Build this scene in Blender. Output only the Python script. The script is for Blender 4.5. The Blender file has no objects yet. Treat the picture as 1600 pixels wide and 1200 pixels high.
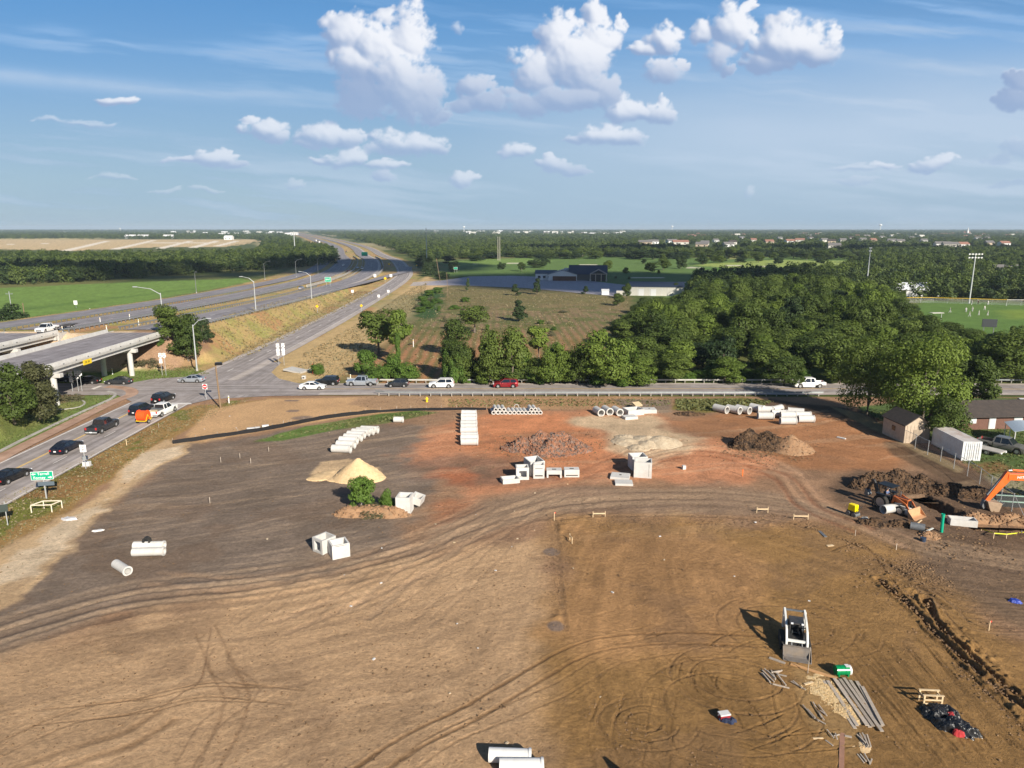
import bpy, bmesh, math, random
import numpy as np
from mathutils import Vector, Matrix, noise as mnoise

C = bpy.context.scene.collection
R = math.radians
random.seed(7)
rng = np.random.default_rng(7)

# ------------------------------------------------------------------ camera, sky, sun
F_PX = 1110.0
PITCH = math.atan((600 - 356) / F_PX)
CAM_H = 30.0
cam_d = bpy.data.cameras.new('camera')
cam = bpy.data.objects.new('camera', cam_d)
C.objects.link(cam)
cam.location = (0, 0, CAM_H)
cam.rotation_euler = (R(90) - PITCH, 0, 0)
cam_d.sensor_width = 36.0
cam_d.lens = 36.0 * F_PX / 1600.0
cam_d.clip_start = 0.5
cam_d.clip_end = 90000
bpy.context.scene.camera = cam

SUN_EL = R(27)
SUN_TO = Vector((0.52, -0.854, 0)).normalized()          # horizontal direction towards the sun
world = bpy.data.worlds.new('World')
bpy.context.scene.world = world
world.use_nodes = True
wn = world.node_tree
bg = wn.nodes['Background']
skt = wn.nodes.new('ShaderNodeTexSky')
skt.sky_type = 'NISHITA'
skt.sun_disc = False
skt.sun_elevation = SUN_EL
skt.sun_rotation = math.atan2(SUN_TO.x, SUN_TO.y)
skt.air_density = 1.0
skt.dust_density = 0.3
skt.ozone_density = 4.5
wn.links.new(skt.outputs[0], bg.inputs[0])
bg.inputs[1].default_value = 0.052
sun_d = bpy.data.lights.new('sun', 'SUN')
sun_d.energy = 5.0
sun_d.angle = R(0.5)
sun_d.color = (1.0, 0.92, 0.79)
sun = bpy.data.objects.new('sun', sun_d)
C.objects.link(sun)
sv = Vector((SUN_TO.x * math.cos(SUN_EL), SUN_TO.y * math.cos(SUN_EL), math.sin(SUN_EL)))
sun.rotation_euler = sv.to_track_quat('Z', 'Y').to_euler()
sun.location = (60, -100, 120)
sc = bpy.context.scene
sc.view_settings.view_transform = 'Standard'
sc.view_settings.look = 'None'
sc.view_settings.exposure = 0.62
sc.view_settings.gamma = 1.0
sc.cycles.max_bounces = 6
sc.cycles.transparent_max_bounces = 12
sc.cycles.volume_bounces = 0
sc.cycles.caustics_reflective = False
sc.cycles.caustics_refractive = False
sc.cycles.use_denoising = True

# ------------------------------------------------------------------ where a sight line meets the ground
SP, CP = math.sin(PITCH), math.cos(PITCH)
def G(px, py, z=0.0):
    u = (px - 800) / F_PX; v = (py - 600) / F_PX
    t = (z - CAM_H) / (-SP - v * CP)
    return (u * t, (CP - v * SP) * t, z)
def PX(m):      # pixels -> metres is not needed; kept for distances
    return m

def lin(c):
    c = np.asarray(c, float) / 255.0
    return np.where(c <= 0.04045, c / 12.92, ((c + 0.055) / 1.055) ** 2.4)
LIT = 0.98
def alb(r, g, b, k=1.0):
    return tuple(np.clip(lin((r, g, b)) / LIT * k, 0, .86))

# ------------------------------------------------------------------ numpy noise
class VN:
    def __init__(s, seed):
        s.t = np.random.default_rng(seed).random((256, 256))
    def __call__(s, x, y):
        xi = np.floor(x).astype(np.int64); yi = np.floor(y).astype(np.int64)
        fx = x - xi; fy = y - yi
        fx = fx * fx * (3 - 2 * fx); fy = fy * fy * (3 - 2 * fy)
        t = s.t
        a = t[yi & 255, xi & 255]; b = t[yi & 255, (xi + 1) & 255]
        c = t[(yi + 1) & 255, xi & 255]; d = t[(yi + 1) & 255, (xi + 1) & 255]
        return (a + (b - a) * fx) * (1 - fy) + (c + (d - c) * fx) * fy
VNS = [VN(100 + i) for i in range(6)]
def fbm(x, y, octs=5, seed=0, gain=0.5):
    s = np.zeros_like(np.asarray(x, float)); a = 1.0; n = 0.0
    for o in range(octs):
        s = s + a * VNS[(seed + o) % 6](x * 2 ** o + 17.3 * o + 3.1 * seed, y * 2 ** o - 9.7 * o + 5.9 * seed)
        n += a; a *= gain
    return s / n
def sstep(a, b, x):
    t = np.clip((x - a) / (b - a), 0, 1)
    return t * t * (3 - 2 * t)

# ------------------------------------------------------------------ object helpers
def tag(o, label=None, cat=None, group=None, kind=None):
    if label: o['label'] = label
    if cat: o['category'] = cat
    if group: o['group'] = group
    if kind: o['kind'] = kind
    return o
def thing(name, label, cat, loc=(0, 0, 0), rz=0.0, group=None):
    o = bpy.data.objects.new(name, None)
    C.objects.link(o)
    o.empty_display_size = 0.2
    o.location = loc; o.rotation_euler = (0, 0, rz)
    return tag(o, label, cat, group)
def copy_tree(o, parent=None):
    c = o.copy(); C.objects.link(c)
    if parent: c.parent = parent
    for ch in list(o.children): copy_tree(ch, c)
    return c

class MB:
    def __init__(s): s.v = []; s.f = []; s.m = []
    def add(s, vs, fs, mi=0):
        n = len(s.v); s.v.extend([tuple(p) for p in vs])
        for f in fs: s.f.append(tuple(i + n for i in f)); s.m.append(mi)
        return s
    def box(s, c, d, rz=0.0, mi=0, tx=1.0, ty=1.0, M=None):
        hx, hy, hz = d[0] / 2, d[1] / 2, d[2] / 2
        pts = []
        for z, kx, ky in ((-hz, 1, 1), (hz, tx, ty)):
            for x, y in ((-hx, -hy), (hx, -hy), (hx, hy), (-hx, hy)):
                pts.append(Vector((x * kx, y * ky, z)))
        Mx = M if M is not None else Matrix.Translation(c) @ Matrix.Rotation(rz, 4, 'Z')
        pts = [Mx @ p for p in pts]
        return s.add(pts, [(3, 2, 1, 0), (4, 5, 6, 7), (0, 1, 5, 4), (1, 2, 6, 5), (2, 3, 7, 6), (3, 0, 4, 7)], mi)
    def cyl(s, p0, p1, r0, r1=None, n=12, caps=True, mi=0):
        r1 = r0 if r1 is None else r1
        p0 = Vector(p0); p1 = Vector(p1); d = (p1 - p0)
        q = d.normalized().to_track_quat('Z', 'Y')
        ring = []
        for p, r in ((p0, r0), (p1, r1)):
            for i in range(n):
                a = 2 * math.pi * i / n
                ring.append(p + q @ Vector((math.cos(a) * r, math.sin(a) * r, 0)))
        fs = [(i, (i + 1) % n, n + (i + 1) % n, n + i) for i in range(n)]
        if caps: fs += [tuple(range(n - 1, -1, -1)), tuple(range(n, 2 * n))]
        return s.add(ring, fs, mi)
    def pipe(s, p0, p1, ro, ri, n=20, mi=0):          # a hollow pipe with wall thickness
        p0 = Vector(p0); p1 = Vector(p1)
        q = (p1 - p0).normalized().to_track_quat('Z', 'Y')
        L = []
        for p, r in ((p0, ro), (p1, ro), (p1, ri), (p0, ri)):
            for i in range(n):
                a = 2 * math.pi * i / n
                L.append(p + q @ Vector((math.cos(a) * r, math.sin(a) * r, 0)))
        fs = []
        for k in range(4):
            a0 = k * n; b0 = ((k + 1) % 4) * n
            fs += [(a0 + i, a0 + (i + 1) % n, b0 + (i + 1) % n, b0 + i) for i in range(n)]
        return s.add(L, fs, mi)
    def tube(s, path, r, n=8, mi=0):
        path = [Vector(p) for p in path]
        rr = r if isinstance(r, (list, tuple)) else [r] * len(path)
        L = []
        for k, p in enumerate(path):
            d = (path[min(k + 1, len(path) - 1)] - path[max(k - 1, 0)]).normalized()
            q = d.to_track_quat('Z', 'Y')
            for i in range(n):
                a = 2 * math.pi * i / n
                L.append(p + q @ Vector((math.cos(a) * rr[k], math.sin(a) * rr[k], 0)))
        fs = []
        for k in range(len(path) - 1):
            fs += [(k * n + i, k * n + (i + 1) % n, (k + 1) * n + (i + 1) % n, (k + 1) * n + i) for i in range(n)]
        fs += [tuple(range(n - 1, -1, -1)), tuple(range((len(path) - 1) * n, len(path) * n))]
        return s.add(L, fs, mi)
    def loft(s, secs, mi=0, caps=True):
        n = len(secs[0]); L = [p for sec in secs for p in sec]; fs = []
        for k in range(len(secs) - 1):
            fs += [(k * n + i, k * n + (i + 1) % n, (k + 1) * n + (i + 1) % n, (k + 1) * n + i) for i in range(n)]
        if caps: fs += [tuple(range(n - 1, -1, -1)), tuple(range((len(secs) - 1) * n, len(secs) * n))]
        return s.add(L, fs, mi)
    def prism(s, pts, y0, y1, mi=0):                  # profile in XZ pushed along Y
        n = len(pts)
        L = [(x, y0, z) for x, z in pts] + [(x, y1, z) for x, z in pts]
        fs = [tuple(range(n)), tuple(range(2 * n - 1, n - 1, -1))] + [((i + 1) % n, i, n + i, n + (i + 1) % n) for i in range(n)]
        return s.add(L, fs, mi)
    def build(s, name, mat, parent=None, smooth=False, bevel=0.0, label=None):
        me = bpy.data.meshes.new(name)
        me.from_pydata([tuple(p) for p in s.v], [], s.f)
        mats = mat if isinstance(mat, (list, tuple)) else [mat]
        for m in mats: me.materials.append(m)
        if len(mats) > 1: me.polygons.foreach_set('material_index', s.m)
        bm = bmesh.new(); bm.from_mesh(me)
        bmesh.ops.recalc_face_normals(bm, faces=bm.faces)
        bm.to_mesh(me); bm.free()
        if smooth: me.polygons.foreach_set('use_smooth', [True] * len(me.polygons))
        o = bpy.data.objects.new(name, me)
        C.objects.link(o)
        if parent is not None: o.parent = parent
        if bevel:
            md = o.modifiers.new('bevel', 'BEVEL'); md.width = bevel; md.segments = 2; md.limit_method = 'ANGLE'
        if label: o['label'] = label
        return o

# ------------------------------------------------------------------ materials
MATS = {}
def mat(name, col, rough=0.7, metal=0.0, var=0.0, scale=3.0, bump=0.0, spec=0.5, dirt=None, dirt_amt=0.4, emis=None, objvar=0.0, alpha=None):
    if name in MATS: return MATS[name]
    m = bpy.data.materials.new(name); m.use_nodes = True
    nt = m.node_tree; p = nt.nodes['Principled BSDF']
    p.inputs['Roughness'].default_value = rough; p.inputs['Metallic'].default_value = metal
    p.inputs['Specular IOR Level'].default_value = spec
    col4 = (*col, 1)
    p.inputs['Base Color'].default_value = col4
    last = None
    if var or dirt or bump or objvar:
        tc = nt.nodes.new('ShaderNodeTexCoord')
        nz = nt.nodes.new('ShaderNodeTexNoise'); nz.inputs['Scale'].default_value = scale
        nz.inputs['Detail'].default_value = 6; nz.inputs['Roughness'].default_value = .6
        nt.links.new(tc.outputs['Object'], nz.inputs['Vector'])
        if var:
            cr = nt.nodes.new('ShaderNodeMapRange')
            cr.inputs[1].default_value = .3; cr.inputs[2].default_value = .7
            cr.inputs[3].default_value = 1 - var; cr.inputs[4].default_value = 1 + var
            nt.links.new(nz.outputs[0], cr.inputs[0])
            mx = nt.nodes.new('ShaderNodeVectorMath'); mx.operation = 'SCALE'
            mx.inputs[0].default_value = col
            nt.links.new(cr.outputs[0], mx.inputs['Scale'])
            last = mx.outputs[0]
        if objvar:
            oi = nt.nodes.new('ShaderNodeObjectInfo')
            mr = nt.nodes.new('ShaderNodeMapRange'); mr.inputs[3].default_value = 1 - objvar; mr.inputs[4].default_value = 1 + objvar
            nt.links.new(oi.outputs['Random'], mr.inputs[0])
            ms = nt.nodes.new('ShaderNodeVectorMath'); ms.operation = 'SCALE'
            if last: nt.links.new(last, ms.inputs[0])
            else: ms.inputs[0].default_value = col
            nt.links.new(mr.outputs[0], ms.inputs['Scale']); last = ms.outputs[0]
        if dirt:
            n2 = nt.nodes.new('ShaderNodeTexNoise'); n2.inputs['Scale'].default_value = scale * .35
            n2.inputs['Detail'].default_value = 8; n2.inputs['Roughness'].default_value = .7
            nt.links.new(tc.outputs['Object'], n2.inputs['Vector'])
            r2 = nt.nodes.new('ShaderNodeMapRange'); r2.inputs[1].default_value = .45; r2.inputs[2].default_value = .7
            r2.inputs[3].default_value = 0; r2.inputs[4].default_value = dirt_amt
            nt.links.new(n2.outputs[0], r2.inputs[0])
            mm = nt.nodes.new('ShaderNodeMix'); mm.data_type = 'RGBA'
            nt.links.new(r2.outputs[0], mm.inputs[0])
            if last: nt.links.new(last, mm.inputs[6])
            else: mm.inputs[6].default_value = col4
            mm.inputs[7].default_value = (*dirt, 1); last = mm.outputs[2]
        if last: nt.links.new(last, p.inputs['Base Color'])
        if bump:
            b = nt.nodes.new('ShaderNodeBump'); b.inputs['Strength'].default_value = bump; b.inputs['Distance'].default_value = .05
            nt.links.new(nz.outputs[0], b.inputs['Height']); nt.links.new(b.outputs[0], p.inputs['Normal'])
    if emis:
        p.inputs['Emission Color'].default_value = (*emis[:3], 1); p.inputs['Emission Strength'].default_value = emis[3]
    MATS[name] = m
    return m

CONC = mat('pale_concrete', (.46, .45, .43), .85, var=.10, scale=2.5, bump=.25, dirt=(.36, .31, .25), dirt_amt=.45)
CONC_W = mat('new_concrete', (.56, .55, .53), .8, var=.06, scale=2.0, bump=.15, dirt=(.38, .33, .27), dirt_amt=.45, objvar=.08)
CONC_D = mat('old_concrete', (.42, .40, .37), .9, var=.15, scale=1.2, bump=.3, dirt=(.2, .17, .14), dirt_amt=.5)
HOLE_SHADE = mat('painted_hole_shade', (.03, .028, .025), .9)  # flat dark colour painting the shade inside holes and slots
RAILM = mat('dull_guardrail', (.26, .28, .29), .5, metal=.3, var=.15, scale=2)
RAILF = mat('pale_guardrail', (.50, .49, .45), .6, var=.1, scale=2)
POSTW = mat('grey_post_wood', (.36, .33, .29), .9, var=.2)
STEEL = mat('galvanised_steel', (.48, .50, .51), .5, metal=.35, var=.12, scale=5)
STEEL_D = mat('dull_steel', (.20, .21, .22), .55, metal=.5, var=.2, scale=6)
WOOD_P = mat('creosote_pole_wood', (.22, .15, .09), .9, var=.25, scale=6)
WOOD_N = mat('new_lumber', (.62, .47, .29), .8, var=.12, scale=8, objvar=.08)
WOOD_G = mat('weathered_lumber', (.40, .34, .28), .9, var=.18, scale=7, objvar=.2, dirt=(.24, .19, .14))
WHITE = mat('white_paint', (.64, .64, .63), .5, var=.05, dirt=(.45, .4, .34), dirt_amt=.25)
BLACK_PL = mat('black_plastic', (.012, .013, .016), .35, var=.3, scale=4)
RUBBER = mat('rubber', (.018, .018, .018), .85, var=.2, scale=9, dirt=(.12, .09, .06), dirt_amt=.4)
RIM = mat('wheel_rim', (.55, .56, .58), .35, metal=.7)
GLASS = mat('car_glass', (.012, .016, .022), .06, spec=.8)
RED_L = mat('red_lamp', (.45, .02, .02), .25)
HEAD_L = mat('clear_lamp', (.75, .77, .8), .15)
PLATE = mat('plate_white', (.75, .75, .75), .5)
ORANGE = mat('orange_machine_paint', (.78, .13, .015), .4, var=.06, dirt=(.3, .18, .1), dirt_amt=.25)
YELLOW = mat('yellow_paint', (.80, .56, .02), .45, var=.05)
# ------------------------------------------------------------------ alignments (metres)
def catmull(P, step):
    P = [np.array(p, float) for p in P]
    P = [2 * P[0] - P[1]] + P + [2 * P[-1] - P[-2]]
    out = []
    for i in range(1, len(P) - 2):
        L = np.linalg.norm(P[i + 1] - P[i]); st = step if np.linalg.norm(P[i]) < 700 else step * 5
        n = max(2, int(L / st))
        for k in range(n):
            t = k / n
            out.append(0.5 * ((2 * P[i]) + (-P[i - 1] + P[i + 1]) * t + (2 * P[i - 1] - 5 * P[i] + 4 * P[i + 1] - P[i + 2]) * t * t + (-P[i - 1] + 3 * P[i] - 3 * P[i + 1] + P[i + 2]) * t ** 3))
    out.append(P[-2])
    return np.array(out)
MAIN = catmull([(-97, -40), (-97, 60), (-97, 165), (-97, 260), (-99, 345), (-103, 420), (-110, 490), (-124, 575), (-148, 690), (-181, 812), (-276, 1185), (-470, 1818), (-900, 3150), (-1500, 4900)], 6)
FRONT = catmull([(-61.2, -20), (-61.3, 60), (-61.5, 100), (-61.5, 125), (-60.5, 145), (-60.0, 165), (-60.0, 236), (-62.5, 340), (-66, 420), (-73, 490), (-89, 580), (-112, 690), (-146, 812), (-241, 1185), (-434, 1818), (-864, 3150), (-1464, 4900)], 5)
ZY = [-50, 99, 109, 149, 160.5, 220, 277, 400, 520, 9000]
ZV = [6.85, 6.85, 0, 0, 6.85, 5.0, 3.4, 1.0, 0.15, 0.1]
ZR = [6.9, 6.9, 6.9, 6.9, 6.9, 5.15, 3.6, 1.2, 0.4, 0.4]
def zroad(y): return np.interp(y, [-50, 101, 111, 149, 160.5, 220, 277, 400, 520, 9000], ZR)
def main_x(y): return np.interp(y, MAIN[:, 1], MAIN[:, 0])
def front_x(y): return np.interp(y, FRONT[:, 1], FRONT[:, 0])
ROAD_Y0, ROAD_Y1 = 126.9, 137.0          # edges of the cross road
def off_path(P, o):
    d = np.gradient(P, axis=0); d /= np.linalg.norm(d, axis=1)[:, None]
    return P + np.stack([d[:, 1], -d[:, 0]], 1) * o
def sub(P, y0, y1):
    return P[(P[:, 1] >= y0) & (P[:, 1] <= y1)]

PITS = []      # (centre x, y, half length, half width, rotation, depth)
pa = G(1436, 776); pb = G(1500, 806)
PITS.append(((pa[0] + pb[0]) / 2, (pa[1] + pb[1]) / 2, math.hypot(pb[0] - pa[0], pb[1] - pa[1]) / 2, 1.1, math.atan2(pb[1] - pa[1], pb[0] - pa[0]), 2.0))
pc = G(1570, 822)
PITS.append((pc[0] + 1.0, pc[1], 4.6, 1.3, R(-6), 1.5))

def hgt(x, y):
    x = np.asarray(x, float); y = np.asarray(y, float)
    o = x - main_x(y)
    # the same offset a little wider where the corridor runs obliquely
    zc = np.interp(y, ZY, ZV)
    d = np.maximum(np.maximum(o - 20.5, -37.5 - o), 0)
    h = np.maximum(0, zc - d / np.where(y < 112, .45, 1.32))
    med = (np.abs(o) < 5) * .35
    h = np.where(zc > .5, h - med * (d == 0), h)
    # shallow swell of the open land, flat near the site, roads and corridor
    far = sstep(620, 900, y) * sstep(15, 60, x - front_x(y))
    h = h + far * (fbm(x / 90, y / 90, 3, 2) - .5) * 1.6
    farw = sstep(500, 700, y) * sstep(60, 160, -(x - main_x(y)) - 40)
    h = h + farw * (fbm(x / 120, y / 120, 3, 1) - .5) * 1.2
    for cx, cy, hl, hw, a, dep in PITS:
        lx = (x - cx) * math.cos(a) + (y - cy) * math.sin(a); ly = -(x - cx) * math.sin(a) + (y - cy) * math.cos(a)
        q = np.maximum(np.abs(lx) - hl, np.abs(ly) - hw)
        h = h - dep * (1 - sstep(-.15, .35, q + (fbm(x * 1.3, y * 1.3, 3, 3) - .5) * .6))
    return h
def H1(x, y): return float(hgt(np.array([x]), np.array([y]))[0])
def T(px, py):                            # ground point under a sight line
    z = 0.0
    for _ in range(12):
        g = G(px, py, z); z = .5 * z + .5 * H1(g[0], g[1])
    g = G(px, py, z)
    return (g[0], g[1], H1(g[0], g[1]))

# ------------------------------------------------------------------ ground sheet
NC = 1750
u = np.linspace(-1.15, 1.15, NC)
vv = np.linspace(0.80, -0.2160, 950)
yr = CAM_H * (CP - vv * SP) / (SP + vv * CP)
yr = np.concatenate([np.array([-40, -20, -5, 5, 12, 17.0]), yr[yr > 18], np.array([16000.0])])
YY = np.repeat(yr[:, None], NC, 1)
XX = u[None, :] * (np.maximum(YY, 0) * .86 + 32)
gx, gy = XX.ravel(), YY.ravel()
gz = hgt(gx, gy)

def poly_sd(x, y, P):                     # signed distance to a polygon, positive inside
    P = np.array(P)[:, :2]; n = len(P)
    d = np.full(x.shape, 1e9); ins = np.zeros(x.shape, bool)
    for i in range(n):
        ax, ay = P[i]; bx, by = P[(i + 1) % n]
        ex, ey = bx - ax, by - ay
        t = np.clip(((x - ax) * ex + (y - ay) * ey) / (ex * ex + ey * ey + 1e-9), 0, 1)
        d = np.minimum(d, np.hypot(x - ax - t * ex, y - ay - t * ey))
        c = ((ay > y) != (by > y)) & (x < ex * (y - ay) / (by - ay + 1e-12) + ax)
        ins ^= c
    return np.where(ins, d, -d)
def line_d(x, y, P):
    P = np.array(P)[:, :2]
    d = np.full(x.shape, 1e9)
    for i in range(len(P) - 1):
        ax, ay = P[i]; ex, ey = P[i + 1] - P[i]
        t = np.clip(((x - ax) * ex + (y - ay) * ey) / (ex * ex + ey * ey + 1e-9), 0, 1)
        d = np.minimum(d, np.hypot(x - ax - t * ex, y - ay - t * ey))
    return d
NF = fbm(gx / 6, gy / 6, 6, 0)            # metre-scale mottling
NG = fbm(gx / 1.3, gy / 1.3, 5, 3)
NL = fbm(gx / 40, gy / 40, 5, 2)
NW = (fbm(gx / 9, gy / 9, 6, 4) - .5)
NWf = (fbm(gx / 2.2, gy / 2.2, 5, 1) - .5)

col = np.empty((gx.size, 3))
def blend(w, c, var=0.0, n=None):
    w = np.clip(w, 0, 1)[:, None]
    c = np.array(alb(*c))[None, :] if len(c) == 3 else c
    if var: c = c * (1 + var * ((NG if n is None else n) - .5) * 2)[:, None]
    col[:] = col * (1 - w) + c * w
def zone(pts, c, soft=1.0, warp=3.0, var=0.12, amt=1.0, world_pts=False, n=None):
    P = [G(*p)[:2] for p in pts] if not world_pts else pts
    A = np.array(P); mrg = soft + warp + 2
    m = (gx > A[:, 0].min() - mrg) & (gx < A[:, 0].max() + mrg) & (gy > A[:, 1].min() - mrg) & (gy < A[:, 1].max() + mrg)
    if not m.any(): return
    sd = poly_sd(gx[m], gy[m], A) + NW[m] * warp * 1.6 + NWf[m] * warp * .5
    w = sstep(-soft, soft, sd) * amt
    cc = np.array(alb(*c))[None, :] * (1 + var * ((NG[m] if n is None else n[m]) - .5) * 2)[:, None]
    col[m] = col[m] * (1 - w[:, None]) + cc * w[:, None]
def wnoise(pts, warp=2, soft=2):
    P = [G(*p)[:2] for p in pts]
    return sstep(-soft, soft, poly_sd(gx, gy, P) + NW * warp)

# --- the open land: rough pasture, woodland floor, far fields
base_a = np.array(alb(84, 96, 48)); base_b = np.array(alb(112, 112, 66))
w = sstep(.38, .62, NL)[:, None]
col[:] = base_a * (1 - w) + base_b * w
far = sstep(500, 1500, gy)
pat = fbm(gx / 260, gy / 420, 4, 1)
blend(far, (72, 86, 48), .2, pat)
blend(far * sstep(.60, .64, fbm(gx / 330, gy / 520, 3, 5)), (120, 122, 74), .15)
blend(far * sstep(.66, .68, fbm(gx / 240, gy / 700, 3, 0)), (168, 156, 118), .1)
# far development on the left: bare tan lots and pale streets
zone([(-80, 388), (0, 389), (120, 391), (250, 386), (350, 386), (408, 377), (400, 374), (200, 374), (0, 374), (-80, 375)], (196, 172, 132), 8, 30, .2)
for a in ((0, 382, 90, 380), (100, 392, 170, 376), (180, 389, 240, 375.5), (250, 388, 300, 376), (300, 387, 340, 376), (340, 384, 372, 376), (-60, 378.5, 400, 379.5), (-60, 384, 330, 383)):
    q0, q1 = G(a[0], a[1]), G(a[2], a[3])
    d = line_d(gx, gy, [q0, q1]); blend((1 - sstep(5, 9, d)), (226, 214, 196))
zone([(-80, 371.5), (0, 371), (180, 371), (190, 373), (0, 374), (-80, 374)], (176, 164, 116), 15, 30, .1)
zone([(0, 363), (100, 363), (240, 365), (240, 367), (100, 366.5), (0, 366)], (150, 150, 96), 60, 100, .1, .8)
# bright field beside the highway
zone([(-400, 520), (-10, 520), (40, 497), (120, 487), (220, 471), (330, 452), (400, 439), (372, 435), (200, 441), (0, 450), (-400, 462)], (112, 138, 66), 3, 5, .25)
zone([(-60, 486), (60, 478), (200, 462), (340, 446), (300, 452), (100, 478), (-60, 496)], (90, 116, 54), 4, 5, .2, .7)
# corridor verges: dry tan grass
o_m = gx - main_x(gy)
o_f = gx - front_x(gy)
cor = (o_m > -48) & (o_f < 12) & (gy > 100)
wv = np.where(cor, 1.0, 0.0) * sstep(-50, -44, o_m + NW * 5) * (1 - sstep(6, 14, o_f + NW * 6))
blend(wv, (176, 150, 102), .22)
blend(wv * sstep(.47, .66, NF), (152, 144, 86), .2)
blend(wv * sstep(.58, .7, fbm(gx / 14 + 9, gy / 14, 4, 2)), (172, 134, 94), .16)
# verge right of the frontage road, fading into the ploughed field
zone([(392, 566), (440, 548), (560, 497), (640, 445), (668, 432), (690, 440), (660, 470), (620, 520), (560, 572), (520, 600), (410, 600), (420, 582)], (190, 162, 116), 2, 5, .2)
zone([(600, 470), (655, 452), (665, 480), (640, 520), (590, 520), (570, 500)], (140, 134, 98), 4, 8, .2, .8)
# ploughed field with rows
FIELD = [(560, 604), (545, 585), (640, 510), (690, 450), (700, 443), (980, 462), (985, 490), (955, 530), (990, 560), (1010, 604)]
wf = wnoise(FIELD, 6, 4)
blend(wf, (136, 114, 86), .25)
blend(wf * sstep(.46, .64, NF), (104, 104, 62), .15)
blend(wf * sstep(235, 150, gy) * .75, (186, 130, 92), .15)
rows = .5 + .5 * np.sin((gx + (gy - 150) * .02 + NW * .9) * 2 * math.pi / 2.5)
blend(wf * rows * .72 * (1 - sstep(215, 300, gy)), (98, 104, 58), .2)
blend(wf * sstep(250, 300, gy) * .8, (116, 108, 68), .14)
zone([(655, 455), (690, 444), (688, 480), (680, 496), (655, 500), (650, 480)], (62, 86, 46), 2.5, 7, .3)
zone([(630, 456), (690, 440), (715, 444), (672, 452), (640, 462)], (196, 166, 120), 2, 3, .15)
# golf course
zone([(690, 432), (700, 408), (900, 398), (1080, 402), (1345, 400), (1350, 428), (1150, 462), (1070, 470), (960, 456), (800, 434)], (96, 120, 62), 6, 14, .12)
zone([(1078, 414), (1200, 406), (1340, 408), (1340, 424), (1230, 430), (1130, 418)], (150, 164, 88), 5, 9, .08)
zone([(680, 412), (760, 404), (860, 403), (860, 409), (740, 416)], (116, 140, 70), 6, 9, .1)
zone([(1100, 419), (1230, 419), (1340, 423), (1335, 428), (1180, 430)], (92, 128, 54), 4, 7, .1)
for bx_, by_, rx, ry in ((1012, 434, 11, 3.2), (1082, 441, 9, 3), (1083, 418, 8, 5), (1146, 415, 7, 5), (1195, 416, 6, 4), (805, 411, 9, 5), (742, 413, 8, 4), (920, 414, 9, 5), (1258, 419, 5, 5)):
    cx, cy, _ = G(bx_, by_)
    q = ((gx - cx) / rx) ** 2 + ((gy - cy) / (ry * 1.4)) ** 2
    blend(1 - sstep(.7, 1.1, q + NW * .6), (214, 206, 184))
# sports field
zone([(1420, 520), (1425, 482), (1440, 470), (1700, 478), (1760, 560), (1600, 545), (1520, 530)], (96, 124, 60), 2, 3, .14)
zone([(1560, 486), (1640, 484), (1660, 500), (1580, 498)], (126, 144, 62), 4, 4, .1, .8)
# tan clearings that show between far woods
for p in (((660, 399), (760, 398), (760, 402), (660, 403)), ((960, 398), (1000, 398), (1000, 401), (960, 401)), ((1100, 402), (1190, 398), (1190, 402), (1110, 406)), ((1290, 390), (1420, 392), (1400, 396), (1300, 395))):
    zone(p, (140, 142, 84), 10, 20, .1)

# --- the near verge, the site and its soils
zone([(-200, 1300), (-200, 620), (0, 628), (110, 607), (300, 622), (420, 617), (1700, 621), (1700, 1300)], (160, 126, 98), .6, .6, .10)
zone([(-30, 640), (60, 628), (175, 612), (196, 620), (160, 642), (0, 708), (-40, 722)], (112, 130, 68), .5, .8, .25)
zone([(-30, 640), (40, 640), (110, 632), (60, 660), (0, 690), (-30, 700)], (150, 140, 84), 2, 5, .2, .45)
zone([(0, 620), (60, 615), (100, 628), (60, 640), (0, 640)], (150, 116, 84), 1, 3, .2)
# grass strip beside the frontage road
zone([(-60, 860), (-60, 805), (78, 742), (200, 680), (300, 632), (345, 634), (420, 622), (470, 622), (400, 640), (300, 668), (240, 700), (190, 740), (110, 800), (40, 838), (-60, 900)], (160, 128, 80), .6, 1.8, .2)
gs = wnoise([(-60, 860), (-60, 805), (78, 742), (200, 680), (300, 632), (390, 622), (340, 640), (250, 684), (180, 735), (100, 790), (0, 842)], 1.5, .8)
blend(gs * sstep(.50, .62, fbm(gx / 3.2, gy / 3.2, 5, 5)) * .9, (112, 118, 52), .2)
blend(gs * sstep(.60, .68, NF) * .6, (140, 104, 66), .1)
# pale caliche strip
zone([(-60, 1000), (-60, 890), (40, 838), (120, 795), (200, 730), (262, 690), (300, 690), (330, 700), (240, 742), (180, 790), (110, 850), (50, 920), (0, 985)], (196, 166, 128), .8, 2.6, .12)
pale = wnoise([(-60, 980), (-60, 900), (60, 840), (150, 780), (240, 705), (285, 700), (200, 760), (140, 815), (60, 900), (0, 960)], 2.5, 1)
blend(pale * sstep(.44, .60, fbm(gx / 5 + gy / 9, gy / 2.6, 5, 3)), (222, 204, 178), .1)
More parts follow.
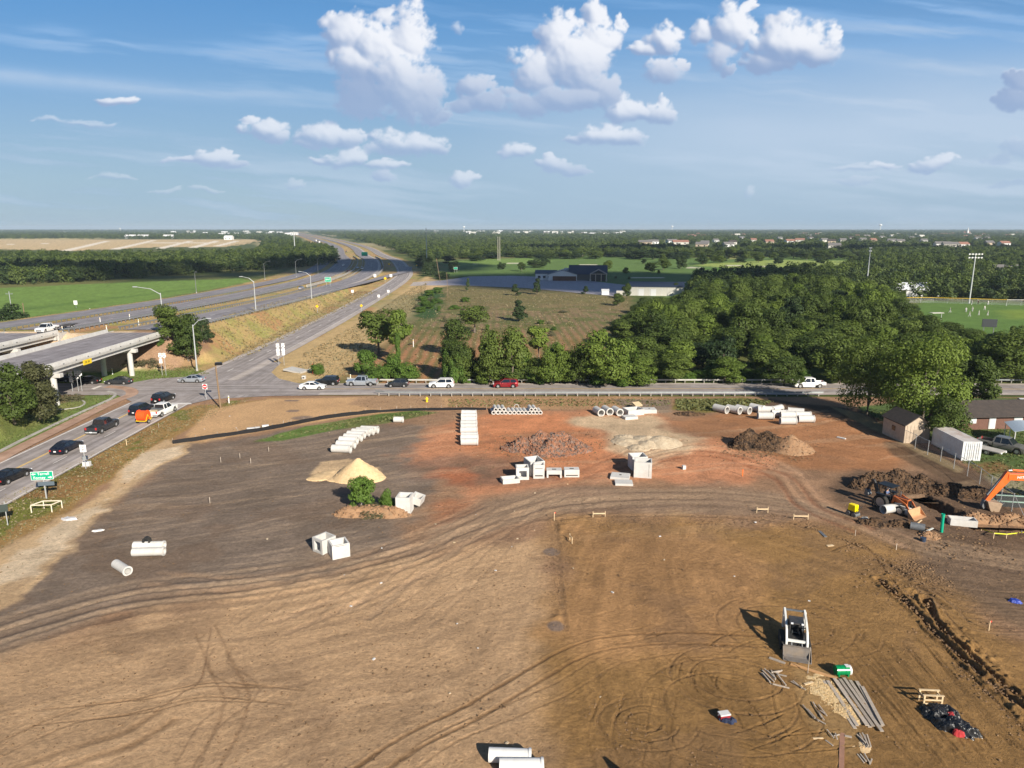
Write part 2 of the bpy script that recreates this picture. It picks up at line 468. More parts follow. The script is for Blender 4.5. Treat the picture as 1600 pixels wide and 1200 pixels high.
# bare orange sand between the silt fence and the road
zone([(290, 680), (330, 640), (420, 623), (560, 620), (760, 620), (760, 640), (640, 641), (540, 652), (420, 672), (300, 695)], (198, 160, 118), .6, 1.0, .10)
zone([(560, 619), (690, 619), (700, 637), (600, 640), (540, 632)], (168, 136, 106), .8, 1.4, .2, .8)
zone([(700, 620), (1050, 620), (1050, 632), (900, 640), (700, 640)], (174, 138, 102), .8, 1.0, .14)
zone([(1055, 622), (1160, 622), (1220, 626), (1180, 640), (1090, 646), (1050, 640)], (128, 118, 62), .5, 1.0, .3)
zone([(960, 624), (1050, 624), (1046, 644), (990, 650)], (140, 122, 104), .6, 1.0, .2)
zone([(1200, 622), (1350, 640), (1440, 690), (1360, 680), (1260, 650), (1180, 636)], (104, 84, 66), .8, 1.6, .25)  # shade of the big trees, put in as darker ground colour
zone([(1160, 640), (1300, 650), (1420, 696), (1400, 740), (1250, 735), (1130, 700), (1040, 660)], (166, 118, 82), 1.5, 2.5, .14)
# orange clay
zone([(600, 712), (660, 668), (720, 650), (780, 643), (930, 645), (1010, 655), (1110, 680), (1210, 702), (1250, 738), (1150, 757), (930, 752), (830, 762), (730, 790), (690, 770), (740, 740), (690, 722), (640, 725)], (192, 134, 98), 2.2, 8, .2)
zone([(760, 650), (900, 652), (960, 690), (930, 720), (800, 730), (740, 700)], (206, 130, 84), 2, 6, .2, .4)
# dark soil
zone([(40, 1010), (-80, 1080), (-80, 960), (60, 900), (150, 800), (270, 702), (400, 682), (520, 668), (620, 662), (670, 664), (660, 690), (600, 712), (640, 735), (700, 740), (690, 790), (640, 850), (520, 900), (330, 930), (160, 960)], (128, 112, 98), 1.6, 6, .16)
zone([(-60, 985), (-60, 900), (60, 836), (130, 786), (212, 720), (258, 692), (284, 700), (238, 738), (175, 792), (108, 848), (62, 900), (0, 950)], (204, 172, 132), .5, 5.0, .18, .9)
zone([(-60, 960), (-60, 915), (50, 856), (160, 776), (235, 712), (262, 704), (200, 766), (110, 838), (50, 890)], (222, 202, 174), .6, 6.0, .18, .7)
zone([(480, 742), (500, 722), (545, 716), (590, 730), (592, 745), (540, 752), (488, 750)], (206, 176, 138), .3, 1.6, .1)
zone([(640, 730), (720, 712), (800, 716), (880, 752), (740, 762), (690, 760)], (124, 98, 82), 1.5, 4, .14, .7)
zone([(680, 738), (730, 725), (760, 740), (735, 762), (690, 760)], (182, 112, 76), 1.2, 3, .12, .8)
zone([(660, 790), (700, 770), (760, 790), (740, 830), (680, 826)], (176, 114, 78), 1.2, 3, .12, .6)
zone([(620, 850), (760, 775), (900, 760), (1150, 760), (1260, 770), (1320, 800), (1200, 812), (900, 800), (760, 830), (660, 880), (500, 930)], (148, 124, 102), 1.5, 4.5, .14, .85)
zone([(1330, 730), (1500, 745), (1640, 820), (1640, 860), (1450, 858), (1320, 800), (1290, 762)], (112, 90, 72), 1.5, 3, .2)
zone([(1400, 850), (1640, 860), (1640, 1010), (1480, 930), (1380, 880)], (124, 102, 82), 1.6, 3.5, .14)
# pale rubble dust round the crushed stone
zone([(900, 652), (960, 655), (1010, 655), (1060, 672), (1110, 684), (1060, 700), (1000, 715), (1010, 728), (985, 728), (960, 700), (930, 676), (890, 660)], (200, 178, 146), 1.6, 5.0, .16, .85)
# lower left: dusty tan; lower right: yellow-brown
zone([(-80, 1060), (60, 1010), (260, 950), (520, 910), (700, 850), (860, 850), (880, 1000), (900, 1300), (-80, 1300)], (190, 156, 120), 2, 5, .10)
zone([(862, 812), (1000, 806), (1240, 815), (1400, 860), (1540, 960), (1700, 1110), (1700, 1300), (880, 1300), (872, 1000)], (154, 119, 75), 2.4, 5.0, .18)
zone([(880, 820), (1120, 825), (1200, 900), (1120, 1000), (960, 1010), (880, 980)], (170, 130, 90), 2.5, 5, .1, .75)
zone([(1240, 1040), (1300, 1045), (1340, 1130), (1330, 1180), (1270, 1130)], (168, 138, 96), .5, 1.2, .2, .6)
blend(sstep(27, 44, -gy + 78) * sstep(-6, 10, gx) * .35, (120, 92, 56), .15)
# yard grass behind the chain-link fence
FENCE_PX = [(1330, 640), (1390, 668), (1435, 690), (1500, 725), (1560, 765), (1640, 830)]
YARD = [(1336, 636), (1392, 662), (1440, 684), (1505, 720), (1570, 765), (1700, 860), (1800, 700), (1700, 622), (1450, 622)]
zone(YARD, (88, 106, 58), .5, 1.0, .25)
zone([(1540, 745), (1600, 742), (1640, 790), (1590, 790)], (164, 148, 122), 1, 2, .2, .7)
zone([(1500, 728), (1560, 722), (1580, 735), (1520, 742)], (146, 106, 72), .8, 1.5, .2, .7)
zone([(1380, 690), (1440, 692), (1520, 738), (1560, 770), (1500, 760), (1400, 712)], (96, 78, 60), .5, 1.5, .3, .8)
zone([(1290, 632), (1350, 648), (1430, 694), (1500, 732), (1495, 737), (1420, 700), (1340, 658)], (170, 150, 112), .3, 1.2, .2, .6)
# green strip inside the silt fence
zone([(400, 690), (480, 668), (560, 652), (650, 642), (690, 644), (650, 652), (600, 662), (520, 672), (440, 688)], (96, 118, 56), .4, 1.3, .25)
for a_, b_, rx_, ry_ in ((456, 626, 1.3, .8), (457, 642, 1.2, .9), (472, 653, 1.8, 1.3), (862, 862, .8, .8), (868, 980, .7, .8)):
    cx, cy, _ = G(a_, b_); blend((1 - sstep(.6, 1.3, ((gx - cx) / rx_) ** 2 + ((gy - cy) / ry_) ** 2 + NWf * .8)) * .8, (124, 110, 102))
# concrete riprap under the bridges
ab = (gy > 147.5) & (gy < 162.5) & (o_m > -37) & (o_m < 24)
blend(np.where(ab, 1.0, 0.0), (204, 180, 150), .08)
wb = (gy > 137.5) & (gy < 153) & (o_f < -5) & (o_f > -34)
blend(np.where(wb, 1.0, 0.0) * sstep(-1, 1, NW * 4 + (149.5 - gy)), (110, 132, 62), .15)
blend(np.where((gy > 149) & (gy < 260) & (o_f < -8) & (o_m > 21), 1., 0.) * sstep(.46, .60, NG) * .4, (138, 140, 76), .15)
zone([(205, 575), (235, 545), (310, 548), (330, 560), (300, 575), (230, 580)], (150, 116, 92), .8, 1.2, .2, .8)

# --- streaks: dragged blades, wheel tracks and ruts, as worn soil and as real furrows
NWW = (fbm(gx / 24, gy / 24, 4, 3) - .5) * 9
def streak(ang, sx, sy, seed):
    ca, sa = math.cos(ang), math.sin(ang)
    return fbm((gx * ca + gy * sa) / sx, (-gx * sa + gy * ca + NWW + NW * 1.5) / sy, 4, seed)
SITE = wnoise([(-60, 1300), (-60, 920), (110, 830), (270, 690), (560, 655), (700, 640), (1290, 640), (1440, 700), (1600, 800), (1700, 1300)], .5, 1)
s1 = streak(R(28), 14, .55, 2); s2 = streak(R(80), 16, .6, 4); s3 = streak(R(5), 15, .7, 1); s4 = streak(R(-35), 13, .6, 0)
wl = sstep(8, -12, gx); wr = sstep(10, 30, gx)
mixs = s1 * wl + (1 - wl) * (1 - wr) * s2 + wr * s4
mixs = np.where(gy > 75, mixs * .5 + s3 * .5, mixs)
col *= (1 + SITE * (mixs - .5) * (.36 + .14 * (1 - wl)))[:, None]
s5 = streak(R(14), 22, 1.4, 5)
blend(SITE * sstep(.60, .72, s5) * .2 * sstep(60, 75, gy), (206, 176, 142), .1)
blend(SITE * sstep(.58, .70, s1) * .14 * wl, (196, 168, 136), .08)
blend(SITE * sstep(.62, .72, streak(R(20), 9, 1.1, 0)) * .22 * wl, (116, 96, 78), .1)
blend(SITE * sstep(.60, .70, NF) * .3, (120, 96, 76), .1)
col *= (1 + SITE * (NWf * .30 + NW * .22))[:, None]

def track(pts, wid=.34, gauge=1.9, depth=.07, c=(118, 92, 66), amt=.55, tread=True, closed=False, world_pts=False):
    """Twin wheel ruts along a path: worn colour and a real furrow with small side berms."""
    P = [G(*p)[:2] for p in pts] if not world_pts else pts
    P = catmull(P, 1.0)
    d0 = np.gradient(P, axis=0); d0 /= np.linalg.norm(d0, axis=1)[:, None] + 1e-9
    nrm = np.stack([d0[:, 1], -d0[:, 0]], 1)
    global gz
    for s in ((-1, 1) if gauge else (0,)):
        Q = P + nrm * (gauge / 2) * s
        mg = wid * 3
        m = np.nonzero((gx > Q[:, 0].min() - mg) & (gx < Q[:, 0].max() + mg) & (gy > Q[:, 1].min() - mg) & (gy < Q[:, 1].max() + mg))[0]
        if len(m) == 0: continue
        d = line_d(gx[m], gy[m], Q)
        k = d < wid * 2.5; m = m[k]; d = d[k]
        d = d + NWf[m] * wid * 1.3 + np.abs(NW[m]) * wid * .8
        w = np.exp(-(d / wid) ** 2)
        fade = .45 + .9 * fbm(gx[m] / 5, gy[m] / 5, 3, 2)
        gz[m] -= depth * w * fade - depth * .6 * np.exp(-((d - wid * 1.5) / (wid * .5)) ** 2) * fade
        ww = (w * amt * fade)[:, None]
        col[m] = col[m] * (1 - ww) + np.array(alb(*c)) * ww
# broad haul roads sweeping across the site
for k, (dy, a) in enumerate(((0, .4), (9, .36), (20, .3), (-8, .28))):
    track([(0, 985 + dy), (200, 930 + dy), (420, 905 + dy), (620, 862 + dy), (760, 815 + dy * .6), (900, 782 + dy * .5), (1100, 775 + dy * .4), (1250, 790 + dy * .3), (1330, 812 + dy * .3), (1440, 850 + dy * .4), (1620, 880 + dy * .5)], .45, 2.2, .05, (196, 166, 134) if k % 2 else (112, 92, 76), a)
track([(1000, 720), (1080, 700), (1160, 706), (1230, 735), (1270, 780), (1340, 815), (1430, 852)], .5, 2.2, .05, (196, 156, 124), .5)
track([(980, 735), (1050, 712), (1130, 712), (1220, 745), (1262, 790), (1350, 830)], .4, 2.2, .05, (140, 84, 56), .5)
track([(880, 752), (960, 720), (1010, 700), (1060, 684)], .4, 2.0, .05, (150, 92, 62), .4)
track([(930, 745), (1050, 735), (1160, 728), (1240, 742)], .35, 2.0, .04, (206, 164, 132), .35)
track([(560, 960), (660, 880), (780, 810), (880, 770)], .4, 2.1, .05, (190, 160, 130), .4)
track([(240, 905), (380, 912), (520, 890), (640, 845), (760, 790)], .4, 2.1, .05, (170, 140, 112), .5)
track([(440, 980), (560, 930), (700, 870), (830, 800)], .35, 2.1, .04, (186, 152, 120), .4)
for q in range(0, 9, 2):
    x0 = 330 + q * 46
    track([(x0 - 40, 960 + 8 * (q % 3)), (x0 + 40, 900 + 9 * (q % 4)), (x0 + 130, 850 - q * 4), (x0 + 240, 800 - q * 3)], .22, 1.6, .02, (178, 150, 124) if q % 2 else (112, 96, 82), .16)
for q in range(7):
    y0 = 715 + q * 17
    track([(300 - q * 14, y0 + 20), (420, y0 + 2), (560, y0 - 8), (680 + q * 8, y0 - 14)], .25, 1.7, .02, (136, 120, 106) if q % 2 else (98, 86, 78), .18)
# lower left scribbles
track([(0, 1170), (120, 1118), (250, 1100), (310, 1085), (420, 1085)], .10, 1.5, .03, (124, 98, 72), .6)
track([(60, 1120), (200, 1105), (330, 1078), (470, 1090)], .10, 1.5, .03, (124, 98, 72), .6)
track([(320, 1200), (350, 1150), (370, 1090), (350, 1050), (320, 980)], .12, 1.5, .03, (132, 104, 78), .5)
track([(240, 1115), (290, 1080), (315, 1060), (330, 980)], .08, 0, .03, (110, 86, 66), .6)
track([(290, 1200), (330, 1130), (390, 1080), (340, 1040), (350, 1010)], .10, 1.3, .02, (136, 110, 84), .5)
track([(-20, 1230), (60, 1200), (150, 1170), (200, 1155), (260, 1120)], .30, 1.5, .03, (128, 98, 68), .5)
# the long double track in the foreground centre
track([(560, 1215), (640, 1160), (720, 1120), (800, 1075), (900, 1020), (980, 1002), (1080, 998), (1200, 1003)], .16, 1.5, .05, (118, 88, 58), .8)
track([(600, 1220), (700, 1150), (800, 1110), (880, 1075), (960, 1030), (1060, 1012)], .12, 1.4, .03, (124, 96, 66), .5)
# pad edge ruts at the left and top of the yellow-brown pad
track([(868, 815), (872, 860), (876, 930), (884, 985)], .25, 0, .05, (124, 100, 76), .4)
track([(866, 812), (960, 806), (1080, 806), (1200, 812), (1260, 824), (1360, 862), (1480, 950)], .25, 0, .10, (104, 84, 62), .5)
# swirls round the loader and the timber
rr = random.Random(5)
for q in range(24):
    x0 = rr.uniform(950, 1230); y0 = rr.uniform(990, 1190); a = rr.uniform(-.5, .5) + (1.15 if rr.random() < .75 else .1)
    L = rr.uniform(50, 140); cu = rr.uniform(-25, 25)
    track([(x0, y0), (x0 + L * .5 * math.cos(a) + cu, y0 + L * .5 * math.sin(a)), (x0 + L * math.cos(a), y0 + L * math.sin(a))], .09, 1.45, .045, (118, 90, 56), .5)
for q in range(16):
    x0 = rr.uniform(1260, 1500); y0 = rr.uniform(900, 1060)
    track([(x0, y0), (x0 + 60, y0 + 70), (x0 + 130 + rr.uniform(-20, 20), y0 + 160)], .10, 1.5, .035, (112, 86, 54), .5)
def ring(px, py, r, **k):
    cx, cy, _ = G(px, py)
    track([(cx + r * math.cos(t) , cy + r * .8 * math.sin(t)) for t in np.linspace(0.3, 6.0, 14)], world_pts=True, **k)
ring(1010, 1130, 2.0, wid=.10, gauge=0, depth=.06, amt=.5); ring(1012, 1130, 3.1, wid=.10, gauge=.0, depth=.04, amt=.45)
ring(1005, 1128, 1.1, wid=.12, gauge=0, depth=.06, amt=.5)
ring(1225, 975, 4.4, wid=.12, gauge=1.5, depth=.04, amt=.45); ring(1290, 985, 3.4, wid=.10, gauge=1.4, depth=.035, amt=.4)
ring(1150, 1060, 3.8, wid=.12, gauge=1.4, depth=.04, amt=.45); ring(1140, 1100, 5.0, wid=.12, gauge=1.5, depth=.04, amt=.45)
for q in range(10):
    y0 = 905 + q * 9
    track([(1360 + q * 14, y0 - 38), (1450 + q * 6, y0 - 8), (1530, y0 + 4), (1640, y0 + 8)], .09, 1.2, .03, (98, 78, 60) if q % 2 else (150, 124, 96), .5)
# the open service trench with spoil along the right of the pad
for pts, wd, dp in (([(1372, 905), (1410, 938), (1440, 965), (1470, 1000), (1540, 1060), (1620, 1130)], .32, .30),
                    ([(1446, 935), (1465, 975), (1500, 1010), (1560, 1065), (1640, 1125)], .30, .36),
                    ([(1300, 860), (1345, 850), (1390, 900), (1440, 975), (1520, 1060), (1600, 1140)], .10, .06)):
    track(pts, wd, 0, dp, (96, 72, 46), .8)
for q in range(420):
    t = rr.random(); cx, cy, _ = G(1385 + t * 230 + rr.uniform(-18, 40), 905 + t * 225 + rr.uniform(-14, 10))
    r_ = rr.uniform(.08, .26)
    m = np.nonzero((np.abs(gx - cx) < 1.5) & (np.abs(gy - cy) < 1.5))[0]
    gz[m] += rr.uniform(.03, .13) * np.exp(-((gx[m] - cx) ** 2 + (gy[m] - cy) ** 2) / r_ ** 2)
for q in range(60):
    cx, cy, _ = G(rr.choice([rr.uniform(868, 880), rr.uniform(1100, 1260)]), 0 or rr.uniform(812, 830) if q % 2 else rr.uniform(820, 985))
    m = np.nonzero((np.abs(gx - cx) < 1) & (np.abs(gy - cy) < 1))[0]
    gz[m] += rr.uniform(-.12, .12) * np.exp(-((gx[m] - cx) ** 2 + (gy[m] - cy) ** 2) / .12)

# real unevenness of the bare soil, quieter under the roads
d_road = np.minimum(np.abs(o_f) - 5.5, np.where((gy > ROAD_Y0 - .5) & (gy < ROAD_Y1 + .5), -1, np.minimum(np.abs(gy - ROAD_Y0), np.abs(gy - ROAD_Y1))))
quiet = sstep(0, 3, d_road)
gz += quiet * SITE * ((NWf) * .15 + NW * .26 + (fbm(gx / .55, gy / .55, 3, 2) - .5) * .05 * sstep(95, 60, gy))
gz += quiet * (1 - SITE) * NW * .10
# keep the sheet below every pavement
inr = (np.abs(o_f) < 7.5) | ((gy > ROAD_Y0 - 1.2) & (gy < ROAD_Y1 + 1.2))
gz = np.where(inr, np.minimum(gz, -.06) , gz)
onh = ((o_m > -37) & (o_m < 20.5)) & (gy > 158)
gz = np.where(onh, gz - .05 - .00004 * gy, gz)
gz = np.where(gy > 700, np.minimum(gz, 0.0) - .15, gz)

def grid_mesh(name, xs, ys, zs, nrow, ncol, cols=None, attr='Col'):
    me = bpy.data.meshes.new(name)
    n = nrow * ncol
    me.vertices.add(n)
    me.vertices.foreach_set('co', np.stack([xs, ys, zs], 1).astype(np.float32).ravel())
    idx = np.arange(n).reshape(nrow, ncol)
    q = np.stack([idx[:-1, :-1], idx[:-1, 1:], idx[1:, 1:], idx[1:, :-1]], -1).reshape(-1, 4)
    me.loops.add(q.size); me.polygons.add(len(q))
    me.loops.foreach_set('vertex_index', q.ravel().astype(np.int32))
    me.polygons.foreach_set('loop_start', np.arange(0, q.size, 4, dtype=np.int32))
    me.polygons.foreach_set('loop_total', np.full(len(q), 4, np.int32))
    me.update(calc_edges=True)
    me.polygons.foreach_set('use_smooth', np.ones(len(q), bool))
    if cols is not None:
        a = me.attributes.new(attr, 'FLOAT_COLOR', 'POINT')
        a.data.foreach_set('color', np.concatenate([cols, np.ones((n, 1)) if cols.shape[1] == 3 else np.zeros((n, 0))], 1).astype(np.float32).ravel())
    return me
nr = len(yr)
gme = grid_mesh('ground', gx, gy, gz, nr, NC, np.clip(col, .004, .8))
gm = bpy.data.materials.new('soil_and_grass'); gm.use_nodes = True
nt = gm.node_tree; p = nt.nodes['Principled BSDF']; p.inputs['Roughness'].default_value = .95; p.inputs['Specular IOR Level'].default_value = .15
at = nt.nodes.new('ShaderNodeAttribute'); at.attribute_name = 'Col'
geo = nt.nodes.new('ShaderNodeNewGeometry')
n1 = nt.nodes.new('ShaderNodeTexNoise'); n1.inputs['Scale'].default_value = 2.6; n1.inputs['Detail'].default_value = 11; n1.inputs['Roughness'].default_value = .82
n2 = nt.nodes.new('ShaderNodeTexNoise'); n2.inputs['Scale'].default_value = .12; n2.inputs['Detail'].default_value = 6
nt.links.new(geo.outputs['Position'], n1.inputs['Vector']); nt.links.new(geo.outputs['Position'], n2.inputs['Vector'])
def mrange(a, b, c, d, src, nt=nt):
    r = nt.nodes.new('ShaderNodeMapRange'); r.inputs[1].default_value = a; r.inputs[2].default_value = b; r.inputs[3].default_value = c; r.inputs[4].default_value = d
    nt.links.new(src, r.inputs[0]); return r.outputs[0]
f1 = mrange(.34, .66, .66, 1.30, n1.outputs[0]); f2 = mrange(.3, .7, .90, 1.10, n2.outputs[0])
mu = nt.nodes.new('ShaderNodeMath'); mu.operation = 'MULTIPLY'; nt.links.new(f1, mu.inputs[0]); nt.links.new(f2, mu.inputs[1])
vs = nt.nodes.new('ShaderNodeVectorMath'); vs.operation = 'SCALE'; nt.links.new(at.outputs['Color'], vs.inputs[0]); nt.links.new(mu.outputs[0], vs.inputs['Scale'])
nt.links.new(vs.outputs[0], p.inputs['Base Color'])
bp = nt.nodes.new('ShaderNodeBump'); bp.inputs['Strength'].default_value = 1.0; bp.inputs['Distance'].default_value = .22
nt.links.new(n1.outputs[0], bp.inputs['Height']); nt.links.new(bp.outputs[0], p.inputs['Normal'])
gme.materials.append(gm)
ground = bpy.data.objects.new('ground', gme); C.objects.link(ground)
tag(ground, 'bare construction soil, verges and fields', kind='structure')
# ------------------------------------------------------------------ the sky's clouds: one far dome sheet, shaped by a thickness field
def sky_dome():
    az = np.linspace(R(-56), R(56), 1500); el = np.linspace(R(-1.0), R(34), 520)
    A, E = np.meshgrid(az, el)
    dx, dy, dz = np.sin(A) * np.cos(E), np.cos(A) * np.cos(E), np.sin(E)
    dep = dy * CP - dz * SP; up = dy * SP + dz * CP
    X = 800 + F_PX * dx / dep; Y = 600 - F_PX * up / dep
    def nz(s, o=6, sd=0, g=.5, sy=1.0): return fbm(X / s + 50, Y / (s * sy) + 50, o, sd, g)
    wx = (nz(60, 5, 1) - .5) * 34; wy = (nz(60, 5, 2) - .5) * 28
    XW, YW = X + wx, Y + wy
    bil = 1 - np.abs(2 * nz(34, 5, 3, .55) - 1)            # billows
    bil2 = nz(15, 5, 4, .6)
    groups = [
        # (puffs (x, y, rx, ry), edge softness, thickness)
        ([(545, 50, 44, 38), (590, 70, 45, 45), (640, 60, 40, 48), (560, 100, 40, 40), (620, 120, 60, 60), (575, 150, 50, 42), (650, 150, 46, 42), (520, 30, 18, 20), (600, 18, 14, 12), (690, 178, 22, 12)], 1.0, 1.0),
        ([(925, 20, 22, 24), (870, 60, 36, 42), (930, 60, 36, 34), (900, 100, 62, 46), (840, 110, 45, 42), (880, 150, 72, 26), (820, 160, 55, 24), (950, 140, 30, 30), (965, 35, 10, 16), (735, 135, 34, 20), (765, 160, 44, 18), (720, 165, 24, 12)], .9, .8),
        ([(1035, 60, 36, 22), (1000, 75, 22, 12), (1040, 112, 34, 24), (1070, 100, 14, 10)], .9, .7),
        ([(1140, 40, 36, 38), (1125, 85, 26, 30), (1100, 50, 16, 18), (1140, 110, 16, 14), (1165, 8, 14, 12)], .9, .75),
        ([(1235, 65, 62, 38), (1210, 90, 50, 22), (1270, 80, 44, 24), (1300, 50, 14, 12), (1180, 95, 20, 14)], .9, .85),
        ([(415, 200, 32, 18), (435, 214, 22, 14), (392, 186, 14, 8)], .9, .8),
        ([(500, 212, 40, 22), (545, 220, 34, 16), (480, 226, 26, 12)], .9, .8),
        ([(640, 225, 54, 24), (680, 232, 24, 14), (600, 236, 34, 14)], 1.1, .6),
        ([(540, 250, 44, 16), (600, 262, 30, 10), (500, 256, 20, 8), (602, 280, 16, 9)], 1.0, .7),
        ([(325, 248, 34, 12), (340, 238, 14, 10), (290, 250, 26, 7), (360, 258, 22, 6)], .9, .8),
        ([(975, 168, 30, 22), (1000, 175, 26, 14), (1035, 180, 26, 18), (1038, 160, 10, 16)], .9, .8),
        ([(940, 208, 44, 18), (985, 214, 34, 14), (905, 214, 24, 9)], 1.0, .65),
        ([(870, 262, 36, 15), (895, 270, 28, 10), (855, 248, 14, 8), (805, 236, 26, 14)], .95, .7),
        ([(720, 280, 24, 13), (745, 276, 10, 6)], 1.0, .5),
        ([(1458, 256, 30, 12), (1440, 262, 24, 8), (1475, 250, 16, 10)], .9, .8),
        ([(1600, 130, 30, 22), (1588, 160, 32, 22)], .8, -.5),
        ([(1590, 235, 30, 16), (1560, 250, 30, 12), (1590, 288, 40, 7)], 1.0, -.2),
        ([(1385, 257, 24, 6)], 1.0, .5),
        ([(183, 157, 34, 8), (160, 155, 14, 5)], 1.0, .5),
        ([(178, 278, 34, 6)], 1.1, .35), ([(318, 300, 22, 5)], 1.1, .35), ([(458, 287, 14, 5)], 1.1, .35), ([(135, 192, 44, 6), (85, 190, 30, 4)], 1.2, .3),
        ([(1165, 300, 12, 12)], 1.2, .3), ([(720, 40, 9, 14)], 1.3, .3), ([(265, 302, 20, 5)], 1.3, .25), ([(1345, 262, 50, 7), (1340, 285, 40, 8)], 1.2, .3),
    ]
    dens = np.zeros_like(X); H_ = np.zeros_like(X); big = np.zeros_like(X); dark = np.zeros_like(X); botm = np.zeros_like(X)
    cr_ = np.random.default_rng(77)
    fine = (nz(22, 5, 3, .6) - .5); fine2 = (nz(9, 4, 4, .6) - .5)
    for puffs, soft, th in groups:
        px = np.array(puffs, float)
        y0, y1 = (px[:, 1] - px[:, 3]).min(), (px[:, 1] + px[:, 3]).max()
        x0, x1 = (px[:, 0] - px[:, 2]).min(), (px[:, 0] + px[:, 2]).max()
        rr_, cc_ = np.nonzero((X > x0 - 40) & (X < x1 + 40) & (Y > y0 - 40) & (Y < y1 + 40))
        sl = (slice(rr_.min(), rr_.max() + 1), slice(cc_.min(), cc_.max() + 1))
        xs, ys = XW[sl], YW[sl]; F1 = np.full(xs.shape, -1.0); h1 = np.zeros(xs.shape)
        subs = []
        for (cx, cy, rx, ry) in puffs:
            subs.append((cx, cy, rx, ry, 0))
            for _ in range(int(7 + min(rx, 60) / 5)):
                t_ = cr_.uniform(-.35, 3.5); q_ = cr_.uniform(.45, .98); s_ = cr_.uniform(.22, .46)
                subs.append((cx + rx * q_ * math.cos(t_), cy - ry * q_ * math.sin(t_) * (1 if math.sin(t_) > 0 else .4), rx * s_, ry * s_, 1))
        for (cx, cy, rx, ry, k_) in subs:
            q = 1 - ((xs - cx) / rx) ** 2 - ((ys - cy) / ry) ** 2
            F1 = np.maximum(F1, q if not k_ else q * .55)
            rm = math.sqrt(rx * ry)
            h1 = np.maximum(h1, np.sqrt(np.clip(q, 0, 1)) * rm * (1.0 if not k_ else .95) + (0 if not k_ else .55 * rm * np.clip(q * 3, 0, 1)))
        sc_ = float(np.clip((y1 - y0) / 60.0, .35, 1.0))
        F1 = F1 + fine[sl] * 1.1 + fine2[sl] * .85
        d = sstep(-.10, .50 * soft + .14, F1)
        dens[sl] = np.maximum(dens[sl], d * (1.0 if abs(th) > .45 else .5))
        if th < 0: dark[sl] = np.maximum(dark[sl], d)
        H_[sl] = np.maximum(H_[sl], h1)
        botm[sl] = np.maximum(botm[sl], sstep(y0 + (y1 - y0) * .35, y1, Y[sl] + wy[sl] * .6) * d)
    h = H_ * 1.0 + fine * 9 + fine2 * 3.0
    px_per = abs(X[0, 751] - X[0, 750]); py_per = abs(Y[201, 750] - Y[200, 750])
    def smooth(a_, n_):
        a_ = a_.copy()
        for _ in range(n_): a_[1:-1, 1:-1] = (a_[1:-1, 1:-1] * 2 + a_[:-2, 1:-1] + a_[2:, 1:-1] + a_[1:-1, :-2] + a_[1:-1, 2:]) / 6
        return a_
    def shade_of(hh, k_):
        gxh = np.gradient(hh, axis=1) / px_per * k_; gyh = np.gradient(hh, axis=0) / py_per * k_
        return (-gxh * .52 - gyh * .55 + .66) / np.sqrt(gxh ** 2 + gyh ** 2 + 1)
    L = .62 * shade_of(smooth(h, 5), .8) + .38 * shade_of(smooth(h, 46), 1.1)
    lit = sstep(-.02, .92, L)
    lit = lit * (1 - .84 * botm)
    lit = lit * (1 - .85 * dark)
    fl = sstep(30, -30, (X + wx) - (596 + (Y - 130) * .62)) * sstep(88, 118, Y + wy) * sstep(198, 190, Y) * sstep(500, 520, X) * sstep(720, 700, X)
    lit = lit * (1 - .85 * fl)
    bil = bil2 = 0
    hazef = sstep(60, 340, Y)                                       # far clouds sit deeper in the air
    bright = np.stack([lin((232, 235, 242))[i] * np.ones_like(X) for i in range(3)], -1)
    shade = np.stack([lin((140, 163, 199))[i] * np.ones_like(X) for i in range(3)], -1)
    hz = np.stack([lin((176, 196, 220))[i] * np.ones_like(X) for i in range(3)], -1)
    cc = shade + (bright - shade) * lit[..., None]
    cc = cc + (hz - cc) * (hazef * .45)[..., None]
    alpha = dens * (1 - .25 * hazef)
    # thin high cloud: long streaks and a pale veil on the right
    ca, sa = math.cos(R(-5)), math.sin(R(-5))
    xr = X * ca - Y * sa; yrr = X * sa + Y * ca
    st = fbm(xr / 330 + 7, (Y - X * .10 + wy * .4) / 26 + 3, 5, 2, .55)
    st2 = fbm(xr / 420 + 31, (Y - X * .06) / 60, 5, 4, .5)
    cir = .9 * sstep(.44, .74, st) * sstep(.30, .62, st2)
    band = np.exp(-((Y - (118 + X * .09)) / 13) ** 2) * sstep(560, 60, X) * (.55 + .5 * nz(50, 4, 2))
    band2 = np.exp(-((Y - (45 + (X - 900) * .28)) / 22) ** 2) * sstep(600, 780, X) * sstep(1050, 900, X) * .0
    veil = sstep(560, 1250, X) * np.exp(-((Y - 205 + (X - 1200) * .05) / 110) ** 2) * (.55 + .55 * nz(220, 4, 3, .5, .3))
    veil += sstep(500, 1400, X) * .10
    low = sstep(-420, 250, Y) * (.80 + .25 * nz(260, 4, 1, .5, .2))
    a2 = np.clip(cir * .55 + band * .62 + veil * .80 + low * .85 + band2, 0, .9)
    kk = sstep(-60, 300, Y)[..., None]; vv_ = np.clip((cir * .55 + band * .62 + veil * .80) / np.maximum(a2, .05), 0, 1)[..., None]
    c2 = lin((80, 153, 217)) * (1 - kk) + lin((152, 180, 204)) * kk
    c2 = c2 * (1 - vv_ * .8) + lin((192, 208, 228)) * vv_ * .8
    tot = alpha + a2 * (1 - alpha)
    cf = (cc * alpha[..., None] + c2 * (a2 * (1 - alpha))[..., None]) / np.maximum(tot, 1e-4)[..., None]
    tot *= sstep(R(-1.0), R(.6), E)
    RAD = 42000.0
    me = grid_mesh('sky', (dx * RAD).ravel(), (dy * RAD).ravel(), (dz * RAD + CAM_H).ravel(), X.shape[0], X.shape[1],
                   np.concatenate([cf.reshape(-1, 3), tot.reshape(-1, 1)], 1), 'Cloud')
    m = bpy.data.materials.new('cloud_layer'); m.use_nodes = True
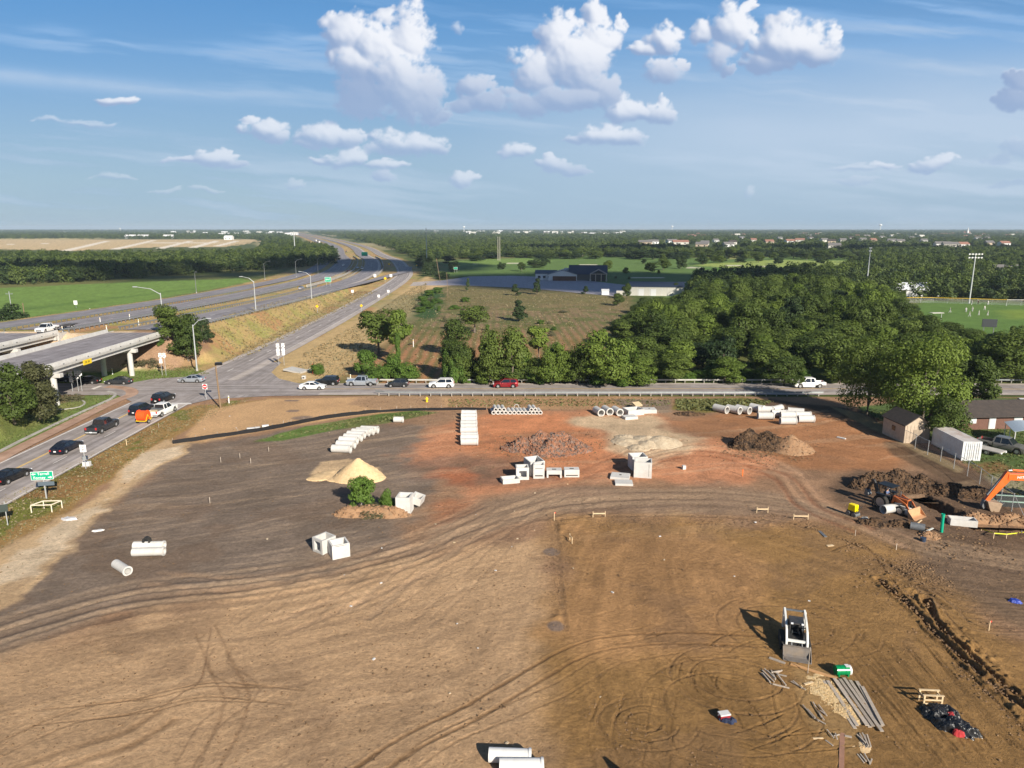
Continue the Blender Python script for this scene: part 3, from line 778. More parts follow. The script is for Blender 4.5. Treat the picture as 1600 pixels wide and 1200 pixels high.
    nt = m.node_tree; nt.nodes.clear()
    out = nt.nodes.new('ShaderNodeOutputMaterial'); mix = nt.nodes.new('ShaderNodeMixShader')
    tr = nt.nodes.new('ShaderNodeBsdfTransparent'); em = nt.nodes.new('ShaderNodeEmission'); at = nt.nodes.new('ShaderNodeAttribute'); at.attribute_name = 'Cloud'
    em.inputs[1].default_value = CLOUD_GAIN
    nt.links.new(at.outputs['Color'], em.inputs[0]); nt.links.new(at.outputs['Alpha'], mix.inputs[0])
    nt.links.new(tr.outputs[0], mix.inputs[1]); nt.links.new(em.outputs[0], mix.inputs[2]); nt.links.new(mix.outputs[0], out.inputs[0])
    m.cycles.emission_sampling = 'NONE'
    me.materials.append(m)
    o = bpy.data.objects.new('sky', me); C.objects.link(o); tag(o, 'blue sky with white cumulus and thin high cloud', kind='structure')
CLOUD_GAIN = 0.72
sky_dome()
# ------------------------------------------------------------------ air
def haze_box():
    x0, x1, y0, y1, z0, z1 = -15500, 15500, -500, 16600, -8.0, 62.0
    mb = MB().box(((x0 + x1) / 2, (y0 + y1) / 2, (z0 + z1) / 2), (x1 - x0, y1 - y0, z1 - z0))
    m = bpy.data.materials.new('thin_blue_air'); m.use_nodes = True; nt = m.node_tree; nt.nodes.clear()
    o = nt.nodes.new('ShaderNodeOutputMaterial'); v = nt.nodes.new('ShaderNodeVolumePrincipled')
    v.inputs['Color'].default_value = (.66, .82, 1.0, 1); v.inputs['Density'].default_value = HAZE; v.inputs['Anisotropy'].default_value = 0.0
    nt.links.new(v.outputs[0], o.inputs['Volume'])
    return tag(mb.build('haze', m), kind='stuff')
HAZE = 8.5e-5
haze_box()
# ------------------------------------------------------------------ pavements
def asphalt(name, c, c2, streaks=.35, lanes=3.6):
    m = bpy.data.materials.new(name); m.use_nodes = True
    nt = m.node_tree; p = nt.nodes['Principled BSDF']; p.inputs['Roughness'].default_value = .88; p.inputs['Specular IOR Level'].default_value = .3
    uv = nt.nodes.new('ShaderNodeUVMap'); geo = nt.nodes.new('ShaderNodeNewGeometry')
    mp = nt.nodes.new('ShaderNodeMapping'); mp.inputs['Scale'].default_value = (1.3, .03, 1)
    nt.links.new(uv.outputs[0], mp.inputs[0])
    a = nt.nodes.new('ShaderNodeTexNoise'); a.inputs['Scale'].default_value = 1.0; a.inputs['Detail'].default_value = 5
    nt.links.new(mp.outputs[0], a.inputs['Vector'])
    b = nt.nodes.new('ShaderNodeTexNoise'); b.inputs['Scale'].default_value = .35; b.inputs['Detail'].default_value = 8; b.inputs['Roughness'].default_value = .7
    nt.links.new(geo.outputs['Position'], b.inputs['Vector'])
    def mr(x, lo, hi, s, a0=.3, a1=.7):
        r = nt.nodes.new('ShaderNodeMapRange'); r.inputs[1].default_value = a0; r.inputs[2].default_value = a1; r.inputs[3].default_value = lo; r.inputs[4].default_value = hi
        nt.links.new(s, r.inputs[0]); return r.outputs[0]
    fa = mr(a, 1 - streaks, 1 + streaks * .5, a.outputs[0]); fb = mr(b, .85, 1.15, b.outputs[0])
    k = nt.nodes.new('ShaderNodeMath'); k.operation = 'MULTIPLY'; nt.links.new(fa, k.inputs[0]); nt.links.new(fb, k.inputs[1])
    mx = nt.nodes.new('ShaderNodeMix'); mx.data_type = 'RGBA'
    mx.inputs[6].default_value = (*c2, 1); mx.inputs[7].default_value = (*c, 1)
    nt.links.new(mr(b, 0, 1, b.outputs[0], .35, .65), mx.inputs[0])
    v = nt.nodes.new('ShaderNodeVectorMath'); v.operation = 'SCALE'; nt.links.new(mx.outputs[2], v.inputs[0]); nt.links.new(k.outputs[0], v.inputs['Scale'])
    nt.links.new(v.outputs[0], p.inputs['Base Color'])
    return m
ASPH = asphalt('worn_asphalt', alb(160, 152, 150), alb(148, 139, 134))
ASPH_SH = asphalt('shoulder_asphalt', alb(182, 172, 166), alb(172, 160, 150), .15)
ASPH_HW = asphalt('highway_asphalt', alb(146, 141, 144), alb(134, 128, 130), .3)
ASPH_DK = asphalt('new_asphalt', alb(126, 122, 126), alb(116, 112, 116), .2)
BRICKP = asphalt('stamped_reddish_pavement', alb(178, 148, 128), alb(164, 132, 112), .15)
P_WHITE = mat('road_paint_white', alb(214, 208, 202), .7, var=.15, scale=1.5)
P_YEL = mat('road_paint_yellow', alb(206, 176, 120), .7, var=.15, scale=1.5)

def ribbon(name, P, o0, o1, zf, m, kind='structure', n_across=2, parent=None):
    A = [off_path(P, o0 + (o1 - o0) * k / (n_across - 1)) for k in range(n_across)]
    me = bpy.data.meshes.new(name)
    V = []; s = np.concatenate([[0], np.cumsum(np.linalg.norm(np.diff(P, axis=0), axis=1))])
    for i in range(len(P)):
        for k in range(n_across):
            V.append((A[k][i][0], A[k][i][1], zf(A[k][i][0], A[k][i][1])))
    Fc = [(i * n_across + k, i * n_across + k + 1, (i + 1) * n_across + k + 1, (i + 1) * n_across + k) for i in range(len(P) - 1) for k in range(n_across - 1)]
    me.from_pydata(V, [], Fc); me.materials.append(m)
    uv = me.uv_layers.new(name='UVMap')
    for poly in me.polygons:
        for li, vi in zip(poly.loop_indices, poly.vertices):
            i, k = divmod(vi, n_across)
            uv.data[li].uv = (o0 + (o1 - o0) * k / (n_across - 1), s[i])
    o = bpy.data.objects.new(name, me); C.objects.link(o)
    if parent: o.parent = parent
    if kind: o['kind'] = kind
    return o
def flat(name, pts, z, m, kind='structure'):
    bm = bmesh.new(); vs = [bm.verts.new((q[0], q[1], z)) for q in pts]; f = bm.faces.new(vs)
    bm.normal_update()
    if f.normal.z < 0: f.normal_flip()
    me = bpy.data.meshes.new(name); bm.to_mesh(me); bm.free(); me.materials.append(m)
    uv = me.uv_layers.new(name='UVMap')
    for l in me.loops: uv.data[l.index].uv = me.vertices[l.vertex_index].co[:2]
    o = bpy.data.objects.new(name, me); C.objects.link(o); o['kind'] = kind
    return o
def dashes(P, o, w, zf, m, on=3.0, off=9.0, y0=-1e9, y1=1e9, name='lane_marking'):
    s = np.concatenate([[0], np.cumsum(np.linalg.norm(np.diff(P, axis=0), axis=1))])
    mb = MB(); Q0, Q1 = off_path(P, o - w / 2), off_path(P, o + w / 2)
    d = 0.0
    while d < s[-1] - on:
        a = [np.interp(d, s, Q0[:, i]) for i in (0, 1)]; b = [np.interp(d, s, Q1[:, i]) for i in (0, 1)]
        c = [np.interp(d + on, s, Q1[:, i]) for i in (0, 1)]; e = [np.interp(d + on, s, Q0[:, i]) for i in (0, 1)]
        if y0 < a[1] < y1:
            mb.add([(q[0], q[1], zf(*q)) for q in (a, b, c, e)], [(0, 1, 2, 3)])
        d += on + off
    return tag(mb.build(name, m), kind='structure')
zh = lambda dz: (lambda x, y: float(zroad(y)) + dz)
zc_ = lambda c: (lambda x, y: c)
# frontage road, two stretches of one road
FS = sub(FRONT, -20, 600); FF = sub(FRONT, 590, 5000)
def zfront(dz):
    return lambda x, y: dz + .0 + (.10 if y > 600 else 0)
ribbon('frontage_road', FRONT, -5.6, 5.4, zfront(.05), ASPH, n_across=3)
ribbon('road_shoulder', sub(FRONT, 140, 1200), 3.3, 5.3, zfront(.06), ASPH_SH)
ribbon('road_shoulder', sub(FRONT, 140, 1200), -5.5, -4.3, zfront(.06), ASPH_SH)
ribbon('road_shoulder', sub(FRONT, -20, 124), 3.6, 5.3, zfront(.06), ASPH_SH)
ribbon('edge_line', sub(FRONT, -20, 121), 4.95, 5.12, zfront(.068), P_WHITE)
ribbon('edge_line', sub(FRONT, -20, 121), -5.35, -5.1, zfront(.068), P_WHITE)
ribbon('centre_line', sub(FRONT, -20, 118), -1.95, -1.55, zfront(.068), P_YEL)
ribbon('edge_line', sub(FRONT, 160, 900), 3.2, 3.36, zfront(.068), P_WHITE)
ribbon('edge_line', sub(FRONT, 160, 900), -4.4, -4.24, zfront(.068), P_WHITE)
dashes(sub(FRONT, 146, 1200), -.5, .22, zfront(.07), P_WHITE)
dashes(sub(FRONT, -20, 112), 1.75, .14, zfront(.07), P_WHITE)
# cross road
CR = catmull([(-330, 136), (-200, 133.5), (-110, 132), (-40, 131.9), (60, 132), (120, 131), (240, 126)], 5)
ribbon('cross_road', CR, -5.0, 5.0, zc_(.056), ASPH, n_across=3)
ribbon('road_shoulder', CR[(CR[:, 0] > -40)], 3.4, 4.95, zc_(.064), ASPH_SH)
ribbon('road_shoulder', CR[(CR[:, 0] > -40)], -4.95, -3.6, zc_(.064), ASPH_SH)
ribbon('edge_line', CR[CR[:, 0] > -36], 3.3, 3.42, zc_(.070), P_WHITE)
ribbon('centre_line', CR[CR[:, 0] > -36], -.22, -.08, zc_(.070), P_YEL)
ribbon('centre_line', CR[CR[:, 0] > -36], .08, .22, zc_(.070), P_YEL)
# intersection flares
flat('intersection', [G(262, 640)[:2], G(330, 624)[:2], G(420, 619)[:2], G(500, 618)[:2], G(470, 600)[:2], G(436, 592)[:2], G(424, 582)[:2], G(440, 566)[:2], G(380, 566)[:2],
                      G(345, 583)[:2], G(305, 588)[:2], G(240, 592)[:2], G(180, 603)[:2], G(178, 615)[:2], G(206, 628)[:2], G(150, 655)[:2]], .044, ASPH)
flat('stop_line', [G(268, 630)[:2], G(298, 630)[:2], G(300, 632.2)[:2], G(268, 632.2)[:2]], .074, P_WHITE)
flat('lane_marking', [G(142, 608)[:2], G(156, 603)[:2], G(160, 603.6)[:2], G(147, 609)[:2]], .074, P_WHITE)
# reddish stamped apron and concrete kerb on the inside of the turn
def offset_strip(name, pts, w0, w1, z, m, hgt_=None):
    P = catmull([G(*q)[:2] for q in pts], 1.5)
    return ribbon(name, P, w0, w1, zc_(z), m)
offset_strip('paved_apron', [(-60, 748), (0, 710), (100, 661), (170, 627), (196, 617), (190, 609), (160, 606)], 0.0, 2.1, .058, BRICKP)
def kerb(pts, w=.5, h=.16, name='kerb'):
    P = catmull([G(*q)[:2] for q in pts], 1.2)
    mb = MB(); A = off_path(P, -w / 2); B = off_path(P, w / 2)
    secs = [[(A[i][0], A[i][1], -.1), (A[i][0], A[i][1], h), (B[i][0], B[i][1], h), (B[i][0], B[i][1], -.1)] for i in range(len(P))]
    mb.loft(secs); return tag(mb.build(name, CONC_D), kind='structure')
kerb([(-60, 748), (0, 706), (100, 657), (160, 630), (176, 622), (180, 616), (168, 612)])
kerb([(50, 640), (70, 640), (100, 640), (125, 636), (133, 630), (128, 626)], .3, .12)
# main carriageways
ribbon('northbound_highway', MAIN[MAIN[:, 1] > 160], 5.8, 19.2, zh(.0), ASPH_HW, n_across=4)
ribbon('southbound_highway', MAIN[MAIN[:, 1] > 160], -19.2, -5.8, zh(.0), ASPH_HW, n_across=4)
ribbon('west_ramp_road', MAIN[MAIN[:, 1] > 100], -34, -24, zh(.0), ASPH_HW, n_across=3)
HV = MAIN[(MAIN[:, 1] > 160) & (MAIN[:, 1] < 2600)]
for o in (6.2, 18.0 - .6, -6.4, -17.6):
    ribbon('edge_line', HV, o, o + .18, zh(.012), P_WHITE if abs(o) > 10 else P_YEL)
ribbon('road_shoulder', HV, 16.6, 19.1, zh(.006), ASPH_SH)
dashes(HV, 11.4, .2, zh(.014), P_WHITE); dashes(HV, -11.4, .2, zh(.014), P_WHITE)
ribbon('ramp_road', catmull([(-79.5, 285), (-80, 335), (-79, 395), (-76.5, 455), (-74, 500), (-80, 560)], 5), -2.6, 2.6, lambda x, y: float(zroad(y)) * float(np.clip((-x - 66) / 12, 0, 1)) + .06, ASPH_HW)
# golf club car park
PK = [G(678, 440)[:2], G(735, 432)[:2], G(800, 431)[:2], G(880, 434)[:2], G(1000, 448)[:2], G(1010, 456)[:2], G(960, 463)[:2], G(820, 450)[:2], G(720, 446)[:2], G(660, 446)[:2]]
flat('car_park', PK, .05, asphalt('pale_car_park_paving', alb(168, 164, 172), alb(158, 152, 158), .1))
flat('driveway', [G(646, 441)[:2], G(690, 438)[:2], G(690, 445)[:2], G(640, 447)[:2]], .045, ASPH_SH)

# ------------------------------------------------------------------ overpass bridges
def bridge(x0, x1, y0, y1, label, sign=False):
    t = thing('highway_bridge', label, 'bridge', (0, 0, 0))
    N = 12; ys = np.linspace(y0, y1, N)
    w = MB(); w.box(((x0 + x1) / 2, (y0 + y1) / 2, 6.66), (x1 - x0, y1 - y0, .44)); d = w.build('deck', CONC, t, bevel=.03)
    s = ribbon('road_surface', np.array([((x0 + x1) / 2, y) for y in ys]), -(x1 - x0) / 2 + .45, (x1 - x0) / 2 - .45, zc_(6.90), ASPH_HW, kind=None, n_across=3, parent=t)
    for x, sx in ((x0 + .22, 1), (x1 - .22, -1)):
        pr = MB(); prof = [(-.2, 6.885), (.2, 6.885), (.16, 7.15), (.10, 7.65), (-.12, 7.65), (-.2, 7.1)]
        for k in range(int((y1 - y0) / 5)):
            pr.add(*(lambda a, b: ([(x + sx * q[0], a, q[1]) for q in prof] + [(x + sx * q[0], b, q[1]) for q in prof],
                     [tuple(range(6)), tuple(range(11, 5, -1))] + [((i + 1) % 6, i, 6 + i, 6 + (i + 1) % 6) for i in range(6)]))(y0 + k * (y1 - y0) / int((y1 - y0) / 5) + .02, y0 + (k + 1) * (y1 - y0) / int((y1 - y0) / 5) - .02))
        po = pr.build('parapet', CONC_W, t, bevel=.02)
        for k in range(14):
            yy = y0 + (k + .5) * (y1 - y0) / 14
            sp = MB().box((x + (-sx) * .235, yy, 7.02), (.06, .34, .14)); sp.build('drain_slot', STEEL_D, po)
    for k in range(6):
        gx_ = x0 + .8 + k * (x1 - x0 - 1.6) / 5
        MB().box((gx_, (y0 + y1) / 2, 6.03), (.45, y1 - y0 - .2, .80)).build('girder', CONC_W, t)
    for yb in (119.5, 144.5):
        MB().box(((x0 + x1) / 2, yb, 5.25), (x1 - x0 + .5, 1.05, .74)).build('pier_cap', CONC_W, t, bevel=.08)
        for k in range(3):
            MB().cyl(((x0 + 1.3) + k * (x1 - x0 - 2.6) / 2, yb, -.3), ((x0 + 1.3) + k * (x1 - x0 - 2.6) / 2, yb, 4.9), .50, n=20).build('pier_column', CONC_W, t, smooth=False)
    for ya, sy in ((y0 + .6, 1), (y1 - .6, -1)):
        MB().box(((x0 + x1) / 2, ya, 5.9), (x1 - x0 - .3, 1.0, 1.0)).build('abutment', CONC, t, bevel=.04)
    for x in (x0, x1):
        MB().prism([(0, 5.2), (.3, 5.2), (.3, 6.9), (0, 6.9)], y1 - .4, y1 + 2.6).build('wing_wall', CONC, t).location = (x - .15, 0, 0)
    if sign:
        MB().box((x1 + .12, 127.5, 6.15), (.06, 2.6, .9)).build('clearance_sign', YELLOW, t)
        for i, yy in enumerate((126.9, 127.2, 127.7, 128.0)):
            MB().box((x1 + .16, yy, 6.15), (.02, .12, .34)).build('numeral', BLACK_PL, t)
    return t
bridge(-91.6, -77.6, 108, 159.3, 'near concrete highway bridge with pale parapets and yellow clearance plate over the cross road', True)
bridge(-115.6, -101.8, 103, 158.3, 'farther concrete highway bridge behind the near one, at the photo\'s left edge')

# ------------------------------------------------------------------ guardrails
def guardrail(P, zf, side, label, spacing=1.9, group=None, hh=.75, post='wood', rail=None):
    """P is an (n,2) polyline; side +1/-1 tells which side the posts stand on."""
    t = thing('guardrail', label, 'guardrail', (0, 0, 0), group=group)
    P = np.array(P); s = np.concatenate([[0], np.cumsum(np.linalg.norm(np.diff(P, axis=0), axis=1))])
    n = max(2, int(s[-1] / 2)); q = np.linspace(0, s[-1], n)
    Q = np.stack([np.interp(q, s, P[:, 0]), np.interp(q, s, P[:, 1])], 1)
    d = np.gradient(Q, axis=0); d /= np.linalg.norm(d, axis=1)[:, None]; nr_ = np.stack([d[:, 1], -d[:, 0]], 1) * side
    prof = [(0, .78), (-.05, .74), (.0, .68), (0, .62), (-.05, .56), (0, .48), (.03, .48), (-.01, .56), (.03, .62), (.03, .68), (-.01, .74), (.03, .78)]
    secs = [[(Q[i][0] + nr_[i][0] * a, Q[i][1] + nr_[i][1] * a, zf(*Q[i]) + b) for a, b in prof] for i in range(n)]
    MB().loft(secs).build('rail', rail or RAILM, t)
    k = int(s[-1] / spacing); pm = None
    base = MB().box((0, 0, .16), (.16, .18, 1.12)).box((0, -.13, .60), (.14, .12, .34))
    for i in range(min(k, 98)):
        a = (i + .5) * s[-1] / k if k <= 98 else (i + .5) * s[-1] / 98
        x, y = np.interp(a, s, P[:, 0]), np.interp(a, s, P[:, 1])
        j = min(n - 1, int(a / s[-1] * n)); nx, ny = nr_[j]
        if pm is None:
            pm = base.build('post', STEEL_D if post == 'steel' else POSTW, t)
            o = pm
        else:
            o = pm.copy(); C.objects.link(o); o.parent = t
        o.location = (x + nx * .2, y + ny * .2, zf(x, y) - .35); o.rotation_euler = (0, 0, math.atan2(ny, nx) - math.pi / 2)
    return t
def seg_x(x0, x1, y): return [(x0, y), (x1, y)]
guardrail([(-25.2, 127.6), (-24, 126.9), (-20, 126.6), (57, 126.6)], zc_(0), 1, 'long steel guardrail on wooden posts along the near side of the cross road')
guardrail([(-33, 139.0), (-30, 137.9), (-24, 137.4), (58, 137.4)], zc_(0), -1, 'long steel guardrail along the far side of the cross road below the trees', rail=RAILF)
guardrail([(94, 137.5), (125, 136.6)], zc_(0), -1, 'short guardrail beside the road near the right edge')
def mseg(y0, y1, o):
    return off_path(MAIN, o)[(MAIN[:, 1] >= y0) & (MAIN[:, 1] <= y1)]
guardrail(mseg(160, 345, 5.0), zh(-.05), -1, 'dark guardrail along the left side of the nearer highway lanes', 2.0, post='steel')
guardrail(mseg(159, 345, -5.0), zh(-.05), 1, 'dark guardrail along the right side of the farther highway lanes', 2.0, post='steel')
guardrail(mseg(130, 330, -20.3), zh(-.05), -1, 'guardrail between the farther highway lanes and the outer ramp road', 2.1, post='steel')
guardrail(mseg(163, 330, 19.9), zh(-.15), 1, 'guardrail at the top of the dry slope beside the nearer highway lanes', 2.1, post='steel')
guardrail(mseg(410, 760, 4.2), zh(-.05), -1, 'far guardrail in the highway curve, on the right of the median', 3.6)
guardrail(mseg(410, 760, -4.2), zh(-.05), 1, 'far guardrail in the highway curve, on the left of the median', 3.6)
def conc_wall(P, zf, label, h=.9, w=.4, m=None):
    P = np.array(P); A = off_path(P, -w / 2); B = off_path(P, w / 2)
    secs = [[(A[i][0], A[i][1], zf(*A[i]) - .3), (A[i][0], A[i][1], zf(*A[i]) + h), (B[i][0], B[i][1], zf(*B[i]) + h), (B[i][0], B[i][1], zf(*B[i]) - .3)] for i in range(len(P))]
    return tag(MB().loft(secs).build('concrete_barrier', m or CONC_D), label, 'barrier')
conc_wall(mseg(345, 800, 0), zh(0), 'long dark concrete barrier down the middle of the highway curve', .9)
conc_wall(mseg(430, 760, 20.6), zh(0), 'dark low wall on the outside of the highway curve', 1.2)
# ------------------------------------------------------------------ trees
def leaf_mat(name, dark, light, trans=.25):
    m = bpy.data.materials.new(name); m.use_nodes = True
    nt = m.node_tree; p = nt.nodes['Principled BSDF']; out = nt.nodes['Material Output']
    p.inputs['Roughness'].default_value = .65; p.inputs['Specular IOR Level'].default_value = .25
    oi = nt.nodes.new('ShaderNodeObjectInfo'); tc = nt.nodes.new('ShaderNodeTexCoord')
    nz = nt.nodes.new('ShaderNodeTexNoise'); nz.inputs['Scale'].default_value = .9; nz.inputs['Detail'].default_value = 3
    nt.links.new(tc.outputs['Object'], nz.inputs['Vector'])
    a = nt.nodes.new('ShaderNodeMath'); a.operation = 'MULTIPLY_ADD'; a.inputs[1].default_value = .9; a.inputs[2].default_value = -.25
    nt.links.new(nz.outputs[0], a.inputs[0])
    b = nt.nodes.new('ShaderNodeMath'); b.operation = 'MULTIPLY_ADD'; b.inputs[1].default_value = .55; b.use_clamp = True
    nt.links.new(oi.outputs['Random'], b.inputs[0]); nt.links.new(a.outputs[0], b.inputs[2])
    mx = nt.nodes.new('ShaderNodeMix'); mx.data_type = 'RGBA'
    mx.inputs[6].default_value = (*dark, 1); mx.inputs[7].default_value = (*light, 1)
    nt.links.new(b.outputs[0], mx.inputs[0]); nt.links.new(mx.outputs[2], p.inputs['Base Color'])
    tl = nt.nodes.new('ShaderNodeBsdfTranslucent'); ms = nt.nodes.new('ShaderNodeMixShader'); ms.inputs[0].default_value = trans
    sc_ = nt.nodes.new('ShaderNodeVectorMath'); sc_.operation = 'MULTIPLY'; sc_.inputs[1].default_value = (1.3, 1.25, .6)
    nt.links.new(mx.outputs[2], sc_.inputs[0]); nt.links.new(sc_.outputs[0], tl.inputs[0])
    nt.links.new(p.outputs[0], ms.inputs[1]); nt.links.new(tl.outputs[0], ms.inputs[2]); nt.links.new(ms.outputs[0], out.inputs[0])
    return m
LEAF_MID = leaf_mat('broad_leaves', (.038, .064, .013), (.140, .190, .036))
LEAF_LT = leaf_mat('bright_leaves', (.070, .115, .018), (.190, .255, .042))
LEAF_DK = leaf_mat('dark_leaves', (.020, .040, .013), (.055, .084, .024), .12)
LEAF_OL = leaf_mat('olive_needles', (.045, .052, .018), (.085, .085, .035), .12)
LEAF_BU = leaf_mat('bush_leaves', (.060, .115, .020), (.120, .200, .030))
LEAF_FAR = leaf_mat('far_leaves', (.048, .076, .020), (.140, .180, .048), .15)
LEAF_DRY = leaf_mat('dry_twiggy_leaves', (.10, .095, .05), (.17, .16, .09), .2)
BARK = mat('bark', (.16, .13, .10), .95, var=.3, scale=5)

def leaf_cloud(cent, size, r, flat_=.5, out=None):
    """quads scattered at the given centres; returns verts, faces"""
    n = len(cent)
    nrm = r.normal(size=(n, 3)); nrm[:, 2] = np.abs(nrm[:, 2]) + flat_
    if out is not None: nrm = nrm * .42 + out * 1.0
    nrm /= np.linalg.norm(nrm, axis=1)[:, None]
    a = np.cross(nrm, r.normal(size=(n, 3))); a /= np.linalg.norm(a, axis=1)[:, None]; b = np.cross(nrm, a)
    s = (size * r.uniform(.6, 1.35, n))[:, None]; s2 = s * r.uniform(.45, .9, (n, 1))
    V = np.stack([cent - a * s, cent - b * s2 + nrm * s * .12, cent + a * s, cent + b * s2 + nrm * s * .12], 1).reshape(-1, 3)
    Fq = np.arange(4 * n).reshape(n, 4)
    return V, Fq
def mesh_np(name, V, Fq, m):
    me = bpy.data.meshes.new(name)
    me.vertices.add(len(V)); me.vertices.foreach_set('co', V.astype(np.float32).ravel())
    me.loops.add(Fq.size); me.polygons.add(len(Fq))
    me.loops.foreach_set('vertex_index', Fq.astype(np.int32).ravel())
    me.polygons.foreach_set('loop_start', np.arange(0, Fq.size, Fq.shape[1], dtype=np.int32))
    me.polygons.foreach_set('loop_total', np.full(len(Fq), Fq.shape[1], np.int32))
    me.update(calc_edges=True); me.validate(); me.materials.append(m)
    return me
def crown_mesh(seed, H=10.0, W=8.0, base=.22, n=2600, size=.34, lobes=16, m=None, shape='round', holes=.25):
    r = np.random.default_rng(seed)
    L = []
    for i in range(lobes):
        t = r.uniform(0, 1)
        z = base * H + (1 - base) * H * (.12 + .80 * t)
        if shape == 'round': k = math.sin(math.pi * min(1, .20 + .72 * t)) ** .7
        elif shape == 'cone': k = 1.05 * (1 - t) + .12
        elif shape == 'low': k = math.sqrt(max(.05, 1 - t * t))
        else: k = .8
        a = r.uniform(0, 2 * math.pi) if i else 0; q = W / 2 * k * r.uniform(.35, .78)
        lr = W * (.08 + .17 * r.random() ** 1.5) * (.75 if shape == 'cone' else 1)
        L.append((q * math.cos(a), q * math.sin(a), z, lr, lr * r.uniform(.6, .85)))
    L.append((0, 0, H * (base + (1 - base) * .5), W * .27, H * .22))
    L = np.array(L)
    wt = L[:, 3] ** 2; wt /= wt.sum()
    idx = r.choice(len(L), n, p=wt)
    d = r.normal(size=(n, 3)); d /= np.linalg.norm(d, axis=1)[:, None]
    rad = r.uniform(.55, 1.08, n) ** .6
    ctr = L[idx, :3] + d * np.stack([L[idx, 3], L[idx, 3], L[idx, 4]], 1) * rad[:, None]
    ctr += r.normal(size=(n, 3)) * size * .35
    out = d.copy()
    # gaps: knock out leaves in a few pockets
    for _ in range(int(lobes * holes)):
        c = L[r.integers(len(L)), :3] + r.normal(size=3) * W * .16
        kp = np.linalg.norm(ctr - c, axis=1) > W * r.uniform(.05, .11); ctr = ctr[kp]; out = out[kp]
    kp = ctr[:, 2] > H * base * .55; ctr = ctr[kp]; out = out[kp]
    V, Fq = leaf_cloud(ctr, size, r, out=out)
    return mesh_np('crown', V, Fq, m), L
def trunk_mesh(H, W, L, seed, base=.22, tw=.028):
    r = random.Random(seed); mb = MB()
    top = Vector((r.uniform(-.3, .3), r.uniform(-.3, .3), H * .62)); mid = Vector((r.uniform(-.2, .2), r.uniform(-.2, .2), H * base * 1.1))
    mb.tube([(0, 0, -.4), (0, 0, .3), mid, (mid + top) / 2, top], [H * tw * 1.5, H * tw, H * tw * .8, H * tw * .5, H * tw * .2], 8)
    for l in sorted(L.tolist(), key=lambda q: -q[3])[:7]:
        e = Vector(l[:3]); s0 = mid.lerp(top, r.uniform(0, .5))
        mb.tube([s0, s0.lerp(e, .5) + Vector((0, 0, -.25)), e], [H * tw * .45, H * tw * .28, H * tw * .1], 5)
    me = bpy.data.meshes.new('trunk'); me.from_pydata([tuple(v) for v in mb.v], [], mb.f); me.materials.append(BARK)
    me.polygons.foreach_set('use_smooth', [True] * len(me.polygons))
    return me
PROTO = {}
def proto(kind, i, **k):
    me, L = crown_mesh(1000 + i * 17 + sum(map(ord, kind)), **k)
    PROTO.setdefault(kind, []).append((me, trunk_mesh(k.get('H', 10), k.get('W', 8), L, i, k.get('base', .22)), k.get('H', 10.0), k.get('W', 8.0)))
for i in range(5): proto('mid', i, H=10, W=9, base=.12, n=7500, size=.215, lobes=26, m=LEAF_MID, holes=.5)
for i in range(3): proto('light', i, H=10, W=9, base=.10, n=7500, size=.215, lobes=28, m=LEAF_LT, holes=.5)
for i in range(4): proto('dark', i, H=10, W=9, base=.08, n=5200, size=.25, lobes=20, m=LEAF_DK, shape='round')
for i in range(2): proto('cedar', i, H=10, W=6.2, base=.04, n=3200, size=.28, lobes=22, m=LEAF_DK, shape='cone')
for i in range(2): proto('pine', i, H=10, W=9, base=.06, n=6500, size=.22, lobes=26, m=LEAF_OL, shape='low')
for i in range(3): proto('bush', i, H=3, W=4.2, base=.0, n=5000, size=.11, lobes=18, m=LEAF_BU, shape='low')
for i in range(2): proto('scrub', i, H=3, W=4.2, base=.0, n=1400, size=.13, lobes=14, m=LEAF_DRY, shape='low')
proto('open', 0, H=10, W=9, base=.30, n=3600, size=.24, lobes=15, m=LEAF_MID, holes=.9)
proto('open', 1, H=10, W=7, base=.34, n=3200, size=.24, lobes=12, m=LEAF_LT, holes=.9)
proto('giant', 0, H=10, W=10, base=.14, n=17000, size=.13, lobes=48, m=LEAF_LT, holes=.7)
proto('giant', 1, H=10, W=11, base=.16, n=16000, size=.135, lobes=44, m=LEAF_MID, holes=.7)
ntree = 0
def tree(kind, loc, H, W, label, group=None, name='tree', cat='tree', idx=None, rz=None, sink=.1):
    global ntree; ntree += 1
    pr = PROTO[kind][(idx if idx is not None else random.randrange(99)) % len(PROTO[kind])]
    t = thing(name, label, cat, (loc[0], loc[1], loc[2] - sink), rz if rz is not None else random.uniform(0, 6.28), group)
    t.scale = (W / pr[3], W / pr[3] * random.uniform(.92, 1.08), H / pr[2])
    c = bpy.data.objects.new('crown' if cat == 'tree' else 'foliage', pr[0]); C.objects.link(c); c.parent = t
    k = bpy.data.objects.new('trunk' if cat == 'tree' else 'stems', pr[1]); C.objects.link(k); k.parent = t
    return t
def tpx(kind, px, py, hpx, wpx, label, group=None, **k):
    """foot of the tree where the sight line px, py meets the ground; height and width from what they span there"""
    g = T(px, py); t = G(px, py, g[2]); dist = (CAM_H - g[2]) / (SP + (py - 600) / F_PX * CP)
    return tree(kind, g, hpx * dist / F_PX, wpx * dist / F_PX, label, group, **k)

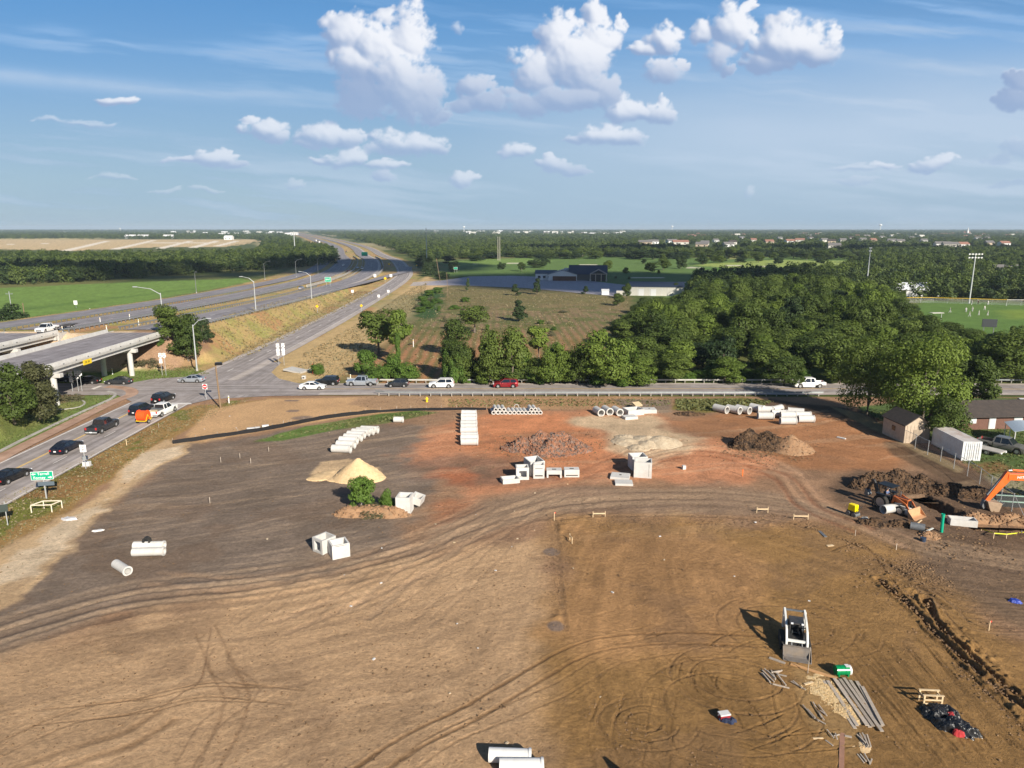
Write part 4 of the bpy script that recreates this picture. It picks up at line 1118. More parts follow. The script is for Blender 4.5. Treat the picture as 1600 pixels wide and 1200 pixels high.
# individual trees by the highway and the field
tpx('mid', 268, 533, 54, 62, 'round dark green tree in front of the bridge end, left one of the trio', idx=0)
tpx('mid', 292, 536, 62, 56, 'taller dark tree in the middle of the trio beside the bridge end', idx=1)
tpx('dark', 318, 536, 42, 36, 'small dark tree at the right side of the trio beside the bridge end', idx=2)
tpx('bush', 252, 560, 24, 20, 'bright green round bush under the bridge-side trees', name='bush', cat='bush')
tpx('bush', 292, 556, 16, 22, 'low dark green bush on the slope below the bridge-side trees', name='bush', cat='bush')
tpx('dark', 10, 522, 48, 66, 'dark tree at the left edge above the highway lanes', idx=1)
tree('pine', (-73.9, 107.6, 1.2), 9.0, 7.9, 'olive brown juniper beside the bridge, right one of the pair', idx=0)
tree('mid', (-74.9, 103.2, 1.6), 8.4, 7.0, 'green bushy tree at the left edge beside the olive juniper', idx=3)
tree('dark', (-79, 98, H1(-79, 98)), 6, 7, 'dark tree cut by the left edge beside the road', idx=3)
for a, b, w in ((206, 572, 30), (222, 573, 26), (238, 570, 22)):
    tpx('scrub', a, b, 13, w, 'brown-green shrub at the foot of the bridge paving', 'shrubs under the bridge end', name='shrub', cat='shrub')
for a, b, w in ((88, 628, 26), (104, 627, 28), (120, 626, 24)):
    tpx('scrub', a, b, 12, w, 'greyish low shrub in the bed right of the juniper', 'grey shrubs in the kerbed bed', name='shrub', cat='shrub')
tpx('open', 592, 556, 78, 84, 'spreading open-crowned tree at the left of the ploughed field', idx=0)
tpx('open', 624, 566, 84, 52, 'slim bright tree with a vine-covered trunk in the ploughed field', idx=1)
tpx('bush', 623, 572, 50, 14, 'column of vines round the slim tree\'s trunk', name='vine', cat='vine')
tpx('bush', 574, 588, 40, 46, 'bright green thicket under the spreading open tree', name='bush', cat='bush')
tpx('bush', 612, 590, 36, 48, 'bright green thicket behind the grey pickup', name='bush', cat='bush')
tpx('bush', 638, 594, 28, 44, 'dense rounded bush behind the dark hatchback', name='bush', cat='bush')
tpx('bush', 592, 596, 28, 52, 'low bush between the grey pickup and the thicket', name='bush', cat='bush')
tpx('bush', 495, 584, 18, 30, 'small green bush beside the concrete drain wing', name='bush', cat='bush')
tpx('open', 712, 556, 62, 60, 'thin grey-green tree in the middle of the ploughed rows', idx=0)
tpx('mid', 722, 598, 66, 50, 'bright small tree at the left end of the wood behind the road', idx=2)
tpx('open', 742, 520, 46, 60, 'thin twiggy tree standing higher in the ploughed field', idx=0)
tpx('mid', 765, 602, 84, 54, 'tall leafy tree behind the white car and red car', idx=1)
tpx('open', 800, 604, 98, 66, 'tall dense tree with a pale leaning stem behind the red car', idx=4)
tpx('light', 862, 602, 70, 54, 'yellow-green tree right of the red car', idx=0)
tpx('open', 842, 566, 58, 50, 'pale half-bare tree at the field edge behind the road trees', idx=1)
tpx('light', 946, 604, 92, 88, 'broad bright-crowned tree, the largest standing alone over the far guardrail', idx=3)
tpx('mid', 902, 602, 62, 40, 'smaller light tree left of the broad bright tree', idx=1)
tpx('cedar', 811, 502, 34, 30, 'dark conical cedar alone in the ploughed field', idx=0)
tpx('cedar', 805, 462, 19, 20, 'small dark cedar at the field edge, left of the tall cedar', idx=1)
tpx('cedar', 839, 460, 26, 19, 'tall dark cedar at the field edge before the clubhouse', idx=0)
tpx('cedar', 731, 455, 22, 10, 'slender dark cedar by the left end of the car park', idx=1)
tpx('cedar', 915, 460, 14, 15, 'small cedar at the field edge beside the car park kerb', idx=1)
tpx('mid', 966, 478, 20, 22, 'dark round tree near the pale long building, lower of two', idx=0)
tpx('mid', 979, 467, 24, 18, 'dark round tree near the pale long building, upper of two', idx=2)
tpx('mid', 1055, 462, 20, 14, 'small tree in front of the long pale building\'s gable', idx=1)
# big trees by the shed
tpx('giant', 1354, 650, 122, 112, 'very large dark-trunked tree left of the tan shed', idx=1)
tpx('giant', 1438, 672, 150, 128, 'very large bright green tree over the tan shed and white container', idx=0)
tpx('mid', 1476, 692, 70, 70, 'dense low tree between the shed and the brick house', idx=1)
tpx('mid', 1510, 640, 84, 76, 'dark tree behind the brick house\'s left end', idx=0)
tpx('mid', 1572, 592, 74, 84, 'leafy tree at the right edge between road and sports field', idx=4)
tpx('open', 1584, 560, 56, 34, 'small flat-topped tree near the sports field at the right edge', idx=0)
tpx('bush', 564, 795, 50, 58, 'bright green feathery bush on the little soil mound', name='bush', cat='bush')
tpx('bush', 604, 797, 38, 27, 'narrow upright bush beside the concrete box on the mound', name='bush', cat='bush')
tpx('scrub', 588, 800, 14, 60, 'low weedy scrub on the soil mound between the two bushes', name='shrub', cat='shrub')

def scatter(poly, spacing, seed, world_pts=False, maxn=400):
    P = np.array([G(*p)[:2] for p in poly]) if not world_pts else np.array(poly)
    r = np.random.default_rng(seed); out = []
    lo, hi = P.min(0), P.max(0); tries = 0
    while len(out) < maxn and tries < 40000:
        tries += 1
        q = lo + (hi - lo) * r.random(2)
        if poly_sd(np.array([q[0]]), np.array([q[1]]), P)[0] < 0: continue
        if all((q[0] - o[0]) ** 2 + (q[1] - o[1]) ** 2 > spacing ** 2 for o in out[-400:]): out.append(tuple(q))
    return out
WOOD_A = [(985, 604), (990, 566), (960, 522), (986, 490), (1060, 484), (1130, 470), (1300, 468), (1432, 474), (1436, 520), (1520, 546), (1640, 566), (1660, 594), (1560, 598), (1400, 602), (1200, 604)]
pts = scatter(WOOD_A, 6.6, 3, maxn=210)
TOPX = [900, 985, 1000, 1060, 1100, 1160, 1250, 1340, 1400, 1440, 1500, 1560, 1660]
TOPY = [520, 496, 470, 466, 446, 430, 432, 440, 462, 498, 512, 528, 545]
def maxH(x, y):                       # stay below the skyline the wood has from the air
    d_ = y * CP + CAM_H * SP; px = 800 + F_PX * x / d_; k = (600 - np.interp(px, TOPX, TOPY) + 6) / F_PX
    return CAM_H - y * (SP - k * CP) / (CP + k * SP)
for i, (x, y) in enumerate(pts):
    k = random.choices(['mid', 'light', 'dark', 'mid'], [5, 3.2, 1.4, 3])[0]
    H = min(random.uniform(7.5, 12.5) if y > 172 else random.uniform(5, 9), maxH(x, y) * random.uniform(.82, 1.0))
    if H < 2.6: continue
    tree(k, (x, y, H1(x, y)), H, min(random.uniform(8, 12), H * 1.5), 'leafy tree in the dense wood beyond the cross road', 'trees of the dense wood beyond the cross road')
for i in range(34):
    x, y = -8 + i * 2.0 + random.uniform(-1, 1), random.uniform(139.3, 142)
    if random.random() < .8:
        tree('bush', (x, y, 0), random.uniform(1.6, 3.4), random.uniform(3, 5), 'green underbrush just behind the far guardrail', 'bushes behind the far guardrail', name='bush', cat='bush')
ur = random.Random(9)
for i in range(46):
    px = ur.uniform(690, 985); py = 602 - abs(ur.gauss(0, 12))
    tpx(ur.choice(['bush', 'bush', 'light', 'mid']), px, py, ur.uniform(22, 60), ur.uniform(30, 56), 'low leafy growth between the trees behind the far guardrail', 'low growth between the road trees', name='bush', cat='bush')
for i in range(22):
    px, py = ur.uniform(640, 900), ur.uniform(470, 560)
    tpx(ur.choice(['scrub', 'bush']), px, py, ur.uniform(4, 11), ur.uniform(8, 22), 'small scrubby plant dotted in the ploughed field', 'scrub dotted in the ploughed field', name='shrub', cat='shrub')
for a, b in ((660, 470), (672, 462), (684, 458), (670, 482), (658, 488), (682, 474), (664, 478)):
    tpx('bush', a, b, 9, 24, 'low dark green thicket at the upper left corner of the field', 'thicket at the field corner', name='bush', cat='bush')
# golf course trees in ones and twos
gl = [(710, 425, 18, 18), (705, 424, 14, 12), (723, 433, 0, 0), (784, 421, 12, 14), (815, 424, 14, 16), (838, 418, 14, 34), (852, 414, 12, 22), (690, 436, 12, 26), (670, 425, 22, 22),
      (950, 423, 16, 18), (978, 428, 10, 12), (1017, 426, 16, 20), (1036, 422, 18, 24), (1064, 420, 22, 18), (1098, 414, 16, 16), (1029, 428, 6, 5), (983, 437, 5, 5), (962, 436, 5, 5),
      (1091, 439, 14, 16), (1120, 437, 13, 22), (1140, 436, 12, 20), (1160, 432, 14, 24), (1250, 427, 9, 12), (890, 404, 12, 40), (930, 404, 12, 34), (1000, 405, 14, 44), (1035, 403, 13, 40),
      (1320, 405, 12, 30), (1290, 408, 11, 24), (1260, 406, 11, 24), (1220, 405, 10, 20), (745, 408, 10, 30), (770, 404, 10, 30), (860, 405, 9, 26), (700, 412, 12, 26), (1186, 408, 10, 18), (1115, 410, 12, 20)]
grr = random.Random(4)
for _ in range(60): gl.append((grr.uniform(880, 1330), grr.uniform(399, 405), grr.uniform(9, 15), grr.uniform(18, 34)))
for _ in range(30): gl.append((grr.uniform(660, 900), grr.uniform(399, 404), grr.uniform(7, 11), grr.uniform(14, 30)))
for _ in range(16): gl.append((grr.uniform(1000, 1330), grr.uniform(404, 413), grr.uniform(8, 13), grr.uniform(10, 22)))
for a, b, hh, ww in gl:
    if hh: tpx('mid' if random.random() < .6 else 'dark', a, b, hh, ww, 'small dark tree dotted over the golf course grass', 'trees dotted over the golf course')
# dark screens and thickets near the frontage curve
for a, b, hh, ww in ((655, 418, 14, 20), (664, 428, 22, 16), (672, 432, 24, 18), (680, 430, 20, 16)):
    tpx('dark', a, b, hh, ww, 'dark tree beside the tall pale mast at the frontage curve', 'dark trees at the frontage curve')

# far woods: more trees than anyone could count
def far_proto(seed, m, n=150, size=1.0):
    me, _ = crown_mesh(seed, H=10, W=11, base=.02, n=n, size=size, lobes=9, m=m, shape='low', holes=0)
    o = bpy.data.objects.new('far_crown', me)
    return o
FARP = [far_proto(50 + i, [LEAF_FAR, LEAF_FAR, LEAF_DK, LEAF_MID][i], 420, .48) for i in range(4)]
def woodland(name, pts, hs, ws, label=None):
    me = bpy.data.meshes.new(name); me.from_pydata(pts, [], [])
    a = me.attributes.new('scl', 'FLOAT_VECTOR', 'POINT'); a.data.foreach_set('vector', np.array([[w / 11, w / 11, h / 10] for h, w in zip(hs, ws)], np.float32).ravel())
    b = me.attributes.new('rot', 'FLOAT_VECTOR', 'POINT'); b.data.foreach_set('vector', np.array([[0, 0, random.uniform(0, 6.28)] for _ in pts], np.float32).ravel())
    o = bpy.data.objects.new(name, me); C.objects.link(o); o['kind'] = 'stuff'
    if label: o['label'] = label; o['category'] = 'woodland'
    ng = bpy.data.node_groups.new(name + '_scatter', 'GeometryNodeTree')
    ng.interface.new_socket('Geometry', in_out='INPUT', socket_type='NodeSocketGeometry'); ng.interface.new_socket('Geometry', in_out='OUTPUT', socket_type='NodeSocketGeometry')
    gi = ng.nodes.new('NodeGroupInput'); go = ng.nodes.new('NodeGroupOutput')
    gi_ = ng.nodes.new('GeometryNodeGeometryToInstance')
    for p_ in FARP:
        n_ = ng.nodes.new('GeometryNodeObjectInfo'); n_.inputs['Object'].default_value = p_
        ng.links.new(n_.outputs['Geometry'], gi_.inputs[0])
    ip = ng.nodes.new('GeometryNodeInstanceOnPoints'); ip.inputs['Pick Instance'].default_value = True
    ng.links.new(gi.outputs[0], ip.inputs['Points']); ng.links.new(gi_.outputs[0], ip.inputs['Instance'])
    for at, sk in (('scl', 'Scale'), ('rot', 'Rotation')):
        na = ng.nodes.new('GeometryNodeInputNamedAttribute'); na.data_type = 'FLOAT_VECTOR'; na.inputs['Name'].default_value = at
        ng.links.new(na.outputs['Attribute'], ip.inputs[sk])
    ng.links.new(ip.outputs[0], go.inputs[0])
    md = o.modifiers.new('scatter', 'NODES'); md.node_group = ng
    return o
def region(poly, n, seed, sd_jit=0):
    P = np.array([G(*p)[:2] for p in poly]); r = np.random.default_rng(seed)
    lo, hi = P.min(0), P.max(0); q = lo + (hi - lo) * r.random((n, 2))
    sd = poly_sd(q[:, 0], q[:, 1], P)
    return q[sd > 0]
LW = [(-260, 452), (0, 447), (110, 442), (200, 436), (330, 427), (420, 422), (480, 418), (522, 413), (528, 400), (505, 388), (440, 380), (410, 384), (405, 399), (200, 404), (0, 404), (-260, 404)]
q1 = region(LW, 9000, 1)
WB = [(1075, 464), (1092, 441), (1180, 434), (1345, 427), (1350, 400), (1480, 396), (1760, 396), (1800, 470), (1640, 474), (1430, 468), (1300, 470), (1140, 470), (1080, 480)]
q2 = region(WB, 9000, 2)
hi2 = [(x, y) for x, y in q2]
fr = np.random.default_rng(11)
allp = [(x, y) for x, y in q1] + hi2
# hedgerows and woods out to the horizon, thinner where fields lie
far_n = 52000
ang = fr.uniform(-.80, .80, far_n); dd = 520 * (9000 / 520) ** fr.random(far_n)
X_, Y_ = ang * dd, dd
keep = fbm(X_ / 330 + 3, Y_ / 620, 4, 5) > np.where(X_ > front_x(Y_), np.where(Y_ < 1800, .33, .43), .46)
keep |= fbm(X_ / 150, Y_ / 150, 3, 1) > .60
om = X_ - main_x(Y_)
keep &= ~((om > -52 - Y_ * .012) & (X_ - front_x(Y_) < 16 + Y_ * .012))
GOLF = np.array([G(*p)[:2] for p in [(640, 450), (660, 410), (700, 404), (900, 400), (1080, 402), (1345, 401), (1350, 430), (1150, 462), (1070, 470), (960, 460)]])
DEV = np.array([G(*p)[:2] for p in [(-90, 392), (0, 391), (250, 390), (405, 390), (410, 377), (380, 373.5), (0, 373.5), (-90, 374)]])
keep &= poly_sd(X_, Y_, GOLF) < 0
keep &= poly_sd(X_, Y_, DEV) < -10
keep &= poly_sd(X_, Y_, np.array([G(*p)[:2] for p in [(-400, 406), (250, 406), (404, 402), (408, 379), (-400, 379)]])) < 0
keep &= poly_sd(X_, Y_, np.array([G(*p)[:2] for p in [(-400, 455), (300, 455), (480, 420), (640, 430), (650, 460), (960, 460), (1600, 480), (1600, 470), (-400, 470)]])) < 0
keep &= ~((X_ < main_x(Y_)) & (Y_ < 640))
FARH = ((1008, 382, 34), (1022, 381, 26), (1052, 380, 30), (1064, 382, 40), (1096, 386, 26), (1101, 383, 20), (1140, 386, 22), (1146, 382, 18), (1203, 381, 22), (1236, 380, 24), (1250, 378, 26), (1290, 378, 22), (1300, 380, 20), (1318, 378, 18), (1350, 377, 20), (1304, 388, 24), (1366, 378, 18), (1394, 379, 22), (1408, 380, 20),
        (1445, 379, 16), (1475, 385, 34), (1486, 386, 30), (1508, 386, 22), (1548, 383, 18), (1572, 384, 22), (1330, 374, 16), (1268, 374, 18), (1380, 373, 18), (1425, 374, 14), (1530, 375, 24), (1545, 375, 18), (1178, 378, 16), (1120, 379, 16), (1220, 375, 16), (1160, 374, 16))
for a, b, w in FARH:
    q = G(a, b); keep &= ~((np.abs(X_ - q[0] * Y_ / q[1]) < w * .55 + 4) & (Y_ > q[1] - 260) & (Y_ < q[1] + 14))
allp += list(zip(X_[keep], Y_[keep]))
P3 = []; HH = []; WW = []
for x, y in allp:
    k = 1 + max(0, y - 900) / 3600
    P3.append((x, y, H1(x, y) - .2)); HH.append(random.uniform(6, 10.5) * min(1.3, k ** .25)); WW.append(random.uniform(9, 13) * min(3.2, k))
woodland('woodland', P3, HH, WW, 'far woods and hedgerows reaching to the horizon')
print('far trees', len(P3), 'trees', ntree)
# ------------------------------------------------------------------ vehicles
def paint(name, c, metal=.3, rough=.28):
    return mat('paint_' + name, c, rough, metal=metal, var=.05, scale=1.5, dirt=(.22, .19, .15), dirt_amt=.18)
PAINTS = {'black': paint('black', (.012, .013, .016)), 'dark': paint('dark_grey', (.035, .04, .048)), 'navy': paint('blue_black', (.012, .016, .03)), 'white': paint('white', (.80, .80, .79), 0, .3),
          'silver': paint('silver', (.48, .52, .57), .6), 'grey': paint('grey_blue', (.36, .39, .44), .5), 'red': paint('deep_red', (.26, .012, .02), .3), 'tan': paint('grey_tan', (.22, .21, .19), .4)}
def interp_prof(P, x): return float(np.interp(x, [p[0] for p in P], [p[1] for p in P]))
def wheel(parent, x, y, r, w=.22, side=1, rim=True):
    o = MB(); n = 20
    prof = [(r * .62, -w / 2), (r * .93, -w / 2), (r, -w * .32), (r, w * .32), (r * .93, w / 2), (r * .62, w / 2)]
    secs = []
    for i in range(n + 1):
        a = 2 * math.pi * i / n
        secs.append([(q * math.cos(a), b, q * math.sin(a)) for q, b in prof])
    o.loft(secs, caps=False)
    W = bpy.data.objects.new('wheel', None); C.objects.link(W); W.parent = parent; W.location = (x, y, r)
    o.build('tyre', RUBBER, W, smooth=True)
    if rim:
        m = MB(); m.cyl((0, side * w * .30, 0), (0, side * w * .38, 0), r * .62, r * .60, 18)
        for k in range(5):
            a = 2 * math.pi * k / 5
            m.box((r * .32 * math.cos(a), side * w * .42, r * .32 * math.sin(a)), (.05, .03, .05))
        m.cyl((0, side * w * .36, 0), (0, side * w * .46, 0), r * .16, r * .12, 10)
        m.build('rim', RIM, W)
    return W
SPEC = {
 # length, width, belt profile (x, z), bottom profile, cabin: (x rear base, x rear top, x front top, x front base), roof z, wheel radius, wheel x
 'sedan': dict(L=4.85, W=1.84, hood=[(-2.42, .62), (-2.38, .92), (-2.0, 1.02), (-1.35, 1.04), (0, .96), (1.15, .95), (1.9, .84), (2.3, .70), (2.42, .52)], cab=(-1.85, -.95, .28, 1.18), roof=1.45, wr=.33, wx=(1.45, -1.42)),
 'suv': dict(L=4.75, W=1.92, hood=[(-2.37, .70), (-2.34, 1.05), (-2.2, 1.12), (0, 1.08), (1.0, 1.08), (1.7, 1.02), (2.25, .88), (2.37, .60)], cab=(-2.26, -1.95, .30, 1.12), roof=1.74, wr=.37, wx=(1.45, -1.42)),
 'hatch': dict(L=4.1, W=1.78, hood=[(-2.05, .62), (-2.0, .98), (-1.8, 1.04), (0, .99), (1.0, .98), (1.6, .86), (1.98, .72), (2.05, .52)], cab=(-1.92, -1.5, .30, 1.15), roof=1.56, wr=.32, wx=(1.28, -1.28)),
 'pickup': dict(L=5.9, W=2.02, hood=[(-2.95, .75), (-2.93, 1.10), (-2.8, 1.12), (.2, 1.12), (1.2, 1.16), (2.2, 1.12), (2.85, 1.02), (2.95, .68)], cab=(-.95, -.80, .78, 1.42), roof=1.90, wr=.41, wx=(1.95, -1.80)),
}
def vehicle(kind, color, pos, heading, label, group=None, name='car', cat='car', toolbox=False, z=None, rack=False):
    S = SPEC[kind]; L, W = S['L'], S['W']; m = PAINTS[color]; hw = W / 2
    t = thing(name, label, cat, pos, heading, group)
    xs = sorted(set([p[0] for p in S['hood']] + list(np.linspace(-L / 2, L / 2, 27))))
    # body shell: lower sides swell out to the belt, with wheel cut-outs formed by raising the sill
    secs = []
    for x in xs:
        zt = interp_prof(S['hood'], x); e = 1 - .10 * max(0, (abs(x) - L / 2 + .55) / .55) ** 2
        zb = .24 + (.12 if abs(x) > L / 2 - .12 else 0)
        for wx in S['wx']:
            d = abs(x - wx)
            if d < S['wr'] * 1.22: zb = max(zb, S['wr'] + math.sqrt(max(0, (S['wr'] * 1.22) ** 2 - d * d)) * .98)
        zb = min(zb, zt - .12); h = hw * e
        secs.append([(x, -h * .93, zb), (x, -h, zb + (zt - zb) * .35), (x, -h * .985, zb + (zt - zb) * .8), (x, -h * .90, zt), (x, -h * .5, zt + .035), (x, h * .5, zt + .035), (x, h * .90, zt), (x, h * .985, zb + (zt - zb) * .8), (x, h, zb + (zt - zb) * .35), (x, h * .93, zb)])
    if kind == 'pickup':                       # body in front of the bed only, then an open bed
        fr = [s for s in secs if s[0][0] >= S['cab'][0] - .02]
        body = MB().loft(fr).build('body', m, t, smooth=False)
        xb0, xb1 = -L / 2, S['cab'][0] - .06
        bed = MB()
        for sy in (-1, 1):
            ss = []
            for x in [q for q in xs if q <= xb1] + [xb1]:
                zb = .55
                d = abs(x - S['wx'][1])
                if d < S['wr'] * 1.22: zb = max(zb, S['wr'] + math.sqrt(max(0, (S['wr'] * 1.22) ** 2 - d * d)) * .98)
                ss.append([(x, sy * hw * .90, zb), (x, sy * hw * .99, zb + .1), (x, sy * hw * .97, 1.14), (x, sy * hw * .86, 1.16), (x, sy * hw * .84, .70)])
            bed.loft(ss)
        bed.box(((xb0 + xb1) / 2, 0, .70), (xb1 - xb0, W * .86, .06))
        bed.box((xb0 + .03, 0, .88), (.07, W * .90, .52)); bed.box((xb1 - .03, 0, .92), (.06, W * .88, .44))
        bed.build('bed', m, t)
        if toolbox:
            MB().box((xb1 - .45, 0, 1.12), (.75, W * .80, .42)).build('tool_box', STEEL_D, t)
            MB().box((xb1 - 1.3, .1, .98), (.7, .9, .5)).build('crate', WOOD_N, t)
    else:
        body = MB().loft(secs).build('body', m, t, smooth=False)
    r0, r1, f1, f0 = S['cab']; zr = S['roof']
    zb = lambda x: interp_prof(S['hood'], x) + .01
    wb, wt = hw * .90, hw * .70
    # cabin: dark glass volume with painted roof and pillars over it
    g = MB(); g.loft([[(r0, -wb, zb(r0)), (r0, wb, zb(r0)), (r1, wt, zr - .05), (r1, -wt, zr - .05)][:4],
                      [(f0, -wb, zb(f0)), (f0, wb, zb(f0)), (f1, wt, zr - .05), (f1, -wt, zr - .05)]])
    g.build('window_glass', GLASS, t)
    rf = MB()
    k = .96
    rf.loft([[(r1 - .02, -wt, zr - .06), (r1 - .02, wt, zr - .06), (r1, wt * k, zr), (r1, -wt * k, zr)], [((r1 + f1) / 2, -wt * 1.02, zr - .05), ((r1 + f1) / 2, wt * 1.02, zr - .05), ((r1 + f1) / 2, wt * .95, zr + .035), ((r1 + f1) / 2, -wt * .95, zr + .035)],
             [(f1 + .02, -wt, zr - .06), (f1 + .02, wt, zr - .06), (f1, wt * k, zr), (f1, -wt * k, zr)]])
    for sy in (-1, 1):
        for (xa, xb, w_) in ((r0, r1, .10), (f0, f1, .07)):
            rf.loft([[(xa - w_, sy * wb, zb(xa)), (xa + w_, sy * wb, zb(xa)), (xa + w_, sy * (wb + .015), zb(xa)), (xa - w_, sy * (wb + .015), zb(xa))],
                     [(xb - w_, sy * wt, zr - .04), (xb + w_, sy * wt, zr - .04), (xb + w_, sy * (wt + .015), zr - .04), (xb - w_, sy * (wt + .015), zr - .04)]])
        xm = (r1 + f1) / 2 - .05; xmb = xm
        rf.loft([[(xmb - .045, sy * wb, zb(xmb)), (xmb + .045, sy * wb, zb(xmb)), (xmb + .045, sy * (wb + .014), zb(xmb)), (xmb - .045, sy * (wb + .014), zb(xmb))],
                 [(xm - .045, sy * wt, zr - .04), (xm + .045, sy * wt, zr - .04), (xm + .045, sy * (wt + .014), zr - .04), (xm - .045, sy * (wt + .014), zr - .04)]])
    rf.build('roof', m, t)
    if rack:
        MB().box(((r1 + f1) / 2, wt * .8, zr + .06), (f1 - r1, .05, .05)).box(((r1 + f1) / 2, -wt * .8, zr + .06), (f1 - r1, .05, .05)).build('roof_rail', STEEL_D, t)
    for wx in S['wx']:
        for sy in (-1, 1): wheel(t, wx, sy * (hw - .13), S['wr'], .23, sy)
    xf, xr = L / 2, -L / 2
    for sy in (-1, 1):
        MB().box((xf - .10, sy * hw * .68, interp_prof(S['hood'], xf - .15) - .06), (.22, .38, .15)).build('headlight', HEAD_L, t, bevel=.02)
        MB().box((xr + .03, sy * hw * .76, interp_prof(S['hood'], xr + .03) - .10), (.10, .26, .20 if kind in ('sedan', 'hatch') else .34)).build('tail_light', RED_L, t, bevel=.02)
        MB().box((f0 - .45, sy * (hw + .08), zb(f0) + .06), (.12, .18, .14)).build('wing_mirror', m, t, bevel=.02)
    MB().box((xf - .02, 0, .58), (.06, W * .62, .24)).build('grille', BLACK_PL if color != 'black' else STEEL_D, t)
    MB().box((xr - .03, 0, .46), (.10, W * .86, .18)).build('bumper', STEEL if kind == 'pickup' else m, t, bevel=.03)
    MB().box((xr - .065 - (.02 if kind == 'pickup' else 0), 0, .62 if kind != 'pickup' else .5), (.02, .34, .17)).build('number_plate', PLATE, t)
    return t
def vpx(kind, color, px, py, heading, label, zz=.06, **k):
    g = G(px, py, zz); return vehicle(kind, color, g, R(heading), label, **k)
# queue on the near frontage road, heading away
Q = 'vehicles queued on the road at the left'
vpx('sedan', 'black', 18, 750, 84, 'black sedan cut by the left edge, nearest the green road sign', group=Q)
vpx('sedan', 'navy', 105, 704, 88, 'dark blue sedan between the black pickup and the green road sign', group=Q)
vpx('pickup', 'dark', 161, 672, 89, 'black pickup with open bed, behind the orange reel trailer on the left road', group=Q, name='pickup_truck', cat='pickup')
vpx('suv', 'navy', 222, 645, 86, 'dark car beside the orange reel, half hidden by it', group=Q)
vpx('suv', 'black', 256, 627, 84, 'black sport utility car at the front of the queue beside the white pickup', group=Q)
vpx('pickup', 'white', 255, 647, 84, 'white crew-cab pickup with loaded bed, towing the orange reel', group=Q, name='pickup_truck', cat='pickup', toolbox=True)
# cross road
vpx('sedan', 'black', 96, 596, 180, 'dark car in the shade under the bridge')
vpx('sedan', 'black', 137, 599, 180, 'black sedan just right of the route signs, leaving the shade of the bridge')
vpx('sedan', 'dark', 186, 600, 180, 'dark grey coupe on the cross road between bridge and junction')
vpx('sedan', 'silver', 300, 597, 180, 'pale silver-blue sedan crossing the junction alone')
vpx('sedan', 'white', 489, 608, 0, 'white sedan entering the junction in front of the black car')
vpx('suv', 'black', 511, 601, 180, 'black sport utility car behind the white sedan')
vpx('pickup', 'silver', 566, 602, 180, 'silver crew-cab pickup with black wheels on the cross road', name='pickup_truck', cat='pickup')
vpx('hatch', 'dark', 622, 604, 180, 'charcoal hatchback following the silver pickup')
vpx('suv', 'white', 690, 605, 180, 'white sport utility car with a roof rail, alone on the cross road', rack=True)
vpx('suv', 'red', 790, 605, 180, 'dark red sport utility car by the tall tree')
vpx('pickup', 'white', 1263, 605, 180, 'white pickup at the right end of the guardrail, half under a tree', name='pickup_truck', cat='pickup')
# highway traffic
vpx('pickup', 'white', 74, 518, 270, 'white crew-cab pickup on the far bridge lanes pulling a flat trailer', zz=6.92, name='pickup_truck', cat='pickup')
vpx('sedan', 'silver', 471, 452, 90, 'small silver car alone on the nearer highway lanes', zz=2.5)
FARC = 'small vehicles on the distant highway'
for i, (a, b, c_, k_, l_) in enumerate(((566, 421, 'white', 'suv', 'white speck of a car in the highway curve'), (559, 420, 'silver', 'sedan', 'silver speck of a car beside the white one in the highway curve'), (545, 426, 'navy', 'suv', 'dark car at the inner side of the highway curve'),
        (536, 416, 'white', 'sedan', 'pale car on the outer ramp of the curve'), (529, 397, 'white', 'suv', 'white car on the far stretch above the curve'), (520, 391, 'silver', 'suv', 'silver car behind the white one on the far stretch'), (514, 386, 'white', 'suv', 'white car high on the far stretch'), (541, 394, 'navy', 'sedan', 'dark car on the far right-hand lanes'))):
    g = G(a, b, 0.2); yy = g[1]
    j = int(np.argmin(np.abs(MAIN[:, 1] - yy))); dv = MAIN[min(j + 1, len(MAIN) - 1)] - MAIN[j]
    vehicle(k_, c_, (g[0], g[1], float(zroad(yy)) + .05), math.atan2(dv[1], dv[0]), l_, FARC)
def lorry(px, py, label):
    g = G(px, py, .3); j = int(np.argmin(np.abs(MAIN[:, 1] - g[1]))); dv = MAIN[j + 1] - MAIN[j]
    t = thing('lorry', label, 'lorry', (g[0], g[1], .45), math.atan2(dv[1], dv[0]))
    MB().box((-3, 0, 2.5), (14.5, 2.6, 2.9)).build('cargo_box', WHITE, t, bevel=.05)
    MB().box((6.2, 0, 1.9), (2.6, 2.4, 2.6), tx=.8).build('cab', WHITE, t, bevel=.15)
    MB().box((7.3, 0, 2.3), (.5, 2.0, .8)).build('windscreen', GLASS, t)
    for x in (-9, -7.8, 3.2, 6.6):
        for s in (-1, 1): wheel(t, x, s * 1.05, .5, .3, s, rim=False)
lorry(494, 377.5, 'white lorry on the far highway, left of two'); lorry(499, 380, 'white lorry on the far highway, right and nearer of two')
